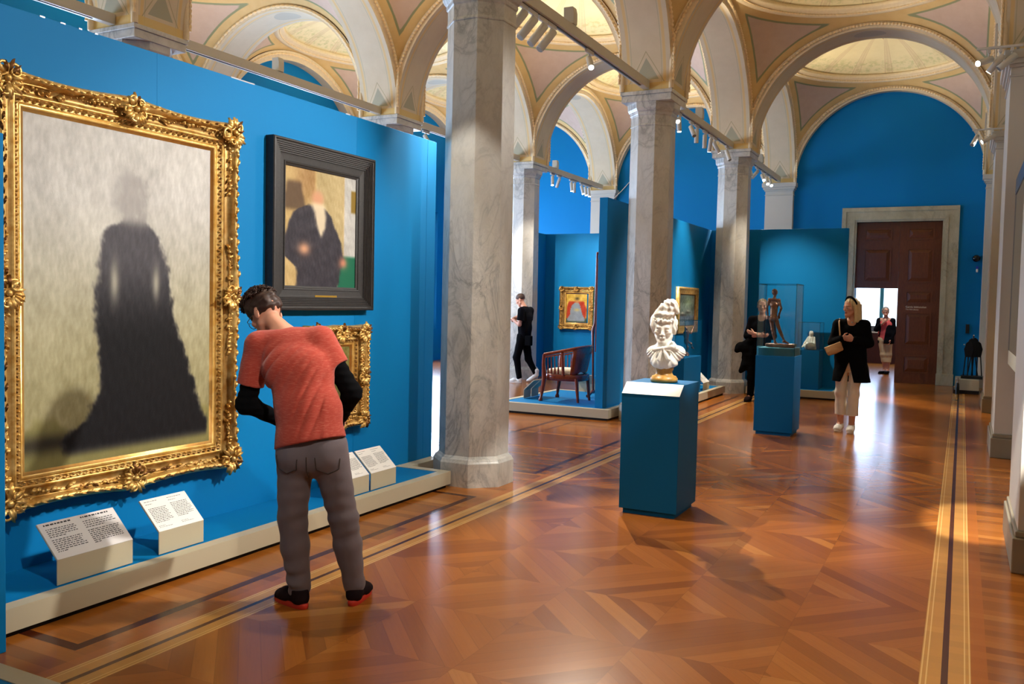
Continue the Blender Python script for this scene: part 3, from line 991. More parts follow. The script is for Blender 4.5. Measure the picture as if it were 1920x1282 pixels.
def text_block(y0, y1, front, facing, h0, label, seed, big=False, base=0.142):
    """wedge with a 45 degree reading face; front: x of its front face; facing +1 looks to +X, -1 to -X"""
    rnd = random.Random(seed)
    s = -facing
    o = thing('label_block', label, 'label stand', (front + s * 0.1, (y0 + y1) / 2, base), group='sloping label blocks on the plinths')
    z1, z2 = base + 0.128, base + 0.285
    e = 0.007     # a bent sheet, open behind
    prof = [(front, base), (front, z1), (front + s * 0.165, z2), (front + s * 0.172, z2 - 0.005), (front + s * e, z1 - 0.003), (front + s * e, base)]
    MB().prism([(x, z) for x, z in prof], 'y', y0, y1).build('block', M_PLINTH, o, bevel=0.002)
    a, b = Vector((front, 0, z1)), Vector((front + s * 0.165, 0, z2))
    nrm = Vector((facing * (z2 - z1), 0, 0.165)).normalized()

    def pt(u, v, lift):
        p = b + (a - b) * v + nrm * lift
        yy = y0 + (y1 - y0) * u if facing > 0 else y1 - (y1 - y0) * u
        return (p.x, yy, p.z)
    c = MB()
    q = [pt(0.003, 0.004, 0.0005), pt(0.997, 0.004, 0.0005), pt(0.997, 0.996, 0.0005), pt(0.003, 0.996, 0.0005)]
    q2 = [pt(0.003, 0.004, 0.0035), pt(0.997, 0.004, 0.0035), pt(0.997, 0.996, 0.0035), pt(0.003, 0.996, 0.0035)]
    c.add(q + q2, [(3, 2, 1, 0), (4, 5, 6, 7), (0, 1, 5, 4), (1, 2, 6, 5), (2, 3, 7, 6), (3, 0, 4, 7)])
    card = c.build('card', M_LABELGREY if big else M_WHITE, o)
    t = MB()
    if big:
        cols = [(0.06, 0.40, 0.06, 0.06, 1, 0.040, 1.0), (0.53, 0.90, 0.06, 0.06, 1, 0.040, 1.0),
                (0.06, 0.46, 0.19, 0.40, 5, 0.020, 0.5), (0.06, 0.46, 0.49, 0.80, 7, 0.020, 0.3), (0.53, 0.95, 0.19, 0.36, 4, 0.020, 0.6), (0.53, 0.95, 0.45, 0.80, 8, 0.020, 0.2)]
    else:
        cols = [(0.06, 0.34, 0.08, 0.08, 1, 0.014, 1.0), (0.06, 0.20, 0.16, 0.16, 1, 0.014, 1.0), (0.55, 0.86, 0.08, 0.08, 1, 0.014, 1.0), (0.55, 0.72, 0.16, 0.16, 1, 0.014, 1.0),
                (0.06, 0.46, 0.30, 0.72, 10, 0.017, 0.7), (0.55, 0.95, 0.26, 0.68, 10, 0.017, 0.6), (0.06, 0.20, 0.84, 0.84, 1, 0.010, 1.0), (0.06, 0.34, 0.88, 0.88, 1, 0.010, 1.0), (0.55, 0.70, 0.84, 0.84, 1, 0.010, 1.0), (0.55, 0.82, 0.88, 0.88, 1, 0.010, 1.0)]
    text_bars(t, lambda u, v: pt(u, v, 0.0042), cols, rnd)
    t.build('print', M_INK, card)
    return o


M_LABELGREY = plain('light_grey_card', (206, 202, 200), 0.5, var=0.01)
text_block(2.815, 3.265, -3.98, 1, 0, 'grey wide label block with bold heading, leftmost under the gold frame', 1, True)
text_block(3.44, 3.767, -3.98, 1, 0, 'white label block right of the grey one, under the gold frame corner', 2)
text_block(5.075, 5.408, -3.98, 1, 0, 'white label block partly hidden behind the leg of the man in the red shirt', 3)
text_block(5.432, 5.765, -3.98, 1, 0, 'white label block nearest the first column', 4)
text_block(11.79, 12.03, -5.843, -1, 0, 'dark backed label block at the left rim of the armchair platform, front one', 5, base=0.152)
text_block(12.05, 12.30, -5.843, -1, 0, 'dark backed label block behind its twin at the left rim of the armchair platform', 6, base=0.152)
text_block(14.80, 14.99, -3.90, 1, 0, 'small white label block left of its pair below the harbour picture', 7, base=0.152)
text_block(15.00, 15.19, -3.90, 1, 0, 'small white label block right of its pair beside the third column', 8, base=0.152)


def far_block(x0, x1, y, label, seed):
    o = thing('label_block', label, 'label stand', ((x0 + x1) / 2, y, 0.152), group='sloping label blocks on the plinths')
    MB().prism([(y + 0.18, 0.152), (y + 0.18, 0.28), (y + 0.015, 0.437), (y + 0.010, 0.431), (y + 0.173, 0.277), (y + 0.173, 0.152)], 'x', x0, x1).build('block', M_PLINTH, o, bevel=0.002)


far_block(-5.62, -5.30, 13.22, 'beige label block seen between the legs of the armchair', 9)
far_block(-5.27, -5.00, 13.22, 'beige label block seen behind the rear legs of the armchair', 10)


# ---------------------------------------------------------------- pedestals
def pedestal(x0, x1, y0, y1, h, label, chamfer=None, base=0.0, recess=True):
    o = thing('pedestal', label, 'pedestal', ((x0 + x1) / 2, (y0 + y1) / 2, base), group='blue painted pedestals')
    if recess:
        MB().box(x0 + 0.025, x1 - 0.025, y0 + 0.025, y1 - 0.025, base, base + 0.04).build('recessed_base', M_BLUE_PED, o)
    b = base + (0.04 if recess else 0.0)
    if chamfer:
        c0, c1 = chamfer       # the front slope runs from (y0, c0) up to (y0 + c1, h)
        MB().prism([(y0, b), (y0, c0), (y0 + c1, h), (y1, h), (y1, b)], 'x', x0, x1).build('body', M_BLUE_PED, o, bevel=0.002)
        MB().add([(x0 + 0.001, y0 - 0.002, c0), (x1 - 0.001, y0 - 0.002, c0), (x1 - 0.001, y0 + c1 - 0.001, h + 0.003), (x0 + 0.001, y0 + c1 - 0.001, h + 0.003),
                  (x0 + 0.001, y0, c0), (x1 - 0.001, y0, c0), (x1 - 0.001, y0 + c1, h), (x0 + 0.001, y0 + c1, h)],
                 [(0, 1, 2, 3), (7, 6, 5, 4), (0, 4, 5, 1), (1, 5, 6, 2), (2, 6, 7, 3), (3, 7, 4, 0)]).build('label_card', M_WHITE, o)
    else:
        MB().box(x0, x1, y0, y1, b, h).build('body', M_BLUE_PED, o, bevel=0.002)
    return o


def glass_case(x0, x1, y0, y1, z0, z1, label):
    """five joined panes with polished edges"""
    o = thing('glass_case', label, 'display case', ((x0 + x1) / 2, (y0 + y1) / 2, z0), group='clear glass cases')
    t = 0.006
    for a in ((x0, x1, y0, y0 + t), (x0, x1, y1 - t, y1), (x0, x0 + t, y0 + t, y1 - t), (x1 - t, x1, y0 + t, y1 - t)):
        m = MB()
        # one sheet each (mid plane), so that light passes once
        if a[1] - a[0] > 0.05:
            yy = (a[2] + a[3]) / 2
            m.add([(a[0], yy, z0), (a[1], yy, z0), (a[1], yy, z1), (a[0], yy, z1)], [(0, 1, 2, 3)])
        else:
            xx = (a[0] + a[1]) / 2
            m.add([(xx, a[2], z0), (xx, a[3], z0), (xx, a[3], z1), (xx, a[2], z1)], [(0, 1, 2, 3)])
        m.build('pane', M_GLASS, o, fix=False)
    MB().add([(x0, y0, z1), (x1, y0, z1), (x1, y1, z1), (x0, y1, z1)], [(0, 1, 2, 3)]).build('top_pane', M_GLASS, o, fix=False)
    e = MB()
    w = 0.004
    for x in (x0, x1):
        for y in (y0, y1):
            e.box(x - w, x + w, y - w, y + w, z0, z1)
    for y in (y0, y1):
        e.box(x0, x1, y - w, y + w, z1 - w, z1 + w)
    for x in (x0, x1):
        e.box(x - w, x + w, y0, y1, z1 - w, z1 + w)
    e.build('glass_edge', M_GLASSEDGE, o)
    return o


M_GLASSEDGE = glass('green_glass_edge', (0.45, 0.72, 0.74), 0.1)
pedestal(-2.307, -1.850, 6.360, 6.890, 1.008, 'blue pedestal under the white marble bust', (0.930, 0.105))
pedestal(-2.306, -1.830, 11.25, 11.78, 1.000, 'blue pedestal under the glass case with the bronze figure')
o = thing('display_block', 'lighter blue block inside the glass case under the bronze figure', 'display block', (-2.07, 11.515, 1.0))
MB().box(-2.285, -1.851, 11.275, 11.755, 1.0, 1.098).build('block', M_BLUE_TOP, o, bevel=0.002)
glass_case(-2.300, -1.836, 11.256, 11.774, 1.001, 1.900, 'tall glass case over the bronze figure')
pedestal(-2.62, -2.24, 16.35, 16.85, 0.850, 'blue pedestal under the small white statuette by the far wall', base=0.152, recess=False)
glass_case(-2.615, -2.245, 16.355, 16.845, 0.851, 1.345, 'small glass case over the white statuette')
pedestal(-4.33, -3.87, 13.48, 14.50, 0.770, 'long blue pedestal behind the bust, with the bronze dancer', base=0.152, recess=False)
glass_case(-4.325, -3.875, 13.485, 14.495, 0.771, 1.362, 'glass case over the small bronze dancer')


# ---------------------------------------------------------------- doors
def door_leaf(name, x0, x1, z0, z1, panels, label, parent=None):
    y = FW + 0.10
    m = MB().box(x0, x1, y, y + 0.055, z0, z1)
    o = m.build(name, M_DOORWOOD, parent, origin=((x0 + x1) / 2, y, z0) if parent is None else None)
    for (a, b) in panels:
        p = MB()
        px0, px1 = x0 + 0.15, x1 - 0.15
        # raised moulding frame and a bevelled field
        w = 0.035
        for (q0, q1, r0, r1) in ((px0, px1, a, a + w), (px0, px1, b - w, b), (px0, px0 + w, a + w, b - w), (px1 - w, px1, a + w, b - w)):
            p.box(q0, q1, y - 0.018, y, r0, r1)
        i = 0.07
        p.add([(px0 + w, y - 0.001, a + w), (px1 - w, y - 0.001, a + w), (px1 - w, y - 0.001, b - w), (px0 + w, y - 0.001, b - w),
               (px0 + w + i, y - 0.016, a + w + i), (px1 - w - i, y - 0.016, a + w + i), (px1 - w - i, y - 0.016, b - w - i), (px0 + w + i, y - 0.016, b - w - i)],
              [(4, 5, 6, 7), (0, 1, 5, 4), (1, 2, 6, 5), (2, 3, 7, 6), (3, 0, 4, 7)])
        p.build('door_panel', M_DOORWOOD, o)
    if parent is None:
        o['kind'] = 'structure'
        o['label'] = label
    return o


DX0, DXM, DX1 = -2.17, -1.29, -0.45
up = [(3.14, 3.40), (2.20, 2.96)]
full = up + [(1.74, 2.04), (0.82, 1.56), (0.22, 0.62)]
door_leaf('door_1', DX0, DXM - 0.003, 2.075, 3.53, up, 'fixed upper part of the left door leaf above the open wicket')
dr = door_leaf('door_2', DXM, DX1, 0.0, 3.53, full, 'closed right leaf of the tall panelled wooden door')


def text_mesh(name, body, size, loc, rot, mat, parent=None, extrude=0.0008, align='LEFT'):
    c = bpy.data.curves.new(name + '_curve', 'FONT')
    c.body = body
    c.size = size
    c.extrude = extrude
    c.align_x = align
    c.resolution_u = 3
    o = bpy.data.objects.new(name, c)
    COL.objects.link(o)
    bpy.context.view_layer.update()
    me = bpy.data.meshes.new_from_object(o.evaluated_get(bpy.context.evaluated_depsgraph_get()))
    bpy.data.objects.remove(o)
    bpy.data.curves.remove(c)
    M = Matrix.Translation(Vector(loc)) @ Euler(rot).to_matrix().to_4x4()
    if parent is not None:
        off = Vector((0, 0, 0))
        p = parent
        while p is not None:
            off += Vector(p.location)
            p = p.parent
        M = Matrix.Translation(-off) @ M
    me.transform(M)
    me.materials.clear()
    return link(name, me, mat, parent)


M_LETTER = plain('pale_lettering', (226, 204, 176), 0.5)
text_mesh('lettering', 'Gamla biblioteket', 0.058, (DXM + 0.17, FW + 0.097, 1.655), (PI / 2, 0, 0), M_LETTER, dr)
text_mesh('lettering', 'The Old Library', 0.040, (DXM + 0.17, FW + 0.097, 1.605), (PI / 2, 0, 0), M_LETTER, dr)
# marble surround
fr = thing('trim_1', 'beige marble door surround', None, (-1.31, FW, 0), kind='structure')
m = MB()
yo = FW
for (a0, a1, d) in ((-2.485, -2.40, 0.07), (-2.40, -2.28, 0.05), (-2.28, -2.215, 0.065), (-2.215, -2.17, 0.035)):
    dz = -2.17 - a0
    top0, top1 = 3.53 + (-2.17 - a1), 3.53 + dz
    m.box(a0, a1, yo - d, yo, 0.25, top1)
    m.box(-2.62 - a1, -2.62 - a0, yo - d, yo, 0.25, top1)
    m.box(a1, -2.62 - a1, yo - d, yo, top0, top1)
m.box(-2.20, -2.17, yo, yo + 0.1, 0.0, 3.53).box(-0.45, -0.42, yo, yo + 0.1, 0.0, 3.53).box(-2.2, -0.42, yo, yo + 0.1, 3.53, 3.56)
m.build('surround', M_DOORMARBLE, fr)
MB().box(-2.50, -2.16, yo - 0.085, yo, 0, 0.25).box(-0.46, -0.12, yo - 0.085, yo, 0, 0.25).build('base_block', M_DOORMARBLE, fr, bevel=0.006)

# room beyond the door
m = MB()
m.box(-4.2, -4.0, 21.3, 28.4, 0, 4.2).box(1.0, 1.2, 21.3, 28.4, 0, 4.2).box(-4.2, 1.2, 21.3, 28.6, 4.2, 4.3)
m.box(-4.2, 1.2, 28.3, 28.5, 0, 1.1).box(-4.2, -3.0, 28.3, 28.5, 1.1, 4.2).box(-1.1, 1.2, 28.3, 28.5, 1.1, 4.2).box(-3.0, -1.1, 28.3, 28.5, 3.3, 4.2)
struct('wall_library', m, M_CREAM, 'cream walls of the room beyond the door')
w = struct('window_5', MB().box(-3.0, -1.1, 28.40, 28.42, 1.1, 3.3), glow('bright_window', (0.70, 0.85, 1.0), 1.9), 'overexposed window in the room beyond the door')
struct('window_frame', MB().box(-2.21, -2.11, 28.28, 28.36, 1.1, 3.3).box(-3.0, -2.93, 28.28, 28.36, 1.1, 3.3).box(-1.17, -1.1, 28.28, 28.36, 1.1, 3.3), M_BLUE_TOP, parent=w)
o = thing('radiator_panelling', 'dark red wood panelling with grey grille below the far window', 'panelling', (-2.0, 28.2, 0), kind='structure')
MB().box(-4.0, 1.0, 28.05, 28.3, 0, 0.90).build('panel', M_DARKWOOD, o)
MB().box(-4.0, 1.0, 28.02, 28.3, 0.90, 0.935).build('sill', M_WHITE, o)
MB().box(-4.0, 1.0, 28.2, 28.3, 0.935, 1.10).build('grille', plain('grey_grille', (96, 96, 104), 0.5), o)


# ---------------------------------------------------------------- small fittings by the far right corner
o = thing('low_box', 'low grey beige box against the far wall right of the door', 'box', (0.10, 19.6, 0))
MB().box(-0.08, 0.34, 19.13, 20.1, 0.07, 0.275).build('body', M_PLINTH, o, bevel=0.003)
MB().box(-0.10, 0.345, 19.10, 20.12, 0.0, 0.07).build('recessed_base', M_GAP, o)
o = thing('floor_post', 'short black floor post with steel pin at the end of the dark inlay', 'post', (-0.03, 19.0, 0))
MB().lathe([(0.035, 0), (0.035, 0.12), (0.03, 0.2), (0.018, 0.22)], 12, (-0.03, 19.0, 0)).build('post', M_BLACK, o)
MB().lathe([(0.012, 0.22), (0.012, 0.30), (0.02, 0.31), (0.001, 0.325)], 10, (-0.03, 19.0, 0)).box(-0.075, 0.015, 18.995, 19.005, 0.275, 0.285).build('steel_pin', M_METAL, o)
# rack of folded black stools on the box
o = thing('stool_rack', 'black rack hung with folded stools on the low grey box', 'rack', (0.215, 19.6, 0.275))
m = MB().box(0.02, 0.40, 19.45, 19.8, 0.275, 0.33)
m.tube([(0.215, 19.62, 0.33), (0.215, 19.62, 1.12)], 0.016, 8)
m.build('stand', M_BLACK, o)
M_STOOL = plain('black_canvas', (9, 9, 11), 0.8)
for k, (dx, tz, tilt) in enumerate(((-0.075, 1.02, 0.18), (-0.03, 1.08, 0.06), (0.03, 1.09, -0.05), (0.085, 1.02, -0.2))):
    s = MB()
    cx = 0.215 + dx
    pts = [(cx - 0.06, 19.52 + 0.03 * k, 0.70), (cx - 0.085, 19.52 + 0.03 * k, 0.86), (cx - 0.05, 19.52 + 0.03 * k, tz - 0.04), (cx, 19.52 + 0.03 * k, tz), (cx + 0.05, 19.52 + 0.03 * k, tz - 0.04), (cx + 0.085, 19.52 + 0.03 * k, 0.86), (cx + 0.06, 19.52 + 0.03 * k, 0.70)]
    s.prism([(p[0], p[2]) for p in pts], 'y', 19.52 + 0.04 * k, 19.55 + 0.04 * k)
    for sg in (-1, 1):
        s.tube([(cx + sg * 0.05, 19.535 + 0.04 * k, 0.75), (cx + sg * 0.035 + tilt * -0.25, 19.535 + 0.04 * k, 0.33)], 0.012, 6)
    s.build('folded_stool', M_STOOL, o, bevel=0.004)
MB().ball((0.215, 19.62, 1.13), 0.016).ball((0.055, 19.55, 0.945), 0.014).build('chrome_knob', plain('chrome', (230, 230, 230), 0.15, 1.0), o)
# ball camera, sensor and a small black box on the far wall
o = thing('security_camera', 'black ball camera on the far blue wall right of the door', 'camera', (0.21, 20.9, 2.72))
MB().ball((0.21, 20.86, 2.72), 0.075, 16, 10).build('ball', plain('glossy_black_dome', (10, 10, 12), 0.08), o)
MB().box(0.20, 0.275, 20.86, 20.95, 2.69, 2.75).build('bracket', M_BLACK, o)
o = thing('wall_sensor', 'small white and blue sensor below the ball camera', 'sensor', (0.245, 20.93, 2.47))
MB().box(0.215, 0.255, 20.91, 20.95, 2.43, 2.50).build('housing', M_WHITE, o, bevel=0.01)
MB().box(0.215, 0.255, 20.91, 20.95, 2.505, 2.555).build('blue_cap', plain('blue_plastic', (50, 70, 190), 0.4), o)
o = thing('wall_socket_box', 'small black box on the far blue wall above the stool rack', 'box', (0.105, 20.93, 1.2))
MB().box(0.07, 0.14, 20.88, 20.95, 1.14, 1.33).build('box', M_BLACK, o, bevel=0.006)

# wall showcase in the niche between the right pilasters
o = thing('wall_showcase', 'glazed showcase in the niche between the right hand pilasters', 'showcase', (0.6, 9.2, 1.04))
MB().box(0.46, 0.86, 7.50, 10.95, 1.05, 1.20).build('base', M_PLINTH, o, bevel=0.004)
MB().box(0.48, 0.86, 7.52, 10.93, 1.20, 1.212).build('bed', M_WHITE, o)
MB().box(0.86, 0.885, 7.50, 10.95, 1.05, 3.1).build('back_panel', plain('grey_beige_cloth', (150, 138, 112), 0.8), o)
MB().add([(0.462, 7.5, 1.2), (0.462, 10.95, 1.2), (0.462, 10.95, 2.88), (0.462, 7.5, 2.88)], [(0, 1, 2, 3)]).build('front_pane', M_GLASS, o, fix=False)
MB().box(0.455, 0.86, 7.5, 10.95, 2.88, 3.05).build('top', plain('dark_blue_grey_top', (58, 76, 96), 0.3), o, bevel=0.004)
MB().box(0.456, 0.470, 10.935, 10.95, 1.2, 2.88).build('edge_strip', M_METAL, o)
# a shelf with small objects in the showcase: yellow vase and a row of reddish boxes
o = thing('yellow_vase', 'small yellow vase in the wall showcase', 'vase', (0.56, 8.55, 1.212))
MB().lathe([(0.03, 0), (0.055, 0.04), (0.07, 0.10), (0.05, 0.16), (0.03, 0.20), (0.038, 0.22)], 16, (0.56, 8.55, 1.212)).build('vase', plain('yellow_glaze', (206, 170, 20), 0.25), o)
# silver tape along the top edge of the long wall, and a white cable on the far wall
m = MB()
for a, b in ((3.02, 3.05), (3.14, 3.17), (3.25, 3.27), (3.35, 3.37), (4.38, 4.60), (5.60, 5.66)):
    m.box(WX - 0.06, WX + 0.0015, a, b, WALL_H - 0.006, WALL_H + 0.002)
m.build('edge_tape', plain('silver_tape', (150, 158, 168), 0.4, 0.3), dw)
o = thing('cable', 'thin white cable curving off the pilaster cap on the far blue wall', 'cable', (-7.7, 20.7, 4.3))
MB().tube([(-7.90, 20.72, 4.20), (-7.864, 20.74, 4.24), (-7.79, 20.8, 4.34), (-7.727, 20.86, 4.42), (-7.65, 20.9, 4.52), (-7.565, 20.915, 4.62), (-7.42, 20.915, 4.75), (-7.293, 20.915, 4.83), (-7.0, 20.915, 4.92)], 0.011, 6).build('cable_run', M_WHITE, o)
# ------------------------------------------------------------------ gilt, frames and pictures
def gold_mat(name, a=(190, 138, 58), b=(240, 204, 128), dark=(104, 64, 22), rough=0.40):
    t = NT(name)
    n = t.noise(18, 5, 0.6, t.coord('Object'))
    d = t.noise(70, 4, 0.6, t.coord('Object'))
    c = t.mix(t.ramp(n, [(0.35, (0, 0, 0)), (0.7, (1, 1, 1))]), lin(*a), lin(*b))
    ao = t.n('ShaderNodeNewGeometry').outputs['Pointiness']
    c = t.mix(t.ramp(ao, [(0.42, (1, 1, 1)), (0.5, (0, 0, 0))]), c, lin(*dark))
    t.bump(d, 0.12, 0.002)
    return t.set(color=c, rough=rough, metal=0.6)


M_GILT = gold_mat('antique_gilding')
M_GILT_BRIGHT = gold_mat('bright_gilding', (226, 174, 82), (250, 214, 132), (150, 96, 40), 0.3)


def frame_rail(mb, prof, y0, y1, z0, z1, toWorld, n=1, wave=None, mi=0):
    """mitred frame: prof = [(inset from the outer edge, height above the wall)] swept round the rectangle.
    wave(s, side) -> outward shift of the outermost points"""
    W, Hh = y1 - y0, z1 - z0
    path = []
    sides = (((y0, z0), (y1, z0)), ((y1, z0), (y1, z1)), ((y1, z1), (y0, z1)), ((y0, z1), (y0, z0)))
    inw = ((0, 1), (-1, 0), (0, -1), (1, 0))
    rings = []
    for sd, ((a, b), (c, d)) in enumerate(sides):
        ix, iz = inw[sd]
        px, pz = inw[sd - 1]
        nx, nz = inw[(sd + 1) % 4]
        for k in range(n):
            f = k / n
            ring = []
            for q, (ins, hgt) in enumerate(prof):
                # mitre: shorten the side by the inset at both ends
                p0 = (a + (ix + px) * ins, b + (iz + pz) * ins)
                p1 = (c + (ix + nx) * ins, d + (iz + nz) * ins)
                y, z = p0[0] + (p1[0] - p0[0]) * f, p0[1] + (p1[1] - p0[1]) * f
                if wave:
                    w = wave(f, sd, q)
                    y -= ix * w
                    z -= iz * w
                ring.append(toWorld(y, z, hgt))
            rings.append(ring)
    m = len(prof)
    vs = [p for r in rings for p in r]
    N = len(rings)
    fs = [(i * m + j, i * m + j + 1, ((i + 1) % N) * m + j + 1, ((i + 1) % N) * m + j) for i in range(N) for j in range(m - 1)]
    mb.add(vs, fs, mi, True)


def scroll(mb, c, r0, turns, ang, flip, T, thick=0.01, lift=0.02, n=22):
    """a flat C-scroll as a tapering tube"""
    pts, rad = [], []
    for i in range(n):
        f = i / (n - 1)
        a = ang + flip * f * turns * 2 * PI
        r = r0 * (1 - 0.82 * f)
        pts.append(T(c[0] + r * math.cos(a), c[1] + r * math.sin(a), lift + 0.012 * math.sin(f * PI)))
        rad.append(thick * (1.15 - 0.55 * f))
    mb.tube(pts, rad, 6)
    mb.ball(pts[-1], thick * 1.15, 8, 5)


def leaf(mb, c, ang, L, w, T, lift=0.015):
    """a pointed, keeled leaf lying on the frame"""
    n = 6
    L_, R_, M_ = [], [], []
    ca, sa = math.cos(ang), math.sin(ang)
    for i in range(n + 1):
        f = i / n
        ww = w * math.sin(PI * min(1, f * 0.93 + 0.07)) ** 0.8
        x = L * f
        h = lift + 0.010 * math.sin(PI * f)
        M_.append(T(c[0] + x * ca, c[1] + x * sa, h + 0.010))
        L_.append(T(c[0] + x * ca - ww * sa, c[1] + x * sa + ww * ca, h - 0.006))
        R_.append(T(c[0] + x * ca + ww * sa, c[1] + x * sa - ww * ca, h - 0.006))
    vs = L_ + M_ + R_
    k = n + 1
    fs = [(i, i + 1, k + i + 1, k + i) for i in range(n)] + [(k + i, k + i + 1, 2 * k + i + 1, 2 * k + i) for i in range(n)]
    mb.add(vs, fs, 0, True)


def cartouche(mb, c, s, rnd, T, dirs, lift=0.03):
    """rocaille cluster: scrolls, leaves, berries; dirs = angles along which sprays of leaves run"""
    for k in range(5):
        a = k * PI * 0.4 + PI / 4
        scroll(mb, (c[0] + 0.42 * s * math.cos(a), c[1] + 0.42 * s * math.sin(a)), rnd.uniform(0.22, 0.36) * s, 1.4, a + PI * 0.7, 1 if k % 2 else -1, T, 0.065 * s, lift + 0.004)
    for k in range(15):
        a = 2 * PI * k / 15 + rnd.uniform(-0.2, 0.2)
        leaf(mb, (c[0] + 0.22 * s * math.cos(a), c[1] + 0.22 * s * math.sin(a)), a + rnd.uniform(-0.4, 0.4), rnd.uniform(0.42, 0.62) * s, 0.10 * s, T, lift + 0.012)
    mb.ball(T(c[0], c[1], lift + 0.02), 0.14 * s, 10, 6)
    mb.ball(T(c[0], c[1], lift - 0.012), 0.5 * s * 0.4, 12, 6)
    for d in dirs:
        mb.tube([T(c[0] + s * f_ * math.cos(d), c[1] + s * f_ * math.sin(d), lift * 0.7 + 0.004 * math.sin(f_ * 5)) for f_ in (0.2, 0.8, 1.5, 2.2, 2.9)], [0.05 * s, 0.05 * s, 0.045 * s, 0.035 * s, 0.02 * s], 6)
        for k in range(11):
            f = 0.7 + k * 0.21
            for sg in (-1, 1):
                x = c[0] + s * f * math.cos(d) + rnd.uniform(-.02, .02) * s * 4
                y = c[1] + s * f * math.sin(d) + sg * rnd.uniform(0.05, 0.18) * s
                if rnd.random() < 0.45:
                    mb.ball(T(x, y, lift * 0.75), rnd.uniform(0.05, 0.085) * s * (1.1 - k * 0.05), 6, 4)
                else:
                    leaf(mb, (x, y), d + sg * rnd.uniform(0.2, 0.9), 0.28 * s, 0.075 * s, T, lift * 0.7)


def ornate_frame(root, x, y0, y1, z0, z1, win, seed, scale=1.0, T=None, wave_amp=0.03, sprays=True, wide=None):
    """win = (ya, yb, za, zb): the picture opening"""
    rnd = random.Random(seed)
    if T is None:
        T = lambda y, z, h: (x + h, y, z)
    ya, yb, za, zb = win
    wd = ya - y0
    k = scale
    p = wd / 0.137

    def wave(f, sd, q):
        if q > 4:
            return 0.0
        L = abs(math.sin(2 * PI * f))
        return -wave_amp * L * (1.0 if q < 4 else 0.5)
    prof = [(0.0, 0.0), (0.0, 0.055), (0.010 * p, 0.080), (0.024 * p, 0.084), (0.034 * p, 0.070), (0.052 * p, 0.045), (0.070 * p, 0.036), (0.082 * p, 0.040), (0.086 * p, 0.048), (0.092 * p, 0.050),
            (0.095 * p, 0.040), (0.108 * p, 0.032), (0.110 * p, 0.036), (0.113 * p, 0.030)]
    prof = [(a, b * k) for a, b in prof]
    m = MB()
    frame_rail(m, prof, y0, y1, z0, z1, T, 28, wave)
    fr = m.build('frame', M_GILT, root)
    s = MB()
    frame_rail(s, [(0.112 * p, 0.012 * k), (0.112 * p, 0.031 * k), (0.124 * p, 0.029 * k), (0.127 * p, 0.022 * k), (0.137 * p + 0.001, 0.016 * k), (0.137 * p + 0.001, 0.006 * k)], y0, y1, z0, z1, T, 1)
    s.build('slip', M_GILT_BRIGHT, root)
    # running leaf pattern on the inner hollow
    r = MB()
    ins = 0.1015 * p
    step = 0.0135 * max(p, 0.8)
    for (a, b, c, d, ang) in ((y0 + ins, z0 + ins, y1 - ins, z0 + ins, 0), (y1 - ins, z0 + ins, y1 - ins, z1 - ins, PI / 2), (y0 + ins, z1 - ins, y1 - ins, z1 - ins, 0), (y0 + ins, z0 + ins, y0 + ins, z1 - ins, PI / 2)):
        L = math.hypot(c - a, d - b)
        n = int(L / step)
        for i in range(n):
            f = (i + 0.5) / n
            leaf(r, (a + (c - a) * f, b + (d - b) * f), ang + (0.6 if i % 2 else -0.6), step * 0.9, 0.0035 * p, T, 0.032 * k)
    r.build('leaf_band', M_GILT, fr)
    # laurel stripes on the swept top moulding
    st = MB()
    for sd in range(4):
        for i in range(44):
            f = (i + 0.5) / 44
            if abs(math.sin(2 * PI * f)) < 0.25:
                continue
            w = wave(f, sd, 0)
            if sd in (0, 2):
                yy = y0 + (y1 - y0) * f
                zz = (z0 - w + 0.017 * p) if sd == 0 else (z1 + w - 0.017 * p)
                leaf(st, (yy, zz), 0.25 if i % 2 else -0.25, 0.030 * p, 0.005 * p, T, 0.079 * k)
            else:
                zz = z0 + (z1 - z0) * f
                yy = (y1 + w - 0.017 * p) if sd == 1 else (y0 - w + 0.017 * p)
                leaf(st, (yy, zz), PI / 2 + (0.25 if i % 2 else -0.25), 0.030 * p, 0.005 * p, T, 0.079 * k)
    rope = []
    for sd in range(4):
        for i in range(45):
            f = i / 44
            w = wave(f, sd, 0)
            if sd == 0: rope.append(T(y0 + (y1 - y0) * f, z0 - w + 0.017 * p, 0.078 * k))
            elif sd == 1: rope.append(T(y1 + w - 0.017 * p, z0 + (z1 - z0) * f, 0.078 * k))
            elif sd == 2: rope.append(T(y1 - (y1 - y0) * f, z1 + w - 0.017 * p, 0.078 * k))
            else: rope.append(T(y0 - w + 0.017 * p, z1 - (z1 - z0) * f, 0.078 * k))
    st.tube([rope[i] for i in range(len(rope)) if i == 0 or (Vector(rope[i]) - Vector(rope[i - 1])).length > 1e-4], 0.005 * p, 6)
    st.build('laurel_moulding', M_GILT, fr)
    cy, cz = (y0 + y1) / 2, (z0 + z1) / 2
    q = 0.050 * p
    for (yy, zz, dirs, sc) in ((y0 + q, z0 + q, (0, PI / 2), 0.088 * p), (y1 - q, z0 + q, (PI, PI / 2), 0.088 * p), (y1 - q, z1 - q, (PI, -PI / 2), 0.088 * p), (y0 + q, z1 - q, (0, -PI / 2), 0.088 * p)):
        c = MB()
        cartouche(c, (yy, zz), sc, rnd, T, dirs if sprays else (), 0.07 * k)
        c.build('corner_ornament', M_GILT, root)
    if sprays:
        for (yy, zz, dirs) in ((cy, z0 + q, (0, PI)), (y1 - q, cz, (PI / 2, -PI / 2)), (cy, z1 - q, (0, PI)), (y0 + q, cz, (PI / 2, -PI / 2))):
            c = MB()
            cartouche(c, (yy, zz), 0.082 * p, rnd, T, dirs, 0.07 * k)
            c.build('centre_ornament', M_GILT, root)


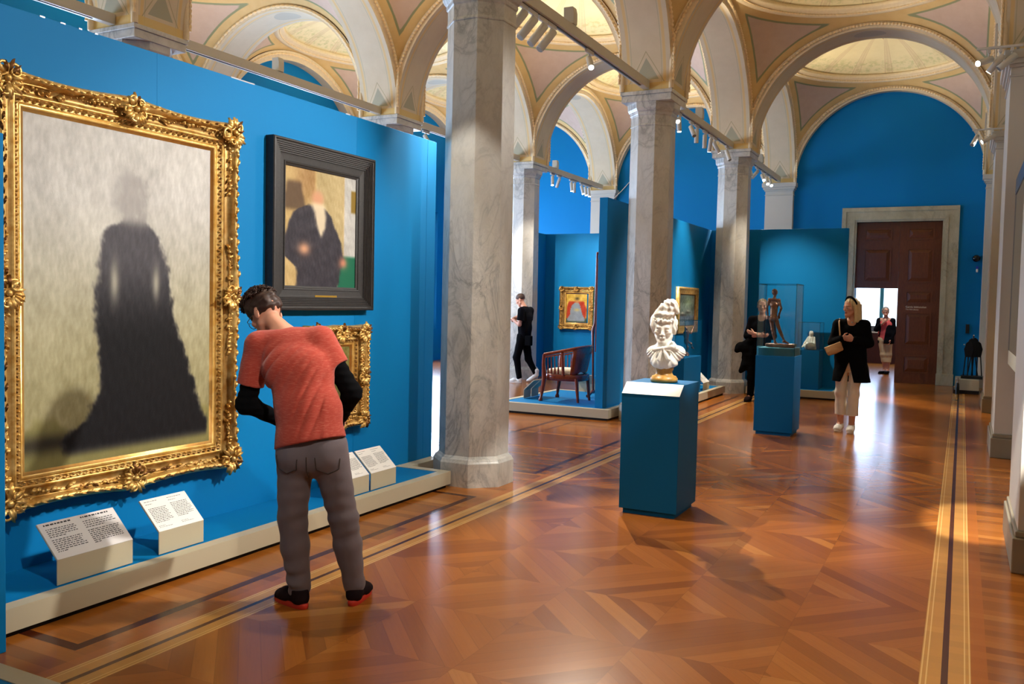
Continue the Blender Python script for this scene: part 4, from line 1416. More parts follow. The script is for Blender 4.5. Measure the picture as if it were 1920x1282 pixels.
def canvas(root, T, win, paint, n=(140, 200), name='canvas'):
    """painted picture surface; paint(u, v) -> rgb (sRGB 0..255), u to the right, v downwards"""
    ya, yb, za, zb = win
    U, Vv = np.meshgrid(np.linspace(0, 1, n[0]), np.linspace(0, 1, n[1]), indexing='xy')
    c = paint(U, Vv) / 255.0
    c = np.clip(c, 0, 1)
    c = np.where(c <= 0.04045, c / 12.92, ((c + 0.055) / 1.055) ** 2.4)
    P = np.array([T(ya + (yb - ya) * u, zb + (za - zb) * v, 0.014) for u, v in zip(U.ravel(), Vv.ravel())])
    off = np.array(root.location)
    return np_mesh(name, P - off, grid_faces(n[1], n[0]), M_CANVAS, root, colors={'Col': c.reshape(-1, 3)})


t = NT('oil_paint_canvas')
t.bump(t.noise(160, 5, 0.7, t.coord('Object')), 0.35, 0.003)
M_CANVAS = t.set(color=t.attr('Col'), rough=0.6, spec=0.2)


def fbm(u, v, s, seed=0, oct=4, ax=1.0, ay=1.0):
    """cheap smooth noise from rotated sines, about -1..1"""
    r = np.random.RandomState(seed)
    out, amp = 0, 1.0
    tot = 0
    for o in range(oct):
        for k in range(3):
            a, p = r.uniform(0, 2 * PI), r.uniform(0, 2 * PI)
            out = out + amp * np.sin(s * 2 ** o * (np.cos(a) * u * ax + np.sin(a) * v * ay) * 2 * PI + p + 1.3 * np.sin(s * 2 ** o * (np.sin(a) * u - np.cos(a) * v) * 3 + p * 2))
            tot += amp
        amp *= 0.6
    return out / tot * 1.8


def sm(x, a, b):
    t_ = np.clip((x - a) / (b - a), 0, 1)
    return t_ * t_ * (3 - 2 * t_)


def lay(img, mask, rgb):
    m = mask[..., None]
    return img * (1 - m) + np.array(rgb, float) * m


def prof_mask(u, v, pts, soft=0.02):
    """inside between left(v) and right(v): pts = [(v, left, right)]"""
    vv = [p[0] for p in pts]
    l, r = np.interp(v, vv, [p[1] for p in pts]), np.interp(v, vv, [p[2] for p in pts])
    return sm(u, l - soft, l + soft) * (1 - sm(u, r - soft, r + soft)) * sm(v, vv[0] - soft, vv[0] + soft) * (1 - sm(v, vv[-1] - soft, vv[-1] + soft))


def paint_dark_gown(u, v):
    """pale grey ground turning olive below, with one tall dark bell shaped mass"""
    n, n2, fine = fbm(u, v, 2.2, 1), fbm(u, v, 7, 2), fbm(u, v, 26, 3, 3, 1, 0.5)
    img = np.zeros(u.shape + (3,)) + np.array([186, 184, 179.])
    img = lay(img, sm(v, 0.15, 0.7), (164, 158, 128))
    img = lay(img, sm(v, 0.45, 0.95) * 0.8, (146, 138, 96))
    img = img + (n * 9 + n2 * 6 + fine * 9)[..., None]
    img = lay(img, sm(v + 0.05 * n, 0.86, 0.9) * 0.75, (122, 116, 66))
    img = lay(img, np.exp(-((u - 0.1) / 0.26) ** 2 - ((v - 0.93) / 0.028) ** 2) * 0.9, (40, 36, 30))
    w = 0.02 * n2 + 0.005 * fine
    body = prof_mask(u + w, v, [(0.27, 0.47, 0.60), (0.31, 0.39, 0.68), (0.40, 0.35, 0.73), (0.52, 0.34, 0.76), (0.60, 0.34, 0.78), (0.68, 0.36, 0.83), (0.78, 0.36, 0.89), (0.86, 0.31, 0.94), (0.93, 0.17, 0.985), (0.965, 0.19, 0.97)], 0.022)
    img = lay(img, body * 0.95, (70, 68, 74))
    img = lay(img, body * sm(v, 0.36, 0.66) * 0.95, (13, 12, 15))
    head = prof_mask(u + w * 1.4, v, [(0.115, 0.47, 0.56), (0.14, 0.45, 0.60), (0.20, 0.44, 0.60), (0.28, 0.47, 0.60)], 0.035)
    img = lay(img, head * 0.62, (140, 136, 134))
    st = np.abs(fbm(u, v, 34, 9, 2, 0.5, 1.6))
    img = img + (body * fine * 5)[..., None]
    gap1 = np.exp(-((u - 0.435) / 0.022) ** 2 - ((v - 0.46) / 0.06) ** 2)
    gap2 = np.exp(-((u - 0.665) / 0.02) ** 2 - ((v - 0.46) / 0.05) ** 2)
    img = lay(img, np.clip(gap1 + gap2, 0, 1) * 0.8, (176, 172, 154))
    return img


def paint_dark_coat(u, v):
    """ochre ground, pale grey panel at the right, one broad charcoal mass with a pale streak, green low corner"""
    n, n2, f = fbm(u, v, 2, 11), fbm(u, v, 6, 12), fbm(u, v, 20, 13, 3, 1.2, 0.5)
    img = np.zeros(u.shape + (3,)) + np.array([176, 150, 100.])
    img = lay(img, sm(u, 0.4, 0.44) * (1 - sm(u, 0.80, 0.83)), (164, 146, 104))
    img = lay(img, sm(u, 0.81, 0.84), (166, 164, 158))
    img = lay(img, sm(u, 0.0, 0.3) * (1 - sm(u, 0.38, 0.42)) * (1 - sm(v, 0.1, 0.4)) * 0.6, (120, 84, 48))
    img = img + (n * 8 + n2 * 7 + f * 6)[..., None]
    img = lay(img, prof_mask(u + 0.01 * n2, v, [(0.12, 0.03, 0.22), (0.25, 0.0, 0.24), (0.36, 0.0, 0.3)], 0.03) * 0.75, (60, 44, 34))
    img = lay(img, sm(u, 0.70, 0.76) * sm(v, 0.70, 0.74), (22, 92, 66))
    img = lay(img, sm(u, 0.92, 0.94) * sm(v, 0.10, 0.13) * (1 - sm(v, 0.30, 0.33)), (120, 96, 34))
    coat = prof_mask(u + 0.012 * n2, v, [(0.30, 0.30, 0.52), (0.37, 0.12, 0.62), (0.48, 0.05, 0.70), (0.60, 0.0, 0.78), (0.75, 0.0, 0.84), (0.84, 0.16, 0.78), (1.02, 0.16, 0.74)], 0.02)
    img = lay(img, coat, (50, 46, 52))
    img = img + (coat * (n2 * 8 + f * 5))[..., None]
    img = lay(img, np.exp(-(((u - 0.44) / 0.085) ** 2 + ((v - 0.24) / 0.075) ** 2) ** 2), (186, 136, 104))
    img = lay(img, prof_mask(u + 0.01 * n2, v, [(0.28, 0.36, 0.54), (0.38, 0.40, 0.56), (0.48, 0.44, 0.55), (0.56, 0.47, 0.51)], 0.03) * 0.9, (206, 190, 160))
    img = lay(img, np.exp(-((u - 0.26) / 0.075) ** 2 - ((v - 0.68) / 0.05) ** 2), (188, 140, 108))
    img = lay(img, np.exp(-((u - 0.82) / 0.06) ** 2 - ((v - 0.78) / 0.05) ** 2), (176, 118, 92))
    return img


def paint_red_chair(u, v):
    n, f = fbm(u, v, 3, 21), fbm(u, v, 12, 22)
    img = np.zeros(u.shape + (3,)) + np.array([206, 168, 70.])
    img = img + (n * 10 + f * 8)[..., None]
    img = lay(img, sm(v, 0.80, 0.9), (78, 92, 70))
    img = lay(img, prof_mask(u + 0.02 * n, v, [(0.26, 0.14, 0.86), (0.45, 0.04, 0.96), (0.7, 0.02, 0.98), (0.86, 0.02, 0.94)], 0.04), (176, 58, 34))
    img = lay(img, prof_mask(u + 0.02 * f, v, [(0.30, 0.42, 0.60), (0.40, 0.28, 0.68), (0.58, 0.20, 0.74), (0.72, 0.20, 0.80), (0.88, 0.06, 0.92), (0.96, 0.08, 0.90)], 0.03), (138, 148, 158))
    img = img + (n * 9)[..., None]
    img = lay(img, np.exp(-((u - 0.53) / 0.09) ** 2 - ((v - 0.24) / 0.09) ** 2), (190, 140, 84))
    img = lay(img, np.exp(-((u - 0.53) / 0.10) ** 2 - ((v - 0.16) / 0.05) ** 2), (74, 66, 34))
    img = lay(img, np.exp(-((u - 0.53) / 0.13) ** 2 - ((v - 0.56) / 0.05) ** 2) * 0.8, (206, 178, 96))
    return img


def paint_harbour(u, v):
    n, f = fbm(u, v, 4, 31, 4, 1, 0.5), fbm(u, v, 14, 32, 3, 1.5, 0.4)
    img = np.zeros(u.shape + (3,)) + np.array([92, 104, 96.])
    img = lay(img, np.exp(-((u - 0.6) / 0.3) ** 2 - ((v - 0.2) / 0.22) ** 2), (132, 150, 120))
    img = lay(img, sm(v, 0.6, 0.75), (84, 98, 112))
    img = img + (n * 22 + f * 16)[..., None]
    for (a, b, w, h) in ((0.25, 0.66, 0.2, 0.03), (0.6, 0.58, 0.16, 0.02)):
        img = lay(img, np.exp(-((u - a) / w) ** 2 - ((v - b) / h) ** 2), (52, 44, 36))
        img = lay(img, np.exp(-((u - a) / (w * 0.6)) ** 2 - ((v - b + 0.07) / 0.03) ** 2) * 0.7, (190, 184, 164))
    return img


def paint_green_field(u, v):
    n, f = fbm(u, v, 3, 41), fbm(u, v, 12, 42)
    img = np.zeros(u.shape + (3,)) + np.array([112, 104, 52.])
    img = lay(img, sm(v, 0.45, 0.6), (88, 84, 44))
    return img + (n * 14 + f * 10)[..., None]


# big gold framed picture
TL = lambda y, z, h: (WX + h * 1.15, y, z)
p1 = thing('framed_painting', 'huge picture of a dark gown shape in an ornate gold frame', 'painting', (WX, 3.61, 0.45), group='framed pictures')
WIN = (2.911, 4.190, 0.655, 2.550)
ornate_frame(p1, WX, 2.704, 4.397, 0.448, 2.757, WIN, 5, 1.0, TL)
canvas(p1, TL, WIN, paint_dark_gown, (190, 280))
# black ribbed frame
p2 = thing('framed_painting', 'picture of a dark coated shape in a wide black frame', 'painting', (WX, 5.31, 1.52), group='framed pictures')
m = MB()
prof = [(0.0, 0.0), (0.0, 0.070), (0.006, 0.078), (0.016, 0.080), (0.020, 0.072)]
for k in range(6):
    a = 0.026 + k * 0.013
    prof += [(a, 0.070 - k * 0.005), (a + 0.008, 0.070 - k * 0.005), (a + 0.009, 0.063 - k * 0.005)]
prof += [(0.112, 0.036), (0.150, 0.032), (0.153, 0.038), (0.162, 0.036), (0.166, 0.028), (0.180, 0.022), (0.181, 0.006)]
B0, B1, BZ0, BZ1 = 4.715, 5.905, 1.515, 2.745
TLB = lambda y, z, h: (WX + h, y, z)
frame_rail(m, prof, B0, B1, BZ0, BZ1, TLB)
for v in range(0):
    pass
M_EBONY = wood_mat('black_ribbed_wood', (36, 33, 32), (52, 48, 46), 0.5, (4, 4, 4))
fb = m.build('frame', M_EBONY, p2)
for pl in fb.data.polygons:
    pl.use_smooth = False
MB().box(WX + 0.034, WX + 0.040, 5.21, 5.47, 1.588, 1.628).build('name_plate', plain('brass_plate', (190, 150, 60), 0.4, 0.8), p2, bevel=0.001)
WIN = (4.895, 5.725, 1.695, 2.566)
canvas(p2, TLB, WIN, paint_dark_coat, (150, 190))
# smaller gold frame behind the man
p3 = thing('framed_painting', 'green brown picture in a gold frame, partly hidden by the man in the red shirt', 'painting', (WX, 5.47, 0.56), group='framed pictures')
WIN = (5.295, 5.665, 0.745, 1.235)
ornate_frame(p3, WX, 5.120, 5.845, 0.570, 1.400, (5.295, 5.665, 0.745, 1.235), 9, 0.95, TL, 0.008, True)
canvas(p3, TL, WIN, paint_green_field, (60, 80))
# painting on the far cross wall
YB_ = 17.20
TF = lambda x, z, h: (x, YB_ - h, z)
p4 = thing('framed_painting', 'small picture with a red chair shape in a gold frame behind the armchair', 'painting', (-7.29, YB_, 1.03), group='framed pictures')
ornate_frame(p4, 0, -7.690, -6.895, 1.035, 1.945, (-7.545, -7.070, 1.190, 1.790), 12, 0.9, TF, 0.004, True)
canvas(p4, TF, (-7.545, -7.070, 1.190, 1.790), paint_red_chair, (70, 80))
# harbour picture on the middle display wall
p5 = thing('framed_painting', 'harbour picture in a plain gold frame above the glass case, behind the bust', 'painting', (WX, 15.36, 1.10), group='framed pictures')
m = MB()
frame_rail(m, [(0, 0), (0, 0.05), (0.02, 0.06), (0.04, 0.05), (0.10, 0.04), (0.115, 0.045), (0.125, 0.03), (0.14, 0.012)], 14.70, 15.97, 1.110, 1.925, TLB, 1)
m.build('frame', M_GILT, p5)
canvas(p5, TLB, (14.84, 15.83, 1.25, 1.785), paint_harbour, (80, 60))
# ------------------------------------------------------------------ ceiling rails and track spotlights
def rail(x, y0, y1, label):
    o = thing('light_rail', label, 'light rail', (x, (y0 + y1) / 2, 4.45), group='pale light rails between the capitals')
    MB().box(x - 0.045, x + 0.045, y0, y1, 4.465, 4.580).build('beam', M_BEAM, o, bevel=0.004)
    MB().box(x - 0.012, x + 0.012, y0 + 0.25, y1 - 0.25, 4.458, 4.468).build('track', M_TRACK, o)
    return o


rail(ROW_A, 2.34, 6.46, 'light rail from the nearest column toward the viewer')
rail(ROW_A, 7.14, 11.26, 'light rail between the nearest and the second column')
rail(ROW_A, 11.94, 16.06, 'light rail between the second and third column')
rail(ROW_A, 16.74, 20.70, 'light rail from the third column to the far wall')
rail(ROW_B, 2.34, 6.46, 'light rail above the top left corner of the blue wall')
rail(ROW_B, 7.14, 11.26, 'light rail above the long blue wall, between two capitals')
rail(ROW_B, 11.94, 16.06, 'light rail above the far end of the long blue wall')
rail(ROW_B, 16.74, 20.70, 'light rail above the small gold framed painting')


def spot(x, y, z, aim, label, group, lit=True, watts=0.0, cone=34, color=WARM, blend=0.5, L=0.17, r=0.034, along='y', size=0.03):
    """track spotlight: adapter under the rail at (x, y, z), yoke, barrel turned to the aim, lens and its lamp"""
    o = thing('track_spotlight', label, 'spotlight', (x, y, z), group=group)
    a = Vector(aim)
    piv = Vector((x, y, z - 0.11))
    d = (a - piv).normalized()
    if along == 'y':
        MB().box(x - 0.017, x + 0.017, y - 0.10, y + 0.10, z - 0.042, z).build('adapter', M_SPOT, o, bevel=0.004)
    else:
        MB().box(x - 0.017, x + 0.017, y - 0.017, y + 0.017, z - 0.04, z + 0.0).build('adapter', M_SPOT, o, bevel=0.004)
    MB().tube([(x, y, z - 0.03), tuple(piv)], 0.010, 8).ball(tuple(piv), 0.020, 8, 6).build('yoke', M_SPOT, o)
    s, e = piv - d * 0.05, piv + d * L
    b = MB().tube([tuple(s), tuple(s + d * 0.006), tuple(e - d * 0.004), tuple(e)], [r * 0.8, r, r, r * 0.94], 20)
    brl = b.build('barrel', M_SPOT, o)
    u = d.orthogonal().normalized()
    w = d.cross(u)
    c = e + d * 0.0015
    ring = [tuple(c + (math.cos(2 * PI * k / 20) * u + math.sin(2 * PI * k / 20) * w) * r * 0.86) for k in range(20)]
    ring2 = [tuple(Vector(p) - d * 0.001) for p in ring]
    MB().loft([ring2, ring], smooth=False).build('lens', M_LENS if lit else M_LENS_OFF, brl)
    if watts:
        ld = bpy.data.lights.new('spot_lamp', 'SPOT')
        ld.energy = watts
        ld.color = color
        ld.spot_size = math.radians(cone)
        ld.spot_blend = blend
        ld.shadow_soft_size = size
        lo = bpy.data.objects.new('spot_lamp', ld)
        COL.objects.link(lo)
        lo.parent = o
        off = Vector(o.location)
        lo.location = e + d * 0.02 - off
        lo.rotation_euler = d.to_track_quat('-Z', 'Y').to_euler()
    return o


G1 = 'spotlights on the rail beside the nearest column'
Z = 4.458
ordn = ('first', 'second', 'third', 'fourth', 'fifth')
for k, y in enumerate((7.36, 7.58, 7.80, 8.03, 8.24)):
    spot(ROW_A, y, Z, (-5.6, y - 2.6, 0.4), 'white spotlight pointing down left, %s of five from the nearest column' % ordn[k], G1, False, 150, 40, WARM, L=0.22, r=0.042)
spot(ROW_A, 9.27, Z, (-1.95, 6.35, 1.15), 'single lit spotlight on the rail left of the second column', G1, True, 900, 36, WARM, blend=0.4, size=0.015)
G2 = 'spotlights on the rail between second and third column'
for k, (y, aim, w) in enumerate(((12.50, (-0.5, 9.2, 1.0), 160), (12.78, (-3.6, 12.7, 0.3), 120), (13.45, (-2.1, 11.5, 1.2), 260), (13.75, (-3.9, 13.9, 0.3), 120), (14.25, (-4.0, 14.6, 0.4), 120), (14.62, (-4.4, 15.3, 1.6), 120), (14.88, (-2.6, 16.97, 1.45), 170), (15.75, (-2.0, 14.4, 0.2), 90))):
    spot(ROW_A, y, Z, aim, 'white spotlight, number %d from the second column on the rail to the third' % (k + 1), G2, k in (0, 1, 5, 6), w * 2.4, 46, blend=1.0)
G3 = 'spotlights on the rail beyond the third column'
for k, (y, aim, w) in enumerate(((17.6, (-3.0, 17.4, 1.6), 120), (18.3, (-6.0, 16.0, 1.0), 160), (18.85, (-1.5, 14.5, 0.4), 200), (19.3, (-2.6, 16.9, 1.4), 220), (19.7, (-1.9, 15.6, 0.6), 200))):
    spot(ROW_A, y, Z, aim, 'white spotlight, number %d on the rail from the third column to the far wall' % (k + 1), G3, k > 1, w * 3.2, 46)
G4 = 'spotlights on the rail above the small gold framed painting'
for k, (y, aim, w) in enumerate(((17.75, (-7.6, 16.6, 0.6), 140), (18.10, (-9.8, 18.6, 0.5), 100), (18.80, (-7.4, 18.0, 0.2), 120), (18.98, (-8.4, 19.6, 0.5), 100), (19.42, (-6.8, 18.6, 0.6), 120), (19.65, (-7.2, 18.9, 0.3), 120), (19.86, (-7.4, 19.2, 0.4), 120))):
    spot(ROW_B, y, Z, aim, 'white spotlight, number %d on the rail above the small gold framed painting' % (k + 1), G4, k in (0, 2, 4, 5, 6), w * 1.0, 46)
G5 = 'spotlights on the rail beyond the painting wall'
for k, (y, aim, w) in enumerate(((12.6, (-5.3, 12.0, 0.35), 460), (13.4, (-7.0, 17.1, 1.5), 330), (14.4, (-5.4, 17.2, 1.6), 260), (15.0, (-6.6, 17.1, 1.5), 150))):
    spot(ROW_B, y, Z, aim, 'spotlight on the rail behind the nearest column, hidden from view', G5, True, w * 1.2, 46)


# brackets on the right pilasters, each with two spotlights
def bracket(y, label, x0=0.02):
    o = thing('light_bracket', label, 'bracket', (0.18, y - 0.7, 4.45), group='light brackets on the right pilasters')
    MB().box(x0, 0.46, y - 0.715, y - 0.685, 4.452, 4.478).box(0.40, 0.43, y - 0.70, y - 0.45, 4.452, 4.470).box(0.19, 0.212, y - 0.71, y - 0.69, 4.478, 4.72).build('arm', M_SPOT, o, bevel=0.003)
    return o


G6 = 'spotlights on the right pilasters'
bracket(2.0, 'spotlight bracket on the pilaster beside the viewer, outside the frame', -0.14)
bracket(6.8, 'spotlight bracket on the nearest right pilaster, outside the frame')
bracket(11.6, 'spotlight bracket on the right pilaster at the top right of the picture')
bracket(16.4, 'spotlight bracket on the farther right pilaster')
spot(0.14, 10.90, 4.451, (-4.4, 5.6, 1.7), 'left one of two lit spotlights at the top right of the picture', G6, True, 300, 36, NEUT, along='z')
spot(0.25, 10.90, 4.451, (-2.1, 11.5, 1.45), 'right one of two lit spotlights at the top right of the picture', G6, True, 330, 30, NEUT, along='z')
spot(0.08, 15.70, 4.451, (-1.6, 12.6, 0.4), 'small spotlight on the far right pilaster, pointing down left', G6, False, 220, 40, WARM, along='z')
spot(0.30, 15.70, 4.451, (-4.4, 13.9, 1.6), 'small spotlight on the far right pilaster, nearer the wall', G6, True, 620, 44, NEUT, along='z')
spot(-0.10, 1.30, 4.451, (0.17, 7.5, 0.0), 'spotlight beside the viewer aimed along the border of the floor', G6, True, 5000, 7, NEUT, along='z')
spot(0.36, 10.90, 4.451, (-4.3, 9.7, 0.0), 'added spotlight on the right pilaster, brightening the floor before the armchair platform', G6, False, 420, 26, WARM, along='z')  # extra spotlight, added to lay a pool of light on this floor
# the rail spotlights toward the viewer (outside the frame), which light the blue wall and the bust
G7 = 'spotlights on the rail toward the viewer'
spot(ROW_A, 6.05, Z, (-2.05, 6.55, 1.30), 'spotlight near the first column aimed at the bust', G7, True, 480, 30, WARM, size=0.015)
spot(0.20, 6.10, 4.451, (-4.4, 3.9, 2.4), 'spotlight on the nearest right pilaster aimed at the gold framed picture', G6, True, 640, 56, NEUT, along='z', size=0.09)
spot(0.34, 6.10, 4.451, (-4.4, 4.7, 1.1), 'spotlight on the nearest right pilaster aimed at the plinth', G6, True, 470, 50, NEUT, along='z', size=0.09)
spot(0.06, 6.10, 4.451, (-2.05, 6.6, 1.45), 'spotlight on the nearest right pilaster aimed at the bust', G6, True, 620, 16, NEUT, along='z')
spot(0.16, 1.30, 4.451, (-4.4, 3.4, 2.2), 'spotlight beside the viewer aimed at the gold framed picture', G6, True, 320, 50, NEUT, along='z')
spot(0.30, 1.30, 4.451, (-2.0, 4.2, 0.0), 'added spotlight beside the viewer, general light for the floor', G6, True, 150, 60, WARM, along='z')  # added for general light, bounced warm off the floor
spot(ROW_A, 4.3, Z, (-1.4, 4.2, 0.0), 'added spotlight above the painting wall, general light for the floor', G7, True, 130, 60, WARM)  # also added, lifts the floor and the room around it


spot(ROW_A, 5.05, Z, (-3.72, 6.45, 2.2), 'spotlight above the painting wall aimed at the nearest column', G7, True, 120, 40, NEUT)


# uplight boxes on the rails wash the domes on either side
def uplight(x, y, label, domes, z=4.58, w=100):
    o = thing('uplight_box', label, 'uplight', (x, y, z), group='uplight boxes on the rails')
    MB().prism([(x - 0.06, z), (x + 0.06, z), (x + 0.06, z + 0.12), (x + 0.045, z + 0.18), (x - 0.06, z + 0.18)], 'y', y - 0.05, y + 0.05).build('housing', M_BEAM, o, bevel=0.004)
    for (dx, dy) in domes:
        d = bpy.data.lights.new('uplight_lamp', 'SPOT')
        d.energy = w
        d.color = (1.0, 0.84, 0.60)
        d.spot_size = math.radians(84)
        d.spot_blend = 0.8
        d.shadow_soft_size = 0.05
        l = bpy.data.objects.new('uplight_lamp', d)
        COL.objects.link(l)
        l.parent = o
        l.location = (0, 0, 0.22)
        l.rotation_euler = (Vector((dx, dy, 6.9)) - Vector((x, y, z + 0.22))).to_track_quat('-Z', 'Y').to_euler()
    return o


XC = [b[0] for b in XB]
for k, (y, c) in enumerate(((4.3, 4.4), (8.72, 9.2), (13.9, 14.0), (18.6, 18.77))):
    uplight(ROW_A, y, ['pale uplight box on the rail toward the viewer', 'pale uplight box on the rail right of the nearest column', 'pale uplight box on the rail beyond the second column', 'pale uplight box on the rail near the far wall'][k], ((XC[0], c), (XC[1], c)), w=290)
for k, (y, c) in enumerate(((4.3, 4.4), (9.0, 9.2), (13.9, 14.0), (17.9, 18.77))):
    uplight(ROW_B, y, ['uplight box above the top left of the blue wall', 'uplight box on the rail above the long blue wall', 'uplight box beyond the blue wall end', 'small uplight box on the rail above the small gold framed painting'][k], ((XC[1], c), (XC[2], c)), w=290)
# ------------------------------------------------------------------ smooth bodies: distance fields meshed by surface nets
A3 = lambda p: np.asarray(p, np.float64)


def unit(v):
    v = A3(v)
    return v / np.linalg.norm(v)


def cap(a, b, ra, rb):
    a, b = A3(a), A3(b)
    ab = b - a
    L2 = max(ab @ ab, 1e-12)

    def f(P):
        t_ = np.clip((P - a) @ ab / L2, 0, 1)
        q = P - (a + t_[:, None] * ab)
        return np.sqrt((q * q).sum(1)) - (ra + (rb - ra) * t_)
    return f


def ecap(a, b, ra, rb, w, s0, s1=None):
    """tapered capsule whose section is widened by s along the unit vector w"""
    a, b, w = A3(a), A3(b), unit(w)
    ab = b - a
    L2 = max(ab @ ab, 1e-12)
    s1 = s0 if s1 is None else s1

    def f(P):
        t_ = np.clip((P - a) @ ab / L2, 0, 1)
        q = P - (a + t_[:, None] * ab)
        s = s0 + (s1 - s0) * t_
        qw = q @ w
        r = ra + (rb - ra) * t_
        q2 = q - qw[:, None] * w
        k = np.sqrt((q2 * q2).sum(1) + (qw / s) ** 2)
        return (k - r) * 0.85
    return f


def ell(c, r, R=None):
    c, r = A3(c), A3(r)

    def f(P):
        q = P - c
        if R is not None:
            q = q @ R
        k0 = np.sqrt(((q / r) ** 2).sum(1))
        k1 = np.sqrt(((q / (r * r)) ** 2).sum(1)) + 1e-9
        return k0 * (k0 - 1.0) / k1
    return f


def rbox(c, hs, R=None, rad=0.01):
    c, hs = A3(c), A3(hs) - rad

    def f(P):
        q = P - c
        if R is not None:
            q = q @ R
        d = np.abs(q) - hs
        return np.sqrt((np.maximum(d, 0) ** 2).sum(1)) + np.minimum(d.max(1), 0) - rad
    return f


def smin(a, b, k):
    if k <= 0:
        return np.minimum(a, b)
    h = np.clip(0.5 + 0.5 * (b - a) / k, 0, 1)
    return b * (1 - h) + a * h - k * h * (1 - h)


def union(prims, k=0.03):
    def f(P):
        d = None
        for p in prims:
            kk = k
            if isinstance(p, tuple):
                p, kk = p
            v = p(P)
            d = v if d is None else smin(d, v, kk)
        return d
    return f


def cut(f, *planes):
    """keep the side the normals point away from: planes = (point, normal)"""
    pl = [(A3(p), unit(n)) for p, n in planes]

    def g(P):
        d = f(P)
        for p, n in pl:
            d = np.maximum(d, (P - p) @ n)
        return d
    return g


def sub(f, g, k=0.01):
    def h(P):
        return -smin(-f(P), g(P), k)
    return h


def wob(P, s, seed=0):
    """smooth pseudo noise, about -1..1"""
    r = np.random.RandomState(seed)
    o = 0
    for i in range(4):
        d = unit(r.normal(size=3))
        e = unit(r.normal(size=3))
        o = o + np.sin(P @ d * s + 1.7 * np.sin(P @ e * s * 0.6 + i) + r.uniform(0, 6))
    return o / 3.0


def surface_nets(G, lo, h):
    I = G < 0
    nx, ny, nz = G.shape
    cs = [(i, j, k) for i in (0, 1) for j in (0, 1) for k in (0, 1)]
    s = np.zeros((nx - 1, ny - 1, nz - 1), np.int8)
    for i, j, k in cs:
        s += I[i:nx - 1 + i, j:ny - 1 + j, k:nz - 1 + k]
    act = (s > 0) & (s < 8)
    idx = np.argwhere(act)
    vid = np.full(act.shape, -1, np.int64)
    vid[act] = np.arange(len(idx))
    acc = np.zeros((len(idx), 3))
    cnt = np.zeros(len(idx))
    for a in range(8):
        for b in range(a + 1, 8):
            ca, cb = np.array(cs[a]), np.array(cs[b])
            if abs(ca - cb).sum() != 1:
                continue
            ga = G[tuple((idx + ca).T)]
            gb = G[tuple((idx + cb).T)]
            x = (ga < 0) != (gb < 0)
            t_ = np.where(x, ga / np.where(x, ga - gb, 1), 0)
            acc += np.where(x[:, None], ca + t_[:, None] * (cb - ca), 0)
            cnt += x
    V = lo + h * (idx + acc / cnt[:, None])
    F = []
    for ax in range(3):
        sl0, sl1 = [slice(1, -1)] * 3, [slice(1, -1)] * 3
        sl0[ax], sl1[ax] = slice(0, -1), slice(1, None)
        e0, e1 = I[tuple(sl0)], I[tuple(sl1)]
        x = np.argwhere(e0 != e1)
        if not len(x):
            continue
        flip = e0[tuple(x.T)]
        o = np.ones(3, int)
        o[ax] = 0
        b = x + o
        u, v = [(1, 2), (2, 0), (0, 1)][ax]
        q = []
        for du, dv in ((-1, -1), (0, -1), (0, 0), (-1, 0)):
            c = b.copy()
            c[:, u] += du
            c[:, v] += dv
            q.append(vid[tuple(c.T)])
        q = np.stack(q, 1)
        q[~flip] = q[~flip][:, ::-1]
        F.append(q)
    return V, np.concatenate(F)


def sdf_mesh(f, lo, hi, h, relax=1):
    lo, hi = A3(lo), A3(hi)
    B = 8
    nb = np.ceil((hi - lo) / h / B).astype(int) + 1
    n = nb * B
    G = np.ones(n, np.float32)
    bi = np.stack(np.meshgrid(*[np.arange(k) for k in nb], indexing='ij'), -1).reshape(-1, 3)
    cen = lo + h * (bi * B + (B - 1) / 2)
    d = f(cen)
    R = h * B * 0.9 * 1.7
    far_in = bi[d < -R]
    for b in far_in:
        G[b[0] * B:b[0] * B + B, b[1] * B:b[1] * B + B, b[2] * B:b[2] * B + B] = -1
    near = bi[np.abs(d) <= R]
    loc = np.stack(np.meshgrid(*[np.arange(B)] * 3, indexing='ij'), -1).reshape(-1, 3)
    for c0 in range(0, len(near), 400):
        nbk = near[c0:c0 + 400]
        ids = (nbk[:, None, :] * B + loc[None]).reshape(-1, 3)
        G[tuple(ids.T)] = f(lo + h * ids)
    G[0], G[-1], G[:, 0], G[:, -1], G[:, :, 0], G[:, :, -1] = (1,) * 6
    V, F = surface_nets(G, lo, h)
    for _ in range(relax):
        S, c = np.zeros_like(V), np.zeros(len(V))
        for a, b in ((0, 1), (1, 2), (2, 3), (3, 0)):
            for p, q in ((a, b), (b, a)):
                S += np.stack([np.bincount(F[:, p], V[F[:, q], i], len(V)) for i in range(3)], 1)
                c += np.bincount(F[:, p], minlength=len(V))
        V = V * 0.5 + 0.5 * S / np.maximum(c, 1)[:, None]
    return V, F


def sdf_obj(name, f, lo, hi, h, mat, parent=None, colf=None, relax=1, origin=None):
    V, F = sdf_mesh(f, lo, hi, h, relax)
    cols = {'Col': colf(V)} if colf else None
    off = np.zeros(3)
    p = parent
    while p is not None:
        off += np.array(p.location)
        p = p.parent
    if origin is not None:
        off = A3(origin)
    return np_mesh(name, V - off, F, mat, parent, tuple(origin) if (origin is not None and parent is None) else None, colors=cols)


def flat(*rgb):
    c = np.array(lin(*rgb)[:3])
    return lambda V: np.repeat(c[None], len(V), 0)


# ---------------------------------------------------------------- head
def head_frame(front, up=(0, 0, 1)):
    fr = unit(front)
    ey = -fr
    ez = A3(up) - (A3(up) @ ey) * ey
    ez = ez / np.linalg.norm(ez)
    ex = np.cross(ey, ez)
    return np.stack([ex, ey, ez], 1)


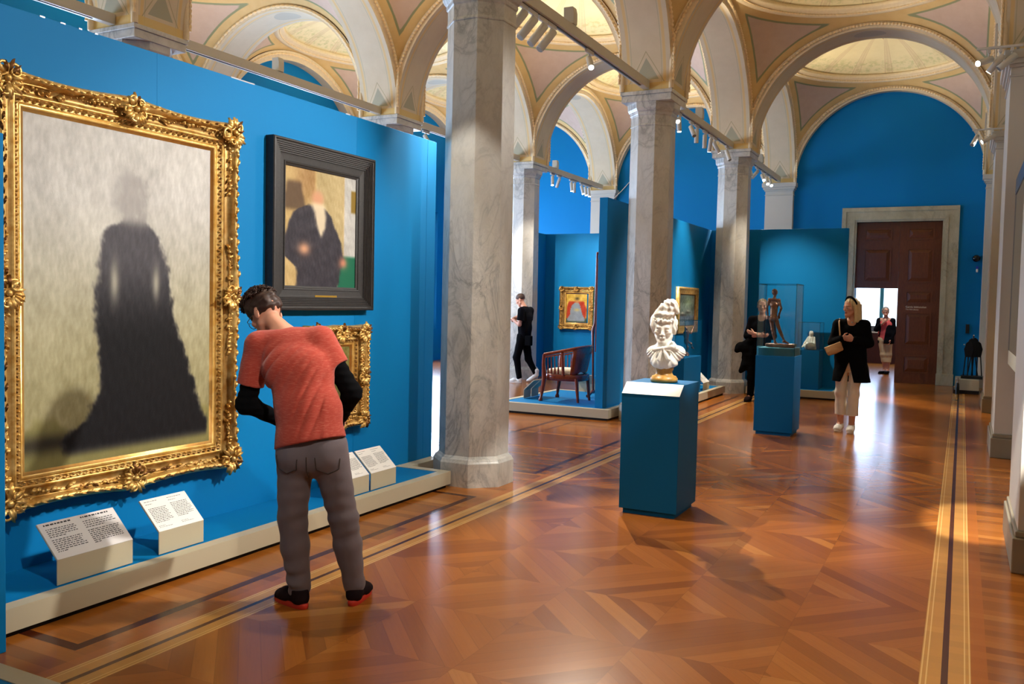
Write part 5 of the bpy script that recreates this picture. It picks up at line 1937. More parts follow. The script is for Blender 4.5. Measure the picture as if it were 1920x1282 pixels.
def head_sdf(c, R, s=1.0, female=False, hollow=True):
    """face looks along local -y; s scales an adult head (0.23 m chin to crown)"""
    jw = 0.92 if female else 1.0
    L = [ell((0, 0.012, 0.035), (0.075, 0.094, 0.084)),
         (ell((0, -0.022, -0.030), (0.058 * jw, 0.068, 0.080)), 0.03),
         (cap((0, -0.066, -0.096), (0, -0.062, -0.094), 0.021, 0.021), 0.03),
         (cap((0.050 * jw, -0.005, -0.055), (0.014, -0.064, -0.094), 0.022, 0.018), 0.025),
         (cap((-0.050 * jw, -0.005, -0.055), (-0.014, -0.064, -0.094), 0.022, 0.018), 0.025),
         (ell((0.042, -0.062, -0.018), (0.022, 0.020, 0.018)), 0.02),
         (ell((-0.042, -0.062, -0.018), (0.022, 0.020, 0.018)), 0.02),
         (cap((-0.036, -0.078, 0.022), (0.036, -0.078, 0.022), 0.010, 0.010), 0.02)]
    H = union(L, 0.03)
    soc = union([ell((0.032, -0.096, 0.002), (0.018, 0.016, 0.012)), ell((-0.032, -0.096, 0.002), (0.018, 0.016, 0.012))], 0)
    H = sub(H, soc, 0.012)
    M2 = [H,
          (cap((0, -0.088, 0.014), (0, -0.106, -0.026), 0.007, 0.0105), 0.012),
          (ell((0.011, -0.096, -0.030), (0.0075, 0.010, 0.007)), 0.006),
          (ell((-0.011, -0.096, -0.030), (0.0075, 0.010, 0.007)), 0.006),
          (ell((0.031, -0.077, 0.001), (0.0135, 0.0125, 0.0105)), 0.002),
          (ell((-0.031, -0.077, 0.001), (0.0135, 0.0125, 0.0105)), 0.002),
          (cap((-0.019, -0.083, -0.0565), (0, -0.0915, -0.0545), 0.0045, 0.0065), 0.005),
          (cap((0.019, -0.083, -0.0565), (0, -0.0915, -0.0545), 0.0045, 0.0065), 0.005),
          (cap((-0.014, -0.084, -0.066), (0.014, -0.084, -0.066), 0.0065, 0.0065), 0.005),
          (ell((0.077, 0.014, -0.006), (0.009, 0.019, 0.031)), 0.008),
          (ell((-0.077, 0.014, -0.006), (0.009, 0.019, 0.031)), 0.008)]
    F = union(M2, 0.01)
    c = A3(c)

    def f(P):
        return F(((P - c) @ R) / s) * s
    return f


def head_colors(c, R, s, skin, lips=(150, 74, 66), brow=(92, 66, 44), base=None):
    c = A3(c)
    sk, lp, br = [np.array(lin(*x)[:3]) for x in (skin, lips, brow)]
    wh, ir = np.array(lin(226, 222, 216)[:3]), np.array(lin(58, 48, 44)[:3])

    def g(V, col=None):
        q = ((V - c) @ R) / s
        out = np.repeat(sk[None], len(V), 0) if col is None else col
        inh = (np.abs(q) < 0.14).all(1) & (q[:, 1] < -0.04)
        ax = np.abs(q[:, 0])

        def put(m, colr, a=1.0):
            m = m & inh
            out[m] = out[m] * (1 - a) + colr * a
        put((ax < 0.021 - 0.4 * np.abs(q[:, 2] + 0.061)) & (np.abs(q[:, 2] + 0.0605) < 0.012), lp, 0.85)
        put((np.abs(q[:, 2] + 0.0605) < 0.0012) & (ax < 0.02), lp * 0.5)
        put((np.abs(q[:, 2] - 0.0245 + 0.12 * (ax - 0.032) ** 1 * 0.5) < 0.0042) & (np.abs(ax - 0.034) < 0.018), br, 0.85)
        e = ((ax - 0.031) / 0.0125) ** 2 + ((q[:, 2] - 0.001) / 0.0058) ** 2
        put(e < 1, wh)
        put(((ax - 0.031) / 0.0055) ** 2 + ((q[:, 2] - 0.001) / 0.0058) ** 2 < 1, ir)
        put((np.abs(e - 1.15) < 0.3) & (q[:, 2] > 0.002), br * 0.5, 0.8)
        return out
    return g


def hand_prims(wr, d, nrm, s=1.0, curl=0.6, left=False, r=0.0088):
    """palm, four unequal curled fingers, thumb. d: direction of the palm, nrm: palm side normal"""
    wr, d, nrm = A3(wr), unit(d), A3(nrm)
    nrm = unit(nrm - (nrm @ d) * d)
    side = np.cross(d, nrm) * (1 if left else -1)      # toward the thumb
    Rm = np.stack([side, nrm, d], 1)
    out = [cap(wr - d * 0.03, wr + d * 0.02, 0.027 * s, 0.025 * s), (ell(wr + d * 0.052 * s, (0.041 * s, 0.017 * s, 0.052 * s), Rm), 0.018)]
    for k, (off, L, b) in enumerate(((0.030, 0.072, 0.086), (0.010, 0.080, 0.092), (-0.010, 0.074, 0.090), (-0.029, 0.058, 0.082))):
        p0 = wr + (d * b + side * off) * s
        a1, a2, a3 = curl * 0.6, curl * 1.5, curl * 2.2
        v = lambda a: d * math.cos(a) + nrm * math.sin(a)
        p1 = p0 + v(a1) * L * 0.45 * s
        p2 = p1 + v(a2) * L * 0.32 * s
        p3 = p2 + v(a3) * L * 0.25 * s
        out += [(cap(p0, p1, r * 1.05 * s, r * s), 0.006), (cap(p1, p2, r * s, r * 0.95 * s), 0.003), (cap(p2, p3, r * 0.95 * s, r * 0.8 * s), 0.003)]
    t0 = wr + (d * 0.022 + side * 0.030) * s
    t1 = t0 + unit(d * 0.6 + side * 0.7 + nrm * 0.25) * 0.038 * s
    t2 = t1 + unit(d * 0.9 + side * 0.25 + nrm * 0.35) * 0.032 * s
    out += [(cap(t0, t1, 0.013 * s, 0.0105 * s), 0.012), (cap(t1, t2, 0.0105 * s, 0.0085 * s), 0.003)]
    return out


def body_prims(J, s=1.0, female=False, lat=None):
    """one continuous figure from its joints"""
    lat = unit(A3(J['shR']) - A3(J['shL'])) if lat is None else unit(lat)
    hipc = (A3(J['hipL']) + A3(J['hipR'])) / 2
    up = A3(J['neck'])
    f = 0.9 if female else 1.0
    L = [ecap(hipc, J['waist'], 0.098 * s, 0.085 * s * f, lat, 1.5, 1.45),
         (ecap(J['waist'], J['chest'], 0.085 * s * f, 0.105 * s * f, lat, 1.45, 1.5), 0.05),
         (ecap(J['chest'], A3(J['chest']) * 0.3 + up * 0.7, 0.10 * s * f, 0.065 * s, lat, 1.5, 1.7), 0.05),
         (cap(J['shL'], J['shR'], 0.052 * s, 0.052 * s), 0.05),
         (cap(up - (A3(J['head']) - up) * 0.25, A3(J['head']) * 0.75 + up * 0.25, 0.058 * s * f, 0.050 * s * f), 0.035)]
    for q in 'LR':
        L += [(cap(J['sh' + q], J['el' + q], 0.052 * s * f, 0.040 * s * f), 0.04),
              (cap(J['el' + q], J['wr' + q], 0.040 * s * f, 0.027 * s * f), 0.015),
              (cap(J['hip' + q], J['knee' + q], 0.086 * s, 0.056 * s), 0.04),
              (cap(J['knee' + q], A3(J['knee' + q]) * 0.65 + A3(J['ank' + q]) * 0.35, 0.055 * s, 0.054 * s), 0.03),
              (cap(A3(J['knee' + q]) * 0.65 + A3(J['ank' + q]) * 0.35, J['ank' + q], 0.054 * s, 0.036 * s), 0.03)]
        a, t_ = A3(J['ank' + q]), A3(J['toe' + q])
        fd = unit((t_ - a) * np.array([1, 1, 0]))
        heel = a - fd * 0.030 * s + np.array([0, 0, -0.045 * s])
        L += [(cap(a, heel, 0.034 * s, 0.026 * s), 0.02), (cap(heel, t_ + (a - t_) * 0.2, 0.024 * s, 0.016 * s), 0.02), (cap(a, t_ + (a - t_) * 0.25, 0.030 * s, 0.016 * s), 0.02)]
    return L


def bounds(J, pad=0.16):
    P = np.array([A3(v) for v in J.values()])
    return P.min(0) - pad, P.max(0) + pad


M_SKIN = vcol('skin', 0.5, 0.35)
# ------------------------------------------------------------------ the man in the red shirt, seen from behind, head bowed to the label
def cloth(name, rgb, var=0.08, scale=30, rough=0.85, bump=0.25, fleck=None):
    dark = max(rgb) < 40
    t = NT(name)
    c = lin(*rgb)
    v = t.noise(scale, 5, 0.65, t.coord('Object'))
    col = t.mix(v, tuple(x * (1 - var) for x in c[:3]) + (1,), tuple(min(1, x * (1 + var)) for x in c[:3]) + (1,))
    if fleck:
        g = t.noise(1.0, 3, 0.6, t.coord('Object', (34, 34, 380)))
        col = t.mix(t.ramp(g, [(0.5, (0, 0, 0)), (0.68, (0.6, 0.6, 0.6))]), col, lin(*fleck))
    t.bump(t.noise(scale * 20, 3, 0.6, t.coord('Object')), bump, 0.002)
    return t.set(color=col, rough=0.95 if dark else rough, spec=0.08 if dark else 0.2, sheen=0.0 if dark else 0.15)


M_RED = cloth('heathered_red_jersey', (158, 60, 46), 0.08, 12, 0.9, 0.3, (190, 104, 86))
M_JEANS = cloth('grey_denim', (108, 98, 102), 0.10, 16)
M_BLACKKNIT = cloth('black_knit', (7, 7, 9), 0.05, 20, 1.0, 0.15)
M_SHOE = cloth('dark_shoe_fabric', (34, 24, 26), 0.2, 30)
M_SOLE = plain('red_rubber_sole', (196, 52, 32), 0.6)
M_HAIRBROWN = wood_mat('dark_brown_hair', (40, 22, 14), (62, 34, 20), 0.55, (3, 3, 3))


def shoe(parent, heel, toe, mat, solemat, s=1.0, hi=0.085, side='shoe'):
    """upper with ankle collar, and a sole of its own; heel and toe are points on the floor"""
    heel, toe = A3(heel), A3(toe)
    d = unit(toe - heel)
    w = np.array([-d[1], d[0], 0.0])
    L = np.linalg.norm(toe - heel)
    up = np.array([0, 0, 1.0])
    R = np.stack([d, w, up], 1)
    mid = (heel + toe) / 2
    z0 = heel[2]
    f = union([ecap(heel + d * 0.045 + up * 0.055, heel + d * (L * 0.62) + up * 0.050, 0.038 * s, 0.036 * s, w, 0.92, 1.12),
               (ecap(heel + d * (L * 0.6) + up * 0.045, toe - d * 0.045 + up * 0.035, 0.036 * s, 0.033 * s, w, 1.15, 1.3), 0.03),
               (cap(heel + d * 0.052 + up * 0.05, heel + d * 0.058 + up * hi, 0.042 * s, 0.044 * s), 0.02)], 0.03)
    f = cut(f, (heel + up * 0.022, -up), (heel + up * (hi + 0.012), up))
    lo, hi_ = np.minimum(heel, toe) - 0.09, np.maximum(heel, toe) + 0.09 + np.array([0, 0, 0.08])
    sh = sdf_obj(side, f, lo, hi_, 0.005, mat, parent)
    m = MB()
    ring = []
    for i in range(24):
        a = 2 * PI * i / 24
        x = math.cos(a)
        wd = (0.040 + 0.009 * max(0, x) - 0.004 * (1 - abs(x))) * s
        ring.append(mid + d * (L / 2 * 0.99 * x) + w * (wd * math.copysign(abs(math.sin(a)) ** 0.75, math.sin(a))))
    rings = [[tuple(p + up * z) for p in ([mid + (q - mid) * k for q in ring])] for z, k in ((0.0, 0.97), (0.006, 1.0), (0.024, 1.02), (0.030, 0.97))]
    m.loft(rings)
    m.build('shoe_sole', solemat, sh)
    return sh


def make_man():
    J = dict(hipL=(-3.075, 3.535, 0.83), hipR=(-2.925, 3.612, 0.83), kneeL=(-3.094, 3.535, 0.45), kneeR=(-2.857, 3.662, 0.45), ankL=(-3.03, 3.52, 0.10), ankR=(-2.812, 3.70, 0.10),
             waist=(-3.055, 3.595, 1.03), chest=(-3.145, 3.625, 1.235), neck=(-3.295, 3.66, 1.435), shL=(-3.375, 3.575, 1.345), shR=(-3.065, 3.715, 1.385), head=(-3.450, 3.713, 1.510),
             elL=(-3.425, 3.535, 1.03), wrL=(-3.33, 3.78, 0.90), elR=(-2.905, 3.785, 1.105), wrR=(-3.10, 3.90, 0.90), toeL=(-3.13, 3.50, 0.03), toeR=(-2.85, 3.86, 0.03))
    lat = unit(A3(J['shR']) - A3(J['shL']) + np.array([0, 0, -0.02]))
    R = head_frame((-0.757, 0.117, -0.60), (-0.35, 0.1, 0.93))
    hc = A3(J['head'])
    away = np.array([-0.457, 0.889, 0])
    skin = (196, 138, 112)
    prims = body_prims(J, 0.93, lat=lat)
    prims += [(head_sdf(hc, R, 1.0), 0.02)]
    prims += [(p, k) for p, k in [(q if isinstance(q, tuple) else (q, 0.01)) for q in hand_prims(J['wrL'], (0.72, 0.5, -0.35), (0.3, -0.9, 0.0), 0.95, 0.8, True)]]
    prims += [(p, k) for p, k in [(q if isinstance(q, tuple) else (q, 0.01)) for q in hand_prims(J['wrR'], (-0.75, -0.1, -0.3), (0.2, -0.9, 0.1), 0.95, 0.8, False)]]
    lo, hi = bounds(J, 0.17)
    lo[2] = 0.004
    hcol = head_colors(hc, R, 1.0, skin)
    o = sdf_obj('person', cut(union(prims, 0.02), ((0, 0, 0.085), (0, 0, -1))), lo, hi, 0.0055, M_SKIN, None, lambda V: hcol(V), origin=(-2.95, 3.60, 0.0))
    tag(o, 'man in a red t-shirt and grey jeans, seen from behind, bowing to read a label', 'person')
    # shirt
    seg = lambda a, b, f_: A3(J[a]) + (A3(J[b]) - A3(J[a])) * f_
    hem = A3((-3.010, 3.578, 0.850))
    back0 = -away
    folds_dir = unit(lat * 0.88 - np.array([0, 0, 0.46]))

    def shirt(P):
        base = union([ecap(hem + back0 * 0.02, J['waist'], 0.142, 0.116, lat, 1.34, 1.42), (ecap(J['waist'], J['chest'], 0.116, 0.124, lat, 1.42, 1.42), 0.05),
                      (ecap(J['chest'], seg('chest', 'neck', 0.62), 0.122, 0.085, lat, 1.42, 1.75), 0.06),
                      (cap(seg('shL', 'shR', 0.02), seg('shL', 'shR', 0.98), 0.070, 0.070), 0.05)], 0.04)(P)
        sl = cut(cap(J['shL'], seg('shL', 'elL', 1.0), 0.076, 0.072), (seg('shL', 'elL', 0.68), A3(J['elL']) - A3(J['shL'])))
        sr = cut(cap(J['shR'], seg('shR', 'elR', 1.0), 0.076, 0.070), (seg('shR', 'elR', 0.50), A3(J['elR']) - A3(J['shR'])))
        d = smin(base, sl(P), 0.03)
        d = smin(d, sr(P), 0.03)
        ph = P @ folds_dir
        z = P[:, 2]
        env = np.clip((1.40 - z) / 0.12, 0, 1) * np.clip((z - 0.83) / 0.12, 0.25, 1)
        lt = (P - A3(J['chest'])) @ lat
        env = env * np.clip((0.185 - np.abs(lt)) / 0.03, 0.12, 1)
        w1 = np.sin(ph * 56 + 1.6 * np.sin(z * 7.0) + 1.3 * wob(P, 7, 3))
        w2 = np.sin(ph * 26 + 1.2 * np.sin(z * 5.0 + 1) + 1.5 * wob(P, 5, 4))
        d = d + env * (0.018 * (1 - np.abs(w1)) ** 1.3 * np.clip(0.55 + 0.7 * wob(P, 6, 7), 0, 1) - 0.006 * w2) + 0.002 * wob(P, 26, 5)
        return d
    neckdir = unit(A3(J['head']) - A3(J['neck']))
    f = cut(shirt, (hem + np.array([0, 0, 0.0]), unit(hem - A3(J['waist'])) + lat * 0.04))
    hole = cap(seg('neck', 'head', -0.02), seg('neck', 'head', 0.8), 0.064, 0.075)
    f = sub(f, hole, 0.006)
    lo2, hi2 = A3((-3.56, 3.32, 0.72)), A3((-2.72, 4.0, 1.55))
    sh = sdf_obj('shirt', f, lo2, hi2, 0.005, M_RED, o, relax=1)
    # neckline rib
    # black undershirt sleeves
    for q, f0 in (('L', 0.55), ('R', 0.38)):
        el, wr = A3(J['el' + q]), A3(J['wr' + q])
        g = union([cap(seg('sh' + q, 'el' + q, f0), el, 0.055, 0.050), (cap(el, wr, 0.050, 0.036), 0.03)], 0.02)
        h2 = lambda P, g=g: g(P) + 0.003 * wob(P, 55, 8) + 0.0018 * np.sin(P[:, 2] * 160 + 2 * wob(P, 12, 2))
        b = np.array([seg('sh' + q, 'el' + q, f0), el, wr])
        sdf_obj('undershirt_sleeve', h2, b.min(0) - 0.08, b.max(0) + 0.08, 0.0055, M_BLACKKNIT, o)
    # jeans
    pel = A3((-3.0, 3.572, 0.845))
    hl = unit(A3(J['hipR']) - A3(J['hipL']))
    back = -away

    def jeans(P):
        d = union([ecap(pel + (0, 0, 0.06), pel - np.array([0, 0, 0.06]), 0.104, 0.116, hl, 1.52, 1.5),
                   (ell(pel + hl * 0.07 + back * 0.036 - np.array([0, 0, 0.045]), (0.085, 0.085, 0.10)), 0.04), (ell(pel - hl * 0.07 + back * 0.036 - np.array([0, 0, 0.045]), (0.085, 0.085, 0.10)), 0.04)], 0.05)(P)
        for q in 'LR':
            hp, kn, an = A3(J['hip' + q]), A3(J['knee' + q]), A3(J['ank' + q])
            c1 = union([cap(hp, kn, 0.102, 0.073), (cap(kn, kn * 0.6 + an * 0.4, 0.072, 0.070), 0.03), (cap(kn * 0.6 + an * 0.4, an, 0.070, 0.060), 0.03)], 0.02)(P)
            z = P[:, 2]
            wr = np.exp(-((z - 0.47) / 0.10) ** 2) + 1.1 * np.exp(-((z - 0.14) / 0.07) ** 2) + 0.25
            c1 = c1 + wr * (0.0055 * np.sin(z * 78 + 4.2 * wob(P, 12, 11 + ord(q))) * np.clip(0.35 + 0.75 * wob(P, 13, 13 + ord(q)), 0, 1) + 0.003 * wob(P, 24, 17))
            d = smin(d, c1, 0.025)
        return d + 0.002 * wob(P, 30, 15)
    f = cut(jeans, ((0, 0, 0.885), (0, 0, 1)), ((0, 0, 0.046), (0, 0, -1)))
    je = sdf_obj('jeans', f, A3((-3.32, 3.36, 0.04)), A3((-2.66, 3.88, 0.95)), 0.0055, M_JEANS, o)
    # back pockets and seams follow the surface: short tubes laid on the denim
    st = MB()

    def on_surface(u, z):
        """point on the back of the jeans at sideways offset u (m) and height z"""
        p = pel + hl * u
        p = np.array([p[0], p[1], z]) + back * 0.30
        for _ in range(40):
            dd = f(p[None])[0]
            if dd < 0.002:
                break
            p = p - back * dd * 0.9
        return tuple(p)
    for u0, u1 in ((-0.165, -0.045), (0.045, 0.165)):
        um = (u0 + u1) / 2
        pts = [(u0, 0.80), (u0 + 0.006, 0.735), (um, 0.71), (u1 - 0.006, 0.735), (u1, 0.80)]
        path = []
        for (a, b), (c, d_) in zip(pts, pts[1:]):
            for k in range(6):
                path.append(on_surface(a + (c - a) * k / 6, b + (d_ - b) * k / 6))
        st.tube(path, 0.0028, 5)
    st.tube([on_surface(0.0, z) for z in np.linspace(0.80, 0.68, 12)], 0.003, 5)
    st.build('pocket_seam', cloth('dark_seam', (64, 54, 52)), je)
    # shoes
    shoe(o, (-2.955, 3.492, 0.0), (-3.205, 3.545, 0.0), M_SHOE, M_SOLE, 1.0, 0.085)
    shoe(o, (-2.787, 3.640, 0.0), (-2.860, 3.892, 0.0), M_SHOE, M_SOLE, 1.0, 0.085)
    # hair: short at the nape, curly on top
    def hair(P):
        q = (P - hc) @ R
        d = ell((0, 0.010, 0.046), (0.084, 0.104, 0.092))(q)
        top = ell((0, -0.030, 0.090), (0.080, 0.088, 0.070))(q)
        d = smin(d, top, 0.02)
        d = d + 0.007 * wob(P, 70, 21) + 0.006 * wob(P, 140, 22) + np.clip(-q[:, 2] / 0.05, 0, 1) * 0.012
        # hairline: cut face and neck
        d = np.maximum(d, -(q[:, 2] + 0.045 - np.clip((q[:, 1]) / 0.09, -1, 1) * -0.03 + np.clip(-q[:, 1], 0, 1) * 1.1))
        return d
    hr = sdf_obj('hair', hair, hc - 0.2, hc + 0.2, 0.005, M_HAIRBROWN, o)
    rnd = random.Random(4)
    cu = MB()
    for i in range(420):
        a, b = rnd.uniform(0, 2 * PI), rnd.uniform(0.0, 1.15)
        x, y, z = math.sin(b) * math.cos(a) * 0.090, 0.0 + math.sin(b) * math.sin(a) * 0.108 - 0.016, 0.058 + math.cos(b) * 0.104
        if y > 0.06 and z < 0.06:
            continue
        n = unit((x, y, z - 0.02))
        t1 = unit(np.cross(n, (rnd.uniform(-1, 1), rnd.uniform(-1, 1), rnd.uniform(-1, 1))))
        t2 = np.cross(n, t1)
        r0 = rnd.uniform(0.008, 0.015)
        base = A3((x, y, z)) * 0.96
        pts = []
        for k in range(9):
            f_ = k / 8
            an = f_ * 2 * PI * 1.15
            p = base + n * (0.004 + 0.030 * f_ * rnd.uniform(0.8, 1.1)) + t1 * r0 * math.cos(an) + t2 * r0 * math.sin(an)
            pts.append(tuple(hc + R @ p))
        cu.tube(pts, [0.0042 * (1.1 - 0.6 * k / 8) for k in range(9)], 4)
    cu.build('curl', M_HAIRBROWN, hr)
    # glasses
    gl = MB()
    W = lambda x, y, z: tuple(hc + R @ A3((x, y, z)))
    for sx in (-1, 1):
        gl.tube([W(sx * 0.080, 0.03, 0.006), W(sx * 0.080, -0.02, 0.010), W(sx * 0.072, -0.085, 0.010), W(sx * 0.056, -0.100, 0.010)], 0.0022, 6)
        gl.tube([W(sx * 0.033 + 0.024 * math.cos(a), -0.104 + 0.006 * abs(math.cos(a)), -0.004 + 0.019 * math.sin(a)) for a in np.linspace(0, 2 * PI, 20)], 0.0018, 6)
    gl.tube([W(-0.010, -0.106, 0.002), W(0.010, -0.106, 0.002)], 0.0018, 6)
    gl.build('glasses', plain('dark_glasses_frame', (20, 20, 24), 0.3), o)
    return o


make_man()
# ------------------------------------------------------------------ the other visitors
M_COAT = cloth('black_wool_coat', (9, 9, 11), 0.1, 20)
M_CREAMPANTS = cloth('cream_cotton', (238, 230, 214), 0.05, 14)
M_BEIGEPANTS = cloth('beige_cotton', (196, 172, 134), 0.06, 14)
M_BLACKTEE = cloth('black_cotton', (14, 14, 18), 0.1, 16)
M_WHITESHOE = plain('white_sneaker', (226, 222, 214), 0.6)
M_BLONDE = wood_mat('blonde_hair', (196, 168, 116), (226, 204, 156), 0.5, (14, 14, 1.2))
M_DARKBLONDE = wood_mat('dark_blonde_hair', (120, 88, 54), (150, 114, 74), 0.5, (10, 10, 2))
M_SHORTBROWN = wood_mat('short_brown_hair', (56, 38, 30), (80, 56, 44), 0.6, (10, 10, 10))
M_GREYHAIR = wood_mat('grey_hair', (110, 104, 100), (150, 144, 138), 0.6, (10, 10, 10))
M_TAN = plain('tan_leather', (192, 146, 96), 0.5, var=0.08)
M_PINK = cloth('coral_pink_top', (206, 84, 84), 0.06, 14)
lerp = lambda a, b, f_: A3(a) + (A3(b) - A3(a)) * f_
T2 = lambda L, k=0.012: [(p if isinstance(p, tuple) else (p, k)) for p in L]


def person(label, J, front, up=(0, 0, 1), s=1.0, female=True, skin=(206, 152, 126), lips=(160, 82, 74), brow=(104, 78, 52), hands=(), h=0.007, lat=None, base=None, hs=1.0):
    R = head_frame(front, up)
    pr = body_prims(J, s, female, lat)
    pr += [(head_sdf(J['head'], R, hs, female), 0.015)]
    for hd in hands:
        pr += T2(hand_prims(*hd), 0.008)
    lo, hi = bounds(J, 0.17)
    lo[2] = base[2] - 0.02
    col = head_colors(J['head'], R, hs, skin, lips, brow)
    o = sdf_obj('person', cut(union(pr, 0.02), ((0, 0, base[2] + 0.085), (0, 0, -1))), lo, hi, h, M_SKIN, None, lambda V: col(V), origin=base)
    tag(o, label, 'person')
    return o, R


def garment(name, o, prims, J, mat, k=0.03, cuts=(), fold=0.003, fs=24, seed=1, h=0.008, hole=None, extra=0.14, pts=None):
    U = union(prims, k)
    f = lambda P: U(P) + fold * wob(P, fs, seed) + fold * 0.6 * wob(P * np.array([1, 1, 0.35]), fs * 2.2, seed + 1)
    if hole is not None:
        f = sub(f, hole, 0.006)
    if cuts:
        f = cut(f, *cuts)
    lo, hi = bounds(J if pts is None else {i: p for i, p in enumerate(pts)}, extra)
    return sdf_obj(name, f, lo, hi, h, mat, o)


# --- blonde woman in the long black coat, walking toward the viewer
def woman_coat():
    x, y = -1.285, 12.22
    q = lambda a, z, d=0.0: A3((a, y + d, z))
    J = dict(hipL=q(-1.375, 0.90), hipR=q(-1.205, 0.90), kneeL=q(-1.382, 0.50, 0.0), kneeR=q(-1.222, 0.50, -0.05), ankL=q(-1.380, 0.10, 0.02), ankR=q(-1.232, 0.10, -0.05), waist=q(-1.285, 1.10), chest=q(-1.28, 1.30), neck=q(-1.275, 1.475),
             shL=q(-1.445, 1.405), shR=q(-1.125, 1.40), head=q(-1.300, 1.625, -0.02), elL=q(-1.505, 1.16, -0.02), elR=q(-1.068, 1.17, 0.02), wrL=q(-1.375, 1.225, -0.17), wrR=q(-1.235, 1.215, -0.17), toeL=q(-1.395, 0.03, -0.16), toeR=q(-1.24, 0.03, -0.18))
    lat = (1, 0, 0)
    o, R = person('blonde woman in a long black coat and cropped white trousers, walking toward the viewer', J, (-0.62, -0.78, -0.06), female=True, skin=(208, 150, 122),
                  hands=((J['wrL'], (0.85, -0.2, 0.12), (0.2, 0.9, 0.2), 0.9, 0.9, True), (J['wrR'], (-0.9, -0.3, 0.1), (-0.2, 0.9, 0.2), 0.9, 0.9, False)), base=(x, y, 0.0), lat=lat)
    neckhole = cap(q(-1.275, 1.42, -0.05), q(-1.29, 1.60, -0.03), 0.055, 0.07)
    # trousers: cropped, wide
    pr = [ecap(q(-1.29, 0.95), q(-1.29, 0.88), 0.105, 0.11, lat, 1.35)]
    for s_, k_, a_ in (('hipL', 'kneeL', 'ankL'), ('hipR', 'kneeR', 'ankR')):
        pr += [(union([cap(J[s_], J[k_], 0.088, 0.070), (cap(J[k_], lerp(J[k_], J[a_], 0.95), 0.070, 0.077), 0.03)], 0.02), 0.006)]
    garment('trousers', o, pr, J, M_CREAMPANTS, 0.02, (((0, 0, 1.0), (0, 0, 1)), ((0, 0, 0.215), (0, 0, -1))), 0.005, 30, 61)
    # coat: shoulders to mid thigh, open below the waist in front
    hem = q(-1.265, 0.66)
    pr = [ecap(hem, q(-1.28, 1.0), 0.155, 0.135, lat, 1.55, 1.35), (ecap(q(-1.28, 1.0), J['chest'], 0.135, 0.118, lat, 1.35, 1.5), 0.05), (ecap(J['chest'], q(-1.278, 1.42), 0.115, 0.07, lat, 1.5, 1.9), 0.05),
          (cap(J['shL'], J['shR'], 0.064, 0.064), 0.04), (cap(J['shL'], J['elL'], 0.068, 0.062), 0.03), (cap(J['shR'], J['elR'], 0.068, 0.062), 0.03),
          (cap(J['elL'], lerp(J['elL'], J['wrL'], 0.92), 0.060, 0.046), 0.02), (cap(J['elR'], lerp(J['elR'], J['wrR'], 0.92), 0.060, 0.046), 0.02)]
    U = union(pr, 0.03)
    Vv = lambda P: (np.abs(P[:, 0] + 1.305 - 0.06 * (P[:, 2] - 0.6)) - np.clip((0.92 - P[:, 2]) * 0.32, 0, 1))

    def coat(P):
        d = U(P) + 0.004 * wob(P, 22, 62) + 0.002 * wob(P, 60, 63)
        d = np.maximum(d, 0.655 + 0.09 * (P[:, 0] + 1.27) ** 2 - P[:, 2] - 0.10 * np.clip(P[:, 0] + 1.27, 0, 1) * 0.2)
        opening = np.maximum(Vv(P), P[:, 1] - (y - 0.02))
        return np.maximum(d, -opening)
    f = sub(coat, neckhole, 0.006)
    lo, hi = bounds(J, 0.2)
    lo[2] = 0.55
    sdf_obj('coat', f, lo, hi, 0.007, M_COAT, o)
    # top under the coat is dark too: the coat is closed above; pendant
    MB().ball((-1.272, y - 0.075, 1.435), 0.011, 8, 6).build('pendant', plain('silver_pendant', (240, 240, 236), 0.2, 0.6), o)
    # hair: long, straight, parted, with a black band
    hc, hs = J['head'], 1.0
    W = lambda a, b, c: A3(hc) + R @ A3((a, b, c))
    pr = [ell(W(0, 0.022, 0.045), (0.085, 0.098, 0.088), R), (ecap(W(0.070, 0.03, 0.03), W(0.085, 0.02, -0.17), 0.030, 0.030, R[:, 1], 1.5), 0.03), (ecap(W(-0.070, 0.035, 0.03), W(-0.085, 0.03, -0.15), 0.026, 0.024, R[:, 1], 1.5), 0.03), (ecap(W(0, 0.075, 0.02), W(0.01, 0.085, -0.17), 0.045, 0.04, R[:, 0], 1.8), 0.04)]
    Uh = union(pr, 0.02)

    def hair(P):
        qq = (P - A3(hc)) @ R
        d = Uh(P) + 0.003 * np.sin(qq[:, 0] * 160 + qq[:, 1] * 90 + 2 * wob(P, 10, 64))
        face = ell((0, -0.075, -0.02), (0.064, 0.075, 0.098))(qq)
        return np.maximum(d, -face)
    hr = sdf_obj('hair', hair, A3(hc) - 0.26, A3(hc) + 0.2, 0.0055, M_BLONDE, o)
    MB().tube([tuple(W(0.086 * math.cos(a), -0.020 + 0.03 * (1 - math.sin(a)), 0.048 + 0.094 * math.sin(a))) for a in np.linspace(-0.25, PI + 0.25, 22)], 0.014, 8).build('headband', M_BLACKTEE, hr)
    # shoes
    shoe(o, (-1.375, y + 0.075, 0), (-1.405, y - 0.195, 0), M_WHITESHOE, M_WHITESHOE, 1.08, 0.085)
    shoe(o, (-1.234, y + 0.005, 0), (-1.232, y - 0.265, 0), M_WHITESHOE, M_WHITESHOE, 1.08, 0.085)
    # shoulder bag with strap (carried: a thing of its own)
    b = thing('shoulder_bag', 'tan leather flap bag hanging in front of the blonde woman', 'bag', (-1.465, 12.05, 1.02))
    R2 = Euler((0, math.radians(-24), 0.25)).to_matrix()
    Rb = np.array(R2)
    f = union([rbox((-1.465, 12.02, 1.085), (0.105, 0.035, 0.058), Rb, 0.022), (ell((-1.465, 12.015, 1.07), (0.09, 0.042, 0.05), Rb), 0.02)], 0.02)
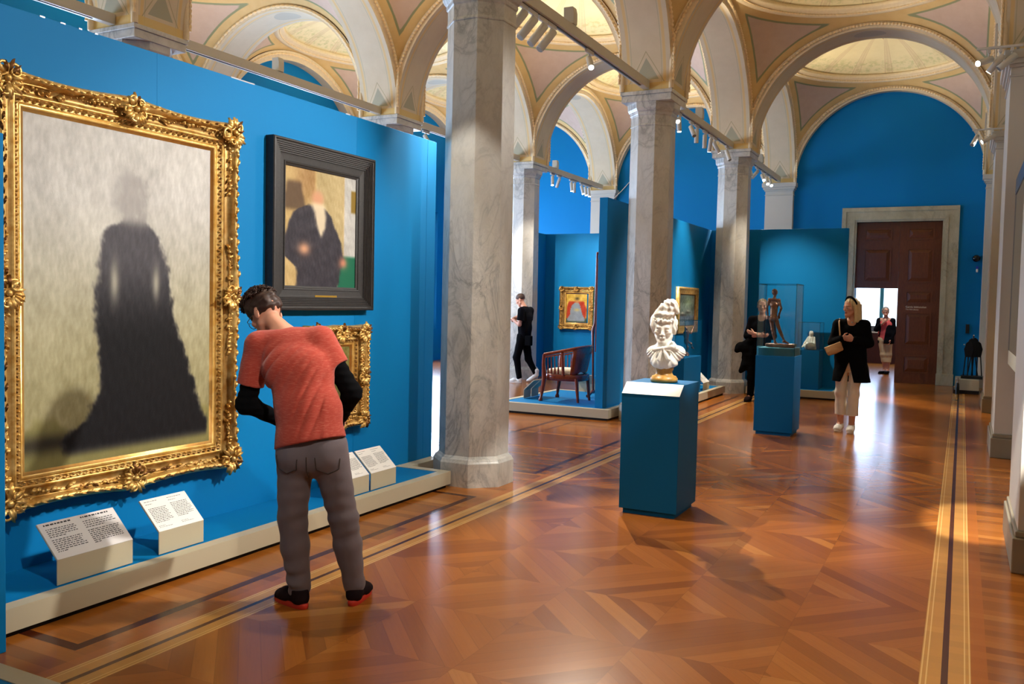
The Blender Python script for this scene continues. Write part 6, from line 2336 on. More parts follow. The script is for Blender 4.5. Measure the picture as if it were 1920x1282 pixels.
    sdf_obj('bag_body', f, A3((-1.62, 11.92, 0.98)), A3((-1.31, 12.12, 1.2)), 0.006, M_TAN, b)
    g = rbox((-1.470, 11.985, 1.105), (0.108, 0.010, 0.042), Rb, 0.008)
    sdf_obj('flap', g, A3((-1.62, 11.92, 0.98)), A3((-1.31, 12.12, 1.2)), 0.005, M_TAN, b)
    m = MB()
    m.tube([(-1.385, 12.06, 1.14), (-1.40, 12.055, 1.24), (-1.415, 12.075, 1.34), (-1.43, 12.13, 1.435), (-1.435, 12.22, 1.475), (-1.43, 12.31, 1.42), (-1.43, 12.36, 1.2), (-1.46, 12.34, 1.05), (-1.50, 12.20, 1.04), (-1.52, 12.05, 1.06)], 0.009, 8)
    m.build('strap', M_TAN, b)


woman_coat()


# --- woman with crossed arms and a jacket over her arm, seen partly through the case
def woman_crossed():
    x, y = -3.0, 15.05
    q = lambda a, z, d=0.0: A3((a, y + d, z))
    J = dict(hipL=q(-3.10, 0.88), hipR=q(-2.93, 0.88), kneeL=q(-3.13, 0.48, -0.02), kneeR=q(-2.93, 0.48), ankL=q(-3.16, 0.10), ankR=q(-2.93, 0.10), waist=q(-3.01, 1.08), chest=q(-3.01, 1.28), neck=q(-3.0, 1.455),
             shL=q(-3.165, 1.385), shR=q(-2.845, 1.39), head=q(-2.998, 1.615, -0.02), elL=q(-3.235, 1.11, -0.03), elR=q(-2.80, 1.12, -0.03), wrL=q(-2.99, 1.125, -0.18), wrR=q(-3.09, 1.16, -0.17), toeL=q(-3.19, 0.03, -0.15), toeR=q(-2.92, 0.03, -0.16))
    lat = (1, 0, 0)
    o, R = person('smiling woman with crossed arms standing behind the bronze figure case', J, (0.18, -0.97, -0.02), skin=(208, 154, 130), base=(x, y, 0), lat=lat,
                  hands=((J['wrL'], (0.9, -0.1, 0.05), (0, 0.9, 0.3), 0.9, 0.5, True), (J['wrR'], (-0.9, 0.05, 0.2), (0, 0.9, 0.3), 0.9, 0.5, False)))
    hole = cap(q(-3.0, 1.40, -0.05), q(-3.0, 1.58, -0.04), 0.055, 0.07)
    pr = [ecap(q(-3.01, 0.86), J['waist'], 0.125, 0.112, lat, 1.5, 1.4), (ecap(J['waist'], J['chest'], 0.112, 0.115, lat, 1.4, 1.5), 0.04), (ecap(J['chest'], q(-3.0, 1.40), 0.112, 0.07, lat, 1.5, 1.9), 0.04), (cap(J['shL'], J['shR'], 0.06, 0.06), 0.04),
          (cap(J['shL'], J['elL'], 0.062, 0.056), 0.03), (cap(J['shR'], J['elR'], 0.062, 0.056), 0.03), (cap(J['elL'], lerp(J['elL'], J['wrL'], 0.35), 0.054, 0.048), 0.02), (cap(J['elR'], lerp(J['elR'], J['wrR'], 0.35), 0.054, 0.048), 0.02)]
    garment('top', o, pr, J, M_BLACKTEE, 0.03, (((0, 0, 0.84), (0, 0, -1)),), 0.004, 22, 71, 0.008, hole)
    pr = [ecap(q(-3.01, 0.94), q(-3.01, 0.86), 0.11, 0.115, lat, 1.45)]
    for s_, k_, a_ in (('hipL', 'kneeL', 'ankL'), ('hipR', 'kneeR', 'ankR')):
        pr += [(cap(J[s_], J[k_], 0.095, 0.068), 0.03), (cap(J[k_], J[a_], 0.068, 0.055), 0.03)]
    garment('trousers', o, pr, J, M_BLACKKNIT, 0.02, (((0, 0, 0.96), (0, 0, 1)), ((0, 0, 0.085), (0, 0, -1))), 0.004, 26, 72)
    hc = A3(J['head'])

    def hair(P):
        qq = (P - hc) @ R
        d = union([ell((0, 0.024, 0.045), (0.084, 0.094, 0.088)), (ell((0, 0.115, 0.04), (0.04, 0.04, 0.045)), 0.02)], 0.02)(qq) + 0.002 * np.sin(qq[:, 0] * 170 + 2 * wob(P, 12, 74))
        return np.maximum(np.maximum(d, -ell((0, -0.080, -0.015), (0.066, 0.080, 0.098))(qq)), -(qq[:, 2] + 0.05))
    sdf_obj('hair', hair, hc - 0.2, hc + 0.2, 0.006, M_DARKBLONDE, o)
    shoe(o, (-3.155, y + 0.055, 0), (-3.195, y - 0.195, 0), M_SHOE, M_BLACKTEE, 0.98, 0.075)
    shoe(o, (-2.93, y + 0.055, 0), (-2.915, y - 0.20, 0), M_SHOE, M_BLACKTEE, 0.98, 0.075)
    # jacket and bag hanging over the arm
    c = lambda a, z, d=-0.08: A3((a, y + d, z))
    j = union([ell(c(-3.27, 0.93), (0.15, 0.08, 0.10)), (cap(c(-3.18, 1.02), c(-3.38, 0.86), 0.07, 0.045), 0.03), (cap(c(-3.22, 0.90), c(-3.25, 0.60), 0.07, 0.065), 0.04), (cap(c(-3.25, 0.62), c(-3.30, 0.53), 0.06, 0.045), 0.03), (cap(c(-3.14, 0.90), c(-3.16, 0.40), 0.06, 0.05), 0.03)], 0.03)
    t_ = sdf_obj('jacket', lambda P: j(P) + 0.012 * wob(P, 26, 75) + 0.006 * wob(P, 60, 76), c(-3.55, 0.30) - 0.1, c(-3.0, 1.15) + 0.12, 0.009, M_COAT, None, origin=tuple(c(-3.24, 0.80)))
    tag(t_, 'black jacket hanging over the crossed arms, in front of the third column', 'jacket')


woman_crossed()


# --- man looking at his phone, walking left by the far column
def man_phone():
    x, y = -7.74, 15.55
    q = lambda a, z, d=0.0: A3((a, y + d, z))
    J = dict(hipL=q(-7.73, 0.90, -0.08), hipR=q(-7.73, 0.90, 0.08), kneeL=q(-7.83, 0.50, -0.09), kneeR=q(-7.66, 0.47, 0.09), ankL=q(-7.765, 0.10, -0.09), ankR=q(-7.50, 0.20, 0.09), waist=q(-7.705, 1.09), chest=q(-7.70, 1.30), neck=q(-7.735, 1.50),
             shL=q(-7.70, 1.43, -0.18), shR=q(-7.69, 1.43, 0.18), head=q(-7.82, 1.635), elL=q(-7.72, 1.155, -0.22), elR=q(-7.72, 1.165, 0.20), wrL=q(-7.915, 1.245, -0.12), wrR=q(-7.92, 1.30, 0.06), toeL=q(-7.93, 0.03, -0.10), toeR=q(-7.60, 0.05, 0.09))
    lat = (0, 1, 0)
    o, R = person('man in black t-shirt and trousers walking past the far column, looking at his phone', J, (-0.86, -0.12, -0.50), (-0.4, 0, 0.9), 0.98, False, (204, 148, 124), base=(x, y, 0), lat=lat,
                  hands=((J['wrL'], (-0.9, 0.35, 0.05), (0.1, 0.3, 0.9), 0.95, 0.7, True), (J['wrR'], (-0.75, -0.3, -0.45), (-0.2, -0.5, -0.6), 0.95, 0.6, False)))
    hole = cap(q(-7.73, 1.46), q(-7.80, 1.62), 0.06, 0.075)
    pr = [ecap(q(-7.72, 0.88), J['waist'], 0.125, 0.118, lat, 1.4), (ecap(J['waist'], J['chest'], 0.118, 0.124, lat, 1.4, 1.5), 0.04), (ecap(J['chest'], q(-7.72, 1.43), 0.12, 0.08, lat, 1.5, 1.9), 0.04), (cap(J['shL'], J['shR'], 0.07, 0.07), 0.04),
          (cut(cap(J['shL'], J['elL'], 0.072, 0.072), (lerp(J['shL'], J['elL'], 0.72), J['elL'] - J['shL'])), 0.03), (cut(cap(J['shR'], J['elR'], 0.072, 0.072), (lerp(J['shR'], J['elR'], 0.72), J['elR'] - J['shR'])), 0.03)]
    garment('t_shirt', o, pr, J, M_BLACKTEE, 0.03, (((0, 0, 0.87), (0, 0, -1)),), 0.004, 22, 81, 0.008, hole)
    pr = [ecap(q(-7.73, 0.95), q(-7.73, 0.87), 0.115, 0.12, lat, 1.4)]
    for s_, k_, a_ in (('hipL', 'kneeL', 'ankL'), ('hipR', 'kneeR', 'ankR')):
        pr += [(cap(J[s_], J[k_], 0.098, 0.072), 0.03), (cap(J[k_], J[a_], 0.072, 0.052), 0.03)]
    garment('trousers', o, pr, J, M_BLACKKNIT, 0.02, (((0, 0, 0.97), (0, 0, 1)),), 0.004, 26, 82)
    hc = A3(J['head'])

    def hair(P):
        qq = (P - hc) @ R
        d = ell((0, 0.018, 0.044), (0.081, 0.098, 0.086))(qq) + 0.002 * wob(P, 120, 83)
        d = np.maximum(d, -ell((0, -0.075, -0.03), (0.08, 0.085, 0.105))(qq))
        return np.maximum(d, -(qq[:, 2] + 0.035 + np.clip(qq[:, 1], 0, 1) * 0.5))
    sdf_obj('hair', hair, hc - 0.2, hc + 0.2, 0.006, M_SHORTBROWN, o)
    shoe(o, (-7.70, y - 0.09, 0.0), (-7.98, y - 0.11, 0.0), M_WHITESHOE, M_WHITESHOE, 1.0, 0.085)
    # rear shoe lifted on its toe
    d = unit((-0.20, 0, -0.12))
    f = union([ecap(q(-7.47, 0.165, 0.09), q(-7.60, 0.065, 0.09), 0.045, 0.036, (0, 1, 0), 0.95), (ecap(q(-7.58, 0.07, 0.09), q(-7.66, 0.035, 0.09), 0.036, 0.028, (0, 1, 0), 1.3), 0.03), (cap(q(-7.485, 0.19, 0.09), q(-7.47, 0.235, 0.09), 0.046, 0.048), 0.02)], 0.03)
    sdf_obj('shoe', f, q(-7.75, 0.0, 0.0), q(-7.38, 0.32, 0.18), 0.006, M_WHITESHOE, o)
    ph = thing('mobile_phone', 'mobile phone in the hand of the man by the far column', 'phone', (-7.985, y - 0.06, 1.25))
    MB().obox((-7.985, y - 0.055, 1.262), (0.062, 0, -0.040), (0, 0.034, 0), (0.0025, 0, 0.004)).build('phone_body', M_BLACK, ph, bevel=0.002)
    MB().obox((-7.983, y - 0.055, 1.2668), (0.056, 0, -0.036), (0, 0.030, 0), (0.0002, 0, 0.0003)).build('phone_screen', glow('phone_screen_glow', (0.85, 0.92, 1.0), 1.2), ph)
    b = thing('shoulder_bag', 'small black bag behind the hip of the man with the phone', 'bag', (-7.57, y - 0.08, 0.84))
    f = rbox((-7.57, y - 0.10, 0.84), (0.07, 0.05, 0.10), None, 0.02)
    sdf_obj('bag_body', f, A3((-7.68, y - 0.2, 0.72)), A3((-7.46, y + 0.02, 0.98)), 0.008, M_BLACKKNIT, b)
    MB().tube([(-7.58, y - 0.10, 0.93), (-7.575, y - 0.145, 1.15), (-7.62, y - 0.16, 1.40), (-7.70, y - 0.10, 1.51)], 0.010, 6).build('strap', M_BLACKKNIT, b)


man_phone()


# --- grey haired woman in the doorway of the next room
def woman_door():
    x, y = -1.68, 23.6
    q = lambda a, z, d=0.0: A3((a, y + d, z))
    J = dict(hipL=q(-1.76, 0.86), hipR=q(-1.60, 0.86), kneeL=q(-1.715, 0.48, -0.02), kneeR=q(-1.59, 0.48), ankL=q(-1.665, 0.10), ankR=q(-1.60, 0.10), waist=q(-1.69, 1.04), chest=q(-1.68, 1.22), neck=q(-1.685, 1.39),
             shL=q(-1.835, 1.33), shR=q(-1.53, 1.33), head=q(-1.70, 1.545, -0.02), elL=q(-1.90, 1.10, -0.02), elR=q(-1.49, 1.06, 0.0), wrL=q(-1.74, 1.27, -0.15), wrR=q(-1.56, 0.86, -0.08), toeL=q(-1.76, 0.03, -0.12), toeR=q(-1.64, 0.03, -0.16))
    lat = (1, 0, 0)
    o, R = person('grey haired woman in a coral top and beige trousers standing in the open doorway', J, (0.25, -0.92, 0.28), (0, 0.3, 1), 0.95, True, (196, 140, 116), base=(x, y, 0), lat=lat,
                  hands=((J['wrL'], (0.5, -0.1, 0.8), (0.3, 0.9, 0), 0.9, 0.8, True), (J['wrR'], (-0.1, -0.2, -0.9), (-0.8, 0, 0), 0.9, 0.5, False)))
    hole = cap(q(-1.685, 1.34, -0.05), q(-1.69, 1.52, -0.04), 0.05, 0.07)
    pr = [ecap(q(-1.69, 0.85), J['waist'], 0.112, 0.105, lat, 1.45), (ecap(J['waist'], J['chest'], 0.105, 0.108, lat, 1.45, 1.5), 0.04), (ecap(J['chest'], q(-1.685, 1.33), 0.105, 0.07, lat, 1.5, 1.9), 0.04)]
    garment('top', o, pr, J, M_PINK, 0.03, (((0, 0, 0.84), (0, 0, -1)),), 0.003, 20, 91, 0.009, hole)
    pr = [ecap(q(-1.66, 0.80), q(-1.66, 1.0), 0.135, 0.122, lat, 1.45), (ecap(q(-1.66, 1.0), J['chest'], 0.122, 0.118, lat, 1.4, 1.5), 0.04), (cap(J['shL'], J['shR'], 0.062, 0.062), 0.04), (cap(J['shL'], J['elL'], 0.062, 0.056), 0.03), (cap(J['shR'], J['elR'], 0.062, 0.056), 0.03),
          (cap(J['elL'], lerp(J['elL'], J['wrL'], 0.9), 0.054, 0.044), 0.02), (cap(J['elR'], lerp(J['elR'], J['wrR'], 0.9), 0.054, 0.044), 0.02)]
    U = union(pr, 0.03)

    def card(P):
        d = U(P) + 0.004 * wob(P, 22, 92)
        d = np.maximum(d, 0.755 - P[:, 2])
        op = np.maximum(np.abs(P[:, 0] + 1.73 - 0.12 * (P[:, 2] - 1.1)) - 0.055 - np.clip(P[:, 2] - 1.12, 0, 1) * 0.25, P[:, 1] - (y - 0.01))
        return np.maximum(d, -op)
    lo, hi = bounds(J, 0.16)
    lo[2] = 0.7
    sdf_obj('cardigan', sub(card, hole, 0.006), lo, hi, 0.009, M_BLACKTEE, o)
    pr = [ecap(q(-1.68, 0.92), q(-1.68, 0.84), 0.108, 0.11, lat, 1.45)]
    for s_, k_, a_ in (('hipL', 'kneeL', 'ankL'), ('hipR', 'kneeR', 'ankR')):
        pr += [(cap(J[s_], J[k_], 0.092, 0.070), 0.03), (cap(J[k_], lerp(J[k_], J[a_], 0.8), 0.070, 0.060), 0.03)]
    garment('trousers', o, pr, J, M_BEIGEPANTS, 0.02, (((0, 0, 0.94), (0, 0, 1)), ((0, 0, 0.29), (0, 0, -1))), 0.004, 26, 93, 0.009)
    hc = A3(J['head'])

    def hair(P):
        qq = (P - hc) @ R
        d = ell((0, 0.020, 0.045), (0.088, 0.098, 0.090))(qq) + 0.003 * wob(P, 90, 94)
        d = np.maximum(d, -ell((0, -0.078, -0.02), (0.070, 0.082, 0.095))(qq))
        return np.maximum(d, -(qq[:, 2] + 0.05))
    sdf_obj('hair', hair, hc - 0.2, hc + 0.2, 0.007, M_GREYHAIR, o)
    W = lambda a, b, c: tuple(hc + R @ A3((a, b, c)))
    g = MB()
    for sx in (-1, 1):
        g.tube([W(sx * 0.031 + 0.025 * math.cos(a), -0.104, 0.002 + 0.019 * math.sin(a)) for a in np.linspace(0, 2 * PI, 14)], 0.004, 5)
    g.tube([W(-0.01, -0.107, 0.004), W(0.01, -0.107, 0.004)], 0.003, 5)
    g.build('glasses', M_BLACK, o)
    shoe(o, (-1.64, y + 0.05, 0), (-1.80, y - 0.14, 0), M_BLACKTEE, M_BLACKTEE, 0.95, 0.06)
    shoe(o, (-1.585, y + 0.05, 0), (-1.645, y - 0.19, 0), M_BLACKTEE, M_BLACKTEE, 0.95, 0.06)


woman_door()
# ------------------------------------------------------------------ sculptures
M_BUSTMARBLE = marble('white_statuary_marble', (240, 238, 230), (206, 204, 196), (236, 232, 220), 2.0, 0.35, 0.35)
M_OCHRESTONE = marble('ochre_yellow_stone', (206, 160, 78), (120, 84, 34), (186, 134, 56), 5.0, 0.35, 0.9)


def make_bust():
    c0 = A3((-2.072, 6.635, 1.428))
    R = head_frame((0.16, -0.97, -0.16), (0.05, -0.1, 1))
    s = 1.03
    o = thing('marble_bust', 'white marble bust of a woman with a tall feathered hat and a bow', 'sculpture', (-2.065, 6.63, 1.008))
    W = lambda x, y, z: c0 + R @ (A3((x, y, z)) * s)
    B = lambda x, y, z: A3((-2.062 + x, 6.64 + y, z))
    hs = head_sdf(c0, R, s, True)
    # shoulders cut in the round, with chest drapery
    prims = [hs,
             (cap(W(0, 0.02, -0.06), B(0, 0.01, 1.26), 0.050, 0.058), 0.03),
             (ecap(B(0, 0.02, 1.235), B(0, 0.0, 1.17), 0.072, 0.078, (1, 0, 0), 1.75, 1.35), 0.04),
             (cap(B(-0.105, 0.03, 1.235), B(0.105, 0.03, 1.245), 0.045, 0.045), 0.04),
             (ell(B(0, -0.02, 1.165), (0.095, 0.072, 0.06)), 0.03),
             # hair: swept up, falling over the ears, with a heavy chignon behind
             (ell(W(0, 0.03, 0.06), (0.088, 0.100, 0.082), R), 0.015),
             (ell(W(-0.076, 0.025, 0.035), (0.036, 0.062, 0.075), R), 0.02),
             (ell(W(0.070, 0.035, 0.015), (0.030, 0.055, 0.065), R), 0.015),
             (ell(W(0, 0.11, -0.01), (0.060, 0.045, 0.08), R), 0.02),
             # hat: a leaning toque built of puffs and a curled feather
             (ell(W(0.010, -0.005, 0.122), (0.076, 0.084, 0.036), R), 0.02),
             (ell(W(0.030, 0.000, 0.165), (0.064, 0.072, 0.046), R), 0.02),
             (ell(W(0.042, -0.01, 0.205), (0.050, 0.056, 0.026), R), 0.015),
             (cap(W(-0.060, -0.02, 0.110), W(-0.015, -0.04, 0.175), 0.018, 0.020), 0.02),
             (cap(W(0.080, -0.02, 0.185), W(0.096, -0.02, 0.135), 0.020, 0.014), 0.012)]
    # curls over the forehead
    rnd = random.Random(8)
    for k in range(15):
        a = -1.2 + 2.4 * k / 14
        prims.append((ell(W(0.074 * math.sin(a), -0.078 * math.cos(a) - 0.004, 0.070 + rnd.uniform(-0.008, 0.010)), (0.012, 0.011, 0.012)), 0.004))
    # ruff below the chin, bow and tails
    prims += [(ecap(B(0, -0.005, 1.292), B(0, 0.0, 1.272), 0.056, 0.062, (1, 0, 0), 1.15), 0.008),
              (cap(B(0.01, -0.085, 1.278), B(-0.062, -0.078, 1.262), 0.011, 0.019), 0.006), (cap(B(0.01, -0.085, 1.278), B(0.082, -0.074, 1.288), 0.011, 0.022), 0.006),
              (ell(B(0.010, -0.090, 1.277), (0.015, 0.013, 0.016)), 0.004),
              (cap(B(0.008, -0.090, 1.270), B(-0.020, -0.100, 1.190), 0.008, 0.015), 0.006), (cap(B(0.014, -0.090, 1.270), B(0.060, -0.095, 1.196), 0.008, 0.018), 0.006),
              (cap(B(0.070, -0.035, 1.318), B(0.095, -0.02, 1.275), 0.016, 0.024), 0.01)]
    U = union(prims, 0.02)

    def f(P):
        d = U(P)
        q = ((P - c0) @ R) / s
        hairz = np.clip((q[:, 2] - 0.055) / 0.03, 0, 1) + np.clip((np.abs(q[:, 0]) - 0.058) / 0.02, 0, 1) * (q[:, 2] > -0.06)
        d = d + np.clip(hairz, 0, 1) * (0.0030 * np.sin(q[:, 0] * 150 + 4 * np.sin(q[:, 2] * 30) + q[:, 1] * 90) + 0.0035 * wob(P, 70, 31))
        body = np.clip((1.27 - P[:, 2]) / 0.03, 0, 1)
        d = d + body * 0.0022 * np.sin((P[:, 0] + 2.06) * 150 / (0.25 + (1.30 - P[:, 2]) * 6) + 1.5 * wob(P, 16, 33))
        # rounded lower edge of the bust
        u = (P[:, 0] + 2.062) / 0.165
        return np.maximum(d, (1.112 + 0.105 * np.clip(np.abs(u), 0, 1.1) ** 2.2) - P[:, 2])
    V0, V1 = A3((-2.28, 6.46, 1.09)), A3((-1.86, 6.82, 1.70))
    sdf_obj('bust', f, V0, V1, 0.0032, M_BUSTMARBLE, o, relax=1)
    MB().lathe([(0.078, 1.0085), (0.104, 1.012), (0.106, 1.040), (0.098, 1.046), (0.094, 1.056), (0.072, 1.064), (0.064, 1.076), (0.062, 1.092), (0.070, 1.108), (0.072, 1.120)], 36, (-2.062, 6.64, 0)).build('socle', M_OCHRESTONE, o)


make_bust()

t = NT('brown_bronze')
n_ = t.noise(14, 5, 0.6, t.coord('Object'))
t.bump(t.noise(90, 4, 0.6, t.coord('Object')), 0.25, 0.002)
M_BRONZE = t.set(color=t.mix(n_, lin(92, 60, 44), lin(150, 104, 78)), rough=0.34, metal=0.75)


def make_bronze():
    o = thing('bronze_figure', 'bronze striding nude figure on a rough slab inside the tall case', 'sculpture', (-2.07, 11.52, 1.098))
    y = 11.52
    k = 0.0039      # metres for one measured unit
    Q = lambda u, v, dy=0.0: A3((-2.155 + (u - 478) * 0.00100, y + dy, 1.842 - (v - 22) * 0.001085))
    J = dict(hipL=Q(448, 372), hipR=Q(506, 370), kneeL=Q(474, 500, -0.01), kneeR=Q(566, 525, 0.02), ankL=Q(506, 638), ankR=Q(616, 628, 0.03), waist=Q(478, 290, 0.01), chest=Q(480, 205, 0.01), neck=Q(480, 128, 0.01),
             shL=Q(420, 148), shR=Q(540, 152), head=Q(479, 66, 0.02), elL=Q(396, 240, -0.01), elR=Q(570, 248, 0.0), wrL=Q(402, 340, 0.03), wrR=Q(536, 335, 0.06), toeL=Q(530, 668, 0.06), toeR=Q(690, 668, 0.05))
    prims = body_prims(J, 0.345)
    R = head_frame((0.45, 0.85, -0.1))
    prims += [(head_sdf(J['head'] + np.array([0, 0, 0.004]), R, 0.40), 0.01), (ell(J['head'] + np.array([0, -0.004, 0.012]), (0.036, 0.040, 0.040)), 0.008)]
    prims += [(ell(J['hipL'] + np.array([0.012, -0.024, -0.004]), (0.032, 0.030, 0.036)), 0.012), (ell(J['hipR'] + np.array([-0.010, -0.024, -0.004]), (0.032, 0.030, 0.036)), 0.012)]
    prims += [(p if isinstance(p, tuple) else (p, 0.006)) for p in hand_prims(J['wrL'], (0.1, 0.25, -0.95), (0.6, 0.6, 0), 0.40, 0.5, True, 0.011)]
    prims += [(p if isinstance(p, tuple) else (p, 0.006)) for p in hand_prims(J['wrR'], (-0.1, 0.5, -0.85), (-0.6, 0.6, 0), 0.40, 0.5, False, 0.011)]
    U = union([(p[0], min(p[1], 0.012)) if isinstance(p, tuple) else p for p in prims], 0.008)
    f = lambda P: U(P) + 0.0012 * wob(P, 130, 41) + 0.001 * wob(P, 60, 42)
    sdf_obj('figure', f, A3((-2.33, 11.36, 1.10)), A3((-1.86, 11.72, 1.90)), 0.0034, M_BRONZE, o)
    b = union([rbox((-2.055, y + 0.01, 1.122), (0.178, 0.10, 0.022), None, 0.008)], 0)
    sdf_obj('rough_slab', lambda P: b(P) + 0.005 * wob(P, 40, 43) + 0.003 * wob(P, 95, 44), A3((-2.27, 11.37, 1.092)), A3((-1.84, 11.68, 1.17)), 0.005, M_BRONZE, o)


make_bronze()


def make_statuette():
    """small white draped kneeling figure"""
    o = thing('white_statuette', 'small white draped seated statuette in the low glass case', 'sculpture', (-2.43, 16.6, 0.85))
    B = lambda x, y, z: A3((-2.43 + x, 16.6 + y, 0.85 + z))
    pr = [ecap(B(0, 0, 0.02), B(0.01, 0, 0.20), 0.085, 0.05, (1, 0, 0), 1.25, 1.1), (ell(B(-0.01, -0.06, 0.06), (0.10, 0.07, 0.06)), 0.03), (ell(B(0.005, -0.01, 0.295), (0.040, 0.045, 0.050)), 0.02), (cap(B(0.0, -0.005, 0.22), B(0, -0.005, 0.27), 0.025, 0.022), 0.02),
          (cap(B(-0.045, 0, 0.215), B(-0.095, -0.03, 0.12), 0.022, 0.018), 0.015), (cap(B(-0.095, -0.03, 0.12), B(-0.135, -0.08, 0.04), 0.018, 0.016), 0.012), (cap(B(0.055, 0, 0.215), B(0.075, -0.04, 0.11), 0.022, 0.020), 0.02)]
    U = union(pr, 0.02)
    f = cut(lambda P: U(P) + 0.003 * np.sin((P[:, 0] + 2.43) * 140 + 2 * wob(P, 20, 51)) + 0.002 * wob(P, 60, 52), ((0, 0, 0.852), (0, 0, -1)))
    sdf_obj('figure', f, A3((-2.64, 16.42, 0.84)), A3((-2.26, 16.76, 1.24)), 0.006, M_BUSTMARBLE, o)


make_statuette()


def make_dancer():
    """small bronze dancing figure with raised arms"""
    o = thing('bronze_dancer', 'small bronze dancer with outstretched arms in the glass case behind the bust', 'sculpture', (-4.05, 14.28, 0.77))
    q = lambda y, z, x=0.0: A3((-4.05 + x, 14.20 + y, 0.77 + z))
    J = dict(hipL=q(-0.03, 0.24), hipR=q(0.03, 0.24), kneeL=q(-0.02, 0.14, 0.03), kneeR=q(0.10, 0.20, 0.05), ankL=q(-0.01, 0.03), ankR=q(0.18, 0.14, 0.05), waist=q(0.0, 0.30), chest=q(-0.01, 0.355), neck=q(-0.02, 0.405), shL=q(-0.07, 0.385), shR=q(0.04, 0.39), head=q(-0.03, 0.445),
             elL=q(-0.15, 0.43, 0.02), elR=q(0.13, 0.37, 0.04), wrL=q(-0.22, 0.48, 0.04), wrR=q(0.20, 0.45, 0.05), toeL=q(0.0, 0.018, 0.07), toeR=q(0.22, 0.11, 0.08))
    pr = body_prims(J, 0.26)
    pr += [(ell(J['head'], (0.026, 0.026, 0.033)), 0.01), (cap(J['wrL'], J['wrL'] + np.array([0.01, -0.03, 0.02]), 0.009, 0.006), 0.005), (cap(J['wrR'], J['wrR'] + np.array([0.01, 0.02, 0.03]), 0.009, 0.006), 0.005), (ecap(q(0, 0.0), q(0, 0.024), 0.06, 0.05, (0, 1, 0), 1.2), 0.008)]
    sdf_obj('figure', cut(union(pr, 0.01), ((0, 0, 0.772), (0, 0, -1))), A3((-4.2, 13.98, 0.76)), A3((-3.9, 14.58, 1.30)), 0.0045, M_BRONZE, o)


make_dancer()


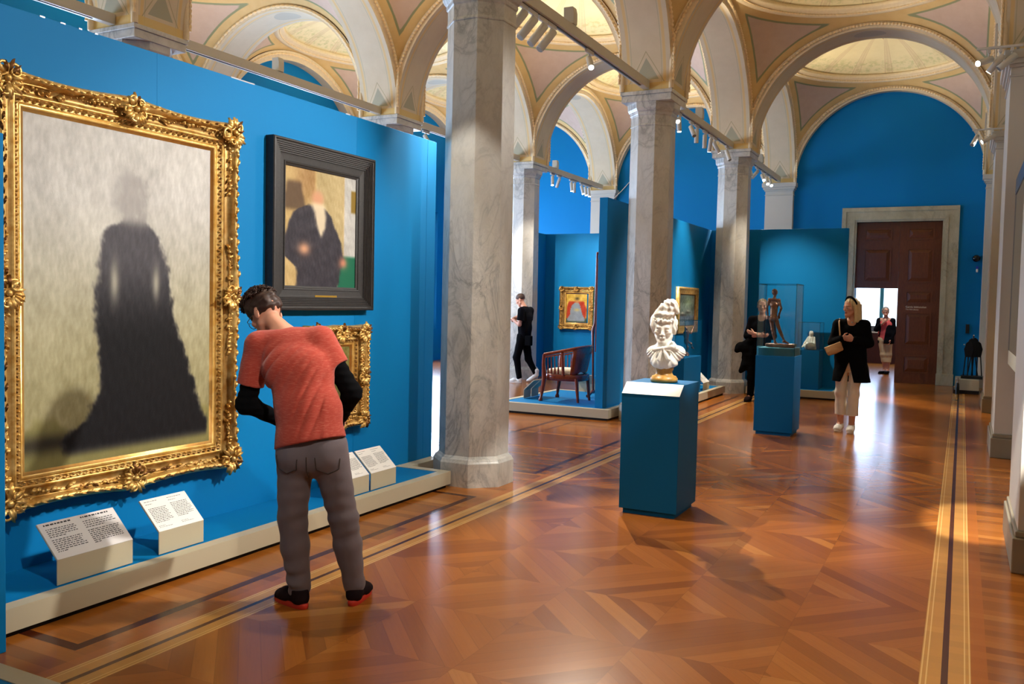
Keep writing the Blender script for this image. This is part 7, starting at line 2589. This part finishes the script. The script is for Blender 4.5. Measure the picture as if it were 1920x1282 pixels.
# ------------------------------------------------------------------ mahogany armchair and standing mirror on the platform
def make_chair():
    """tub armchair facing -X: front feet at x = -5.47, back feet at x = -4.95"""
    Z0 = 0.1485
    o = thing('armchair', 'polished mahogany tub armchair with spindles and pale cushion on the platform', 'chair', (-5.2, 11.98, Z0))
    cx, cy = -5.20, 11.98
    P = lambda x, y, z: (cx + x, cy + y, z)
    # seat frame: rounded trapezoid
    def outline(grow=0.0, n=40):
        pts = []
        for k in range(n):
            a = 2 * PI * k / n
            x = math.copysign(abs(math.cos(a)) ** 0.6, math.cos(a)) * (0.285 + grow)
            y = math.copysign(abs(math.sin(a)) ** 0.55, math.sin(a)) * (0.30 + grow) * (1.0 - 0.13 * (x / 0.285 + 1) / 2 * 1.6)
            pts.append((x, y))
        return pts
    rings = []
    for g, z in ((-0.03, 0.455), (0.0, 0.46), (0.008, 0.50), (0.012, 0.545), (0.0, 0.552)):
        rings.append([P(x, y, z) for x, y in outline(g)])
    MB().loft(rings).build('seat_frame', M_MAHOG, o)
    rings = []
    for g, z in ((-0.03, 0.552), (-0.012, 0.565), (-0.012, 0.60), (-0.04, 0.622), (-0.12, 0.632)):
        rings.append([P(x - 0.01, y, z) for x, y in outline(g)])
    cream = cloth('cream_patterned_cushion', (226, 214, 186), 0.18, 26, 0.8)
    MB().loft(rings).build('seat_cushion', cream, o)
    # legs
    for sy in (-1, 1):
        y0 = sy * 0.285
        path = [P(-0.262, y0, 0.50), P(-0.272, y0, 0.40), P(-0.29, y0 * 1.02, 0.28), P(-0.30, y0 * 1.04, Z0 + 0.06), P(-0.305, y0 * 1.05, Z0 + 0.025), P(-0.305, y0 * 1.05, Z0)]
        MB().tube(path, [0.032, 0.030, 0.026, 0.019, 0.034, 0.030], 12).build('leg', M_MAHOG, o)
        y1 = sy * 0.215
        path = [P(0.225, y1, 0.50), P(0.235, y1, 0.38), P(0.25, y1, 0.24), P(0.262, y1 * 1.02, Z0)]
        MB().tube(path, [0.030, 0.027, 0.022, 0.019], 12).build('leg', M_MAHOG, o)
    # arm rail: U shape, rising to the back
    us = np.linspace(-1, 1, 41)
    rail = []
    for u in us:
        a = u * 2.0
        ax = abs(u)
        if ax > 0.5:
            f = (ax - 0.5) / 0.5
            x, y = 0.19 - f * 0.445, math.copysign(0.285 + 0.03 * f, u)
        else:
            b = u / 0.5 * PI / 2
            x, y = 0.19 + 0.135 * math.cos(b), 0.285 * math.sin(b)
        z = 0.965 - 0.125 * min(1, (0.325 - x) / 0.58) ** 1.0
        rail.append((x, y, z))
    MB().tube([P(*p) for p in rail], 0.024, 10).build('arm_rail', M_MAHOG, o)
    # arm posts at the front
    for sy in (-1, 1):
        MB().tube([P(-0.255, sy * 0.315, 0.84), P(-0.268, sy * 0.305, 0.72), P(-0.262, sy * 0.29, 0.55), P(-0.262, sy * 0.285, 0.48)], [0.024, 0.026, 0.034, 0.034], 12).build('arm_post', M_MAHOG, o)
        MB().tube([P(0.03, sy * 0.30, 0.88), P(0.045, sy * 0.285, 0.54)], 0.022, 10).build('arm_post', M_MAHOG, o)
        for k in range(4):
            x = -0.20 + k * 0.055
            zt = 0.965 - 0.125 * min(1, (0.325 - x) / 0.58) - 0.045
            sp = MB()
            sp.tube([P(x, sy * 0.305, zt), P(x, sy * 0.30, zt - 0.06), P(x + 0.004, sy * 0.296, 0.66), P(x + 0.004, sy * 0.294, 0.62), P(x + 0.004, sy * 0.292, 0.56)], [0.007, 0.007, 0.009, 0.015, 0.013], 8)
            sp.build('spindle', M_MAHOG, o)
        MB().tube([P(-0.245, sy * 0.312, 0.80), P(0.03, sy * 0.302, 0.856)], 0.011, 8).build('lower_arm_rail', M_MAHOG, o)
    # solid curved back panel, leaning out toward the top
    V = []
    for z, lean in ((0.50, 0.0), (0.62, 0.02), (0.80, 0.05), (0.955, 0.075)):
        row = []
        for u in np.linspace(-0.62, 0.62, 25):
            b = u / 0.62 * PI / 2 * 1.1
            f = lean / 0.075
            row.append(P(0.14 + lean + (0.10 + 0.02 * f) * math.cos(b), (0.225 + 0.06 * f) * math.sin(b), z))
        V.append(row)
    m = MB()
    m.loft(V, closed=False)
    pn = m.build('back_panel', M_MAHOG, o)
    so = pn.modifiers.new('board', 'SOLIDIFY')
    so.thickness = 0.018
    so.offset = 0
    # small back cushion
    c = union([ell(P(0.15, 0.0, 0.745), (0.05, 0.17, 0.125))], 0)
    sdf_obj('back_cushion', c, A3(P(0.15, 0, 0.745)) - 0.22, A3(P(0.15, 0, 0.745)) + 0.22, 0.01, cream, o)


make_chair()
o = thing('standing_mirror', 'tall slim mahogany stand half hidden by the blue wall end behind the armchair', 'mirror', (-4.85, 12.72, 0.148))
m = MB()
for x in (-5.09, -4.62):
    MB().tube([(x, 12.72, 0.20), (x - 0.015, 12.72, 0.75), (x - 0.03, 12.72, 1.18), (x, 12.72, 1.30), (x + 0.01, 12.72, 2.05), (x + 0.01, 12.72, 2.40)], [0.017, 0.016, 0.024, 0.018, 0.018, 0.016], 10).build('post', M_MAHOG, o)
    MB().tube([(x, 12.50, 0.175), (x, 12.6, 0.20), (x, 12.72, 0.24), (x, 12.84, 0.20), (x, 12.94, 0.175)], [0.028, 0.02, 0.024, 0.02, 0.028], 10).build('foot', M_MAHOG, o)
MB().tube([(-5.08, 12.72, 2.38), (-4.85, 12.72, 2.46), (-4.61, 12.72, 2.38)], 0.02, 10).build('crest', M_MAHOG, o)
MB().box(-5.075, -4.63, 12.705, 12.735, 0.85, 2.30).build('frame', M_MAHOG, o, bevel=0.006)
MB().box(-5.045, -4.66, 12.698, 12.704, 0.90, 2.25).build('mirror_glass', plain('silvered_glass', (220, 225, 225), 0.05, 1.0), o)
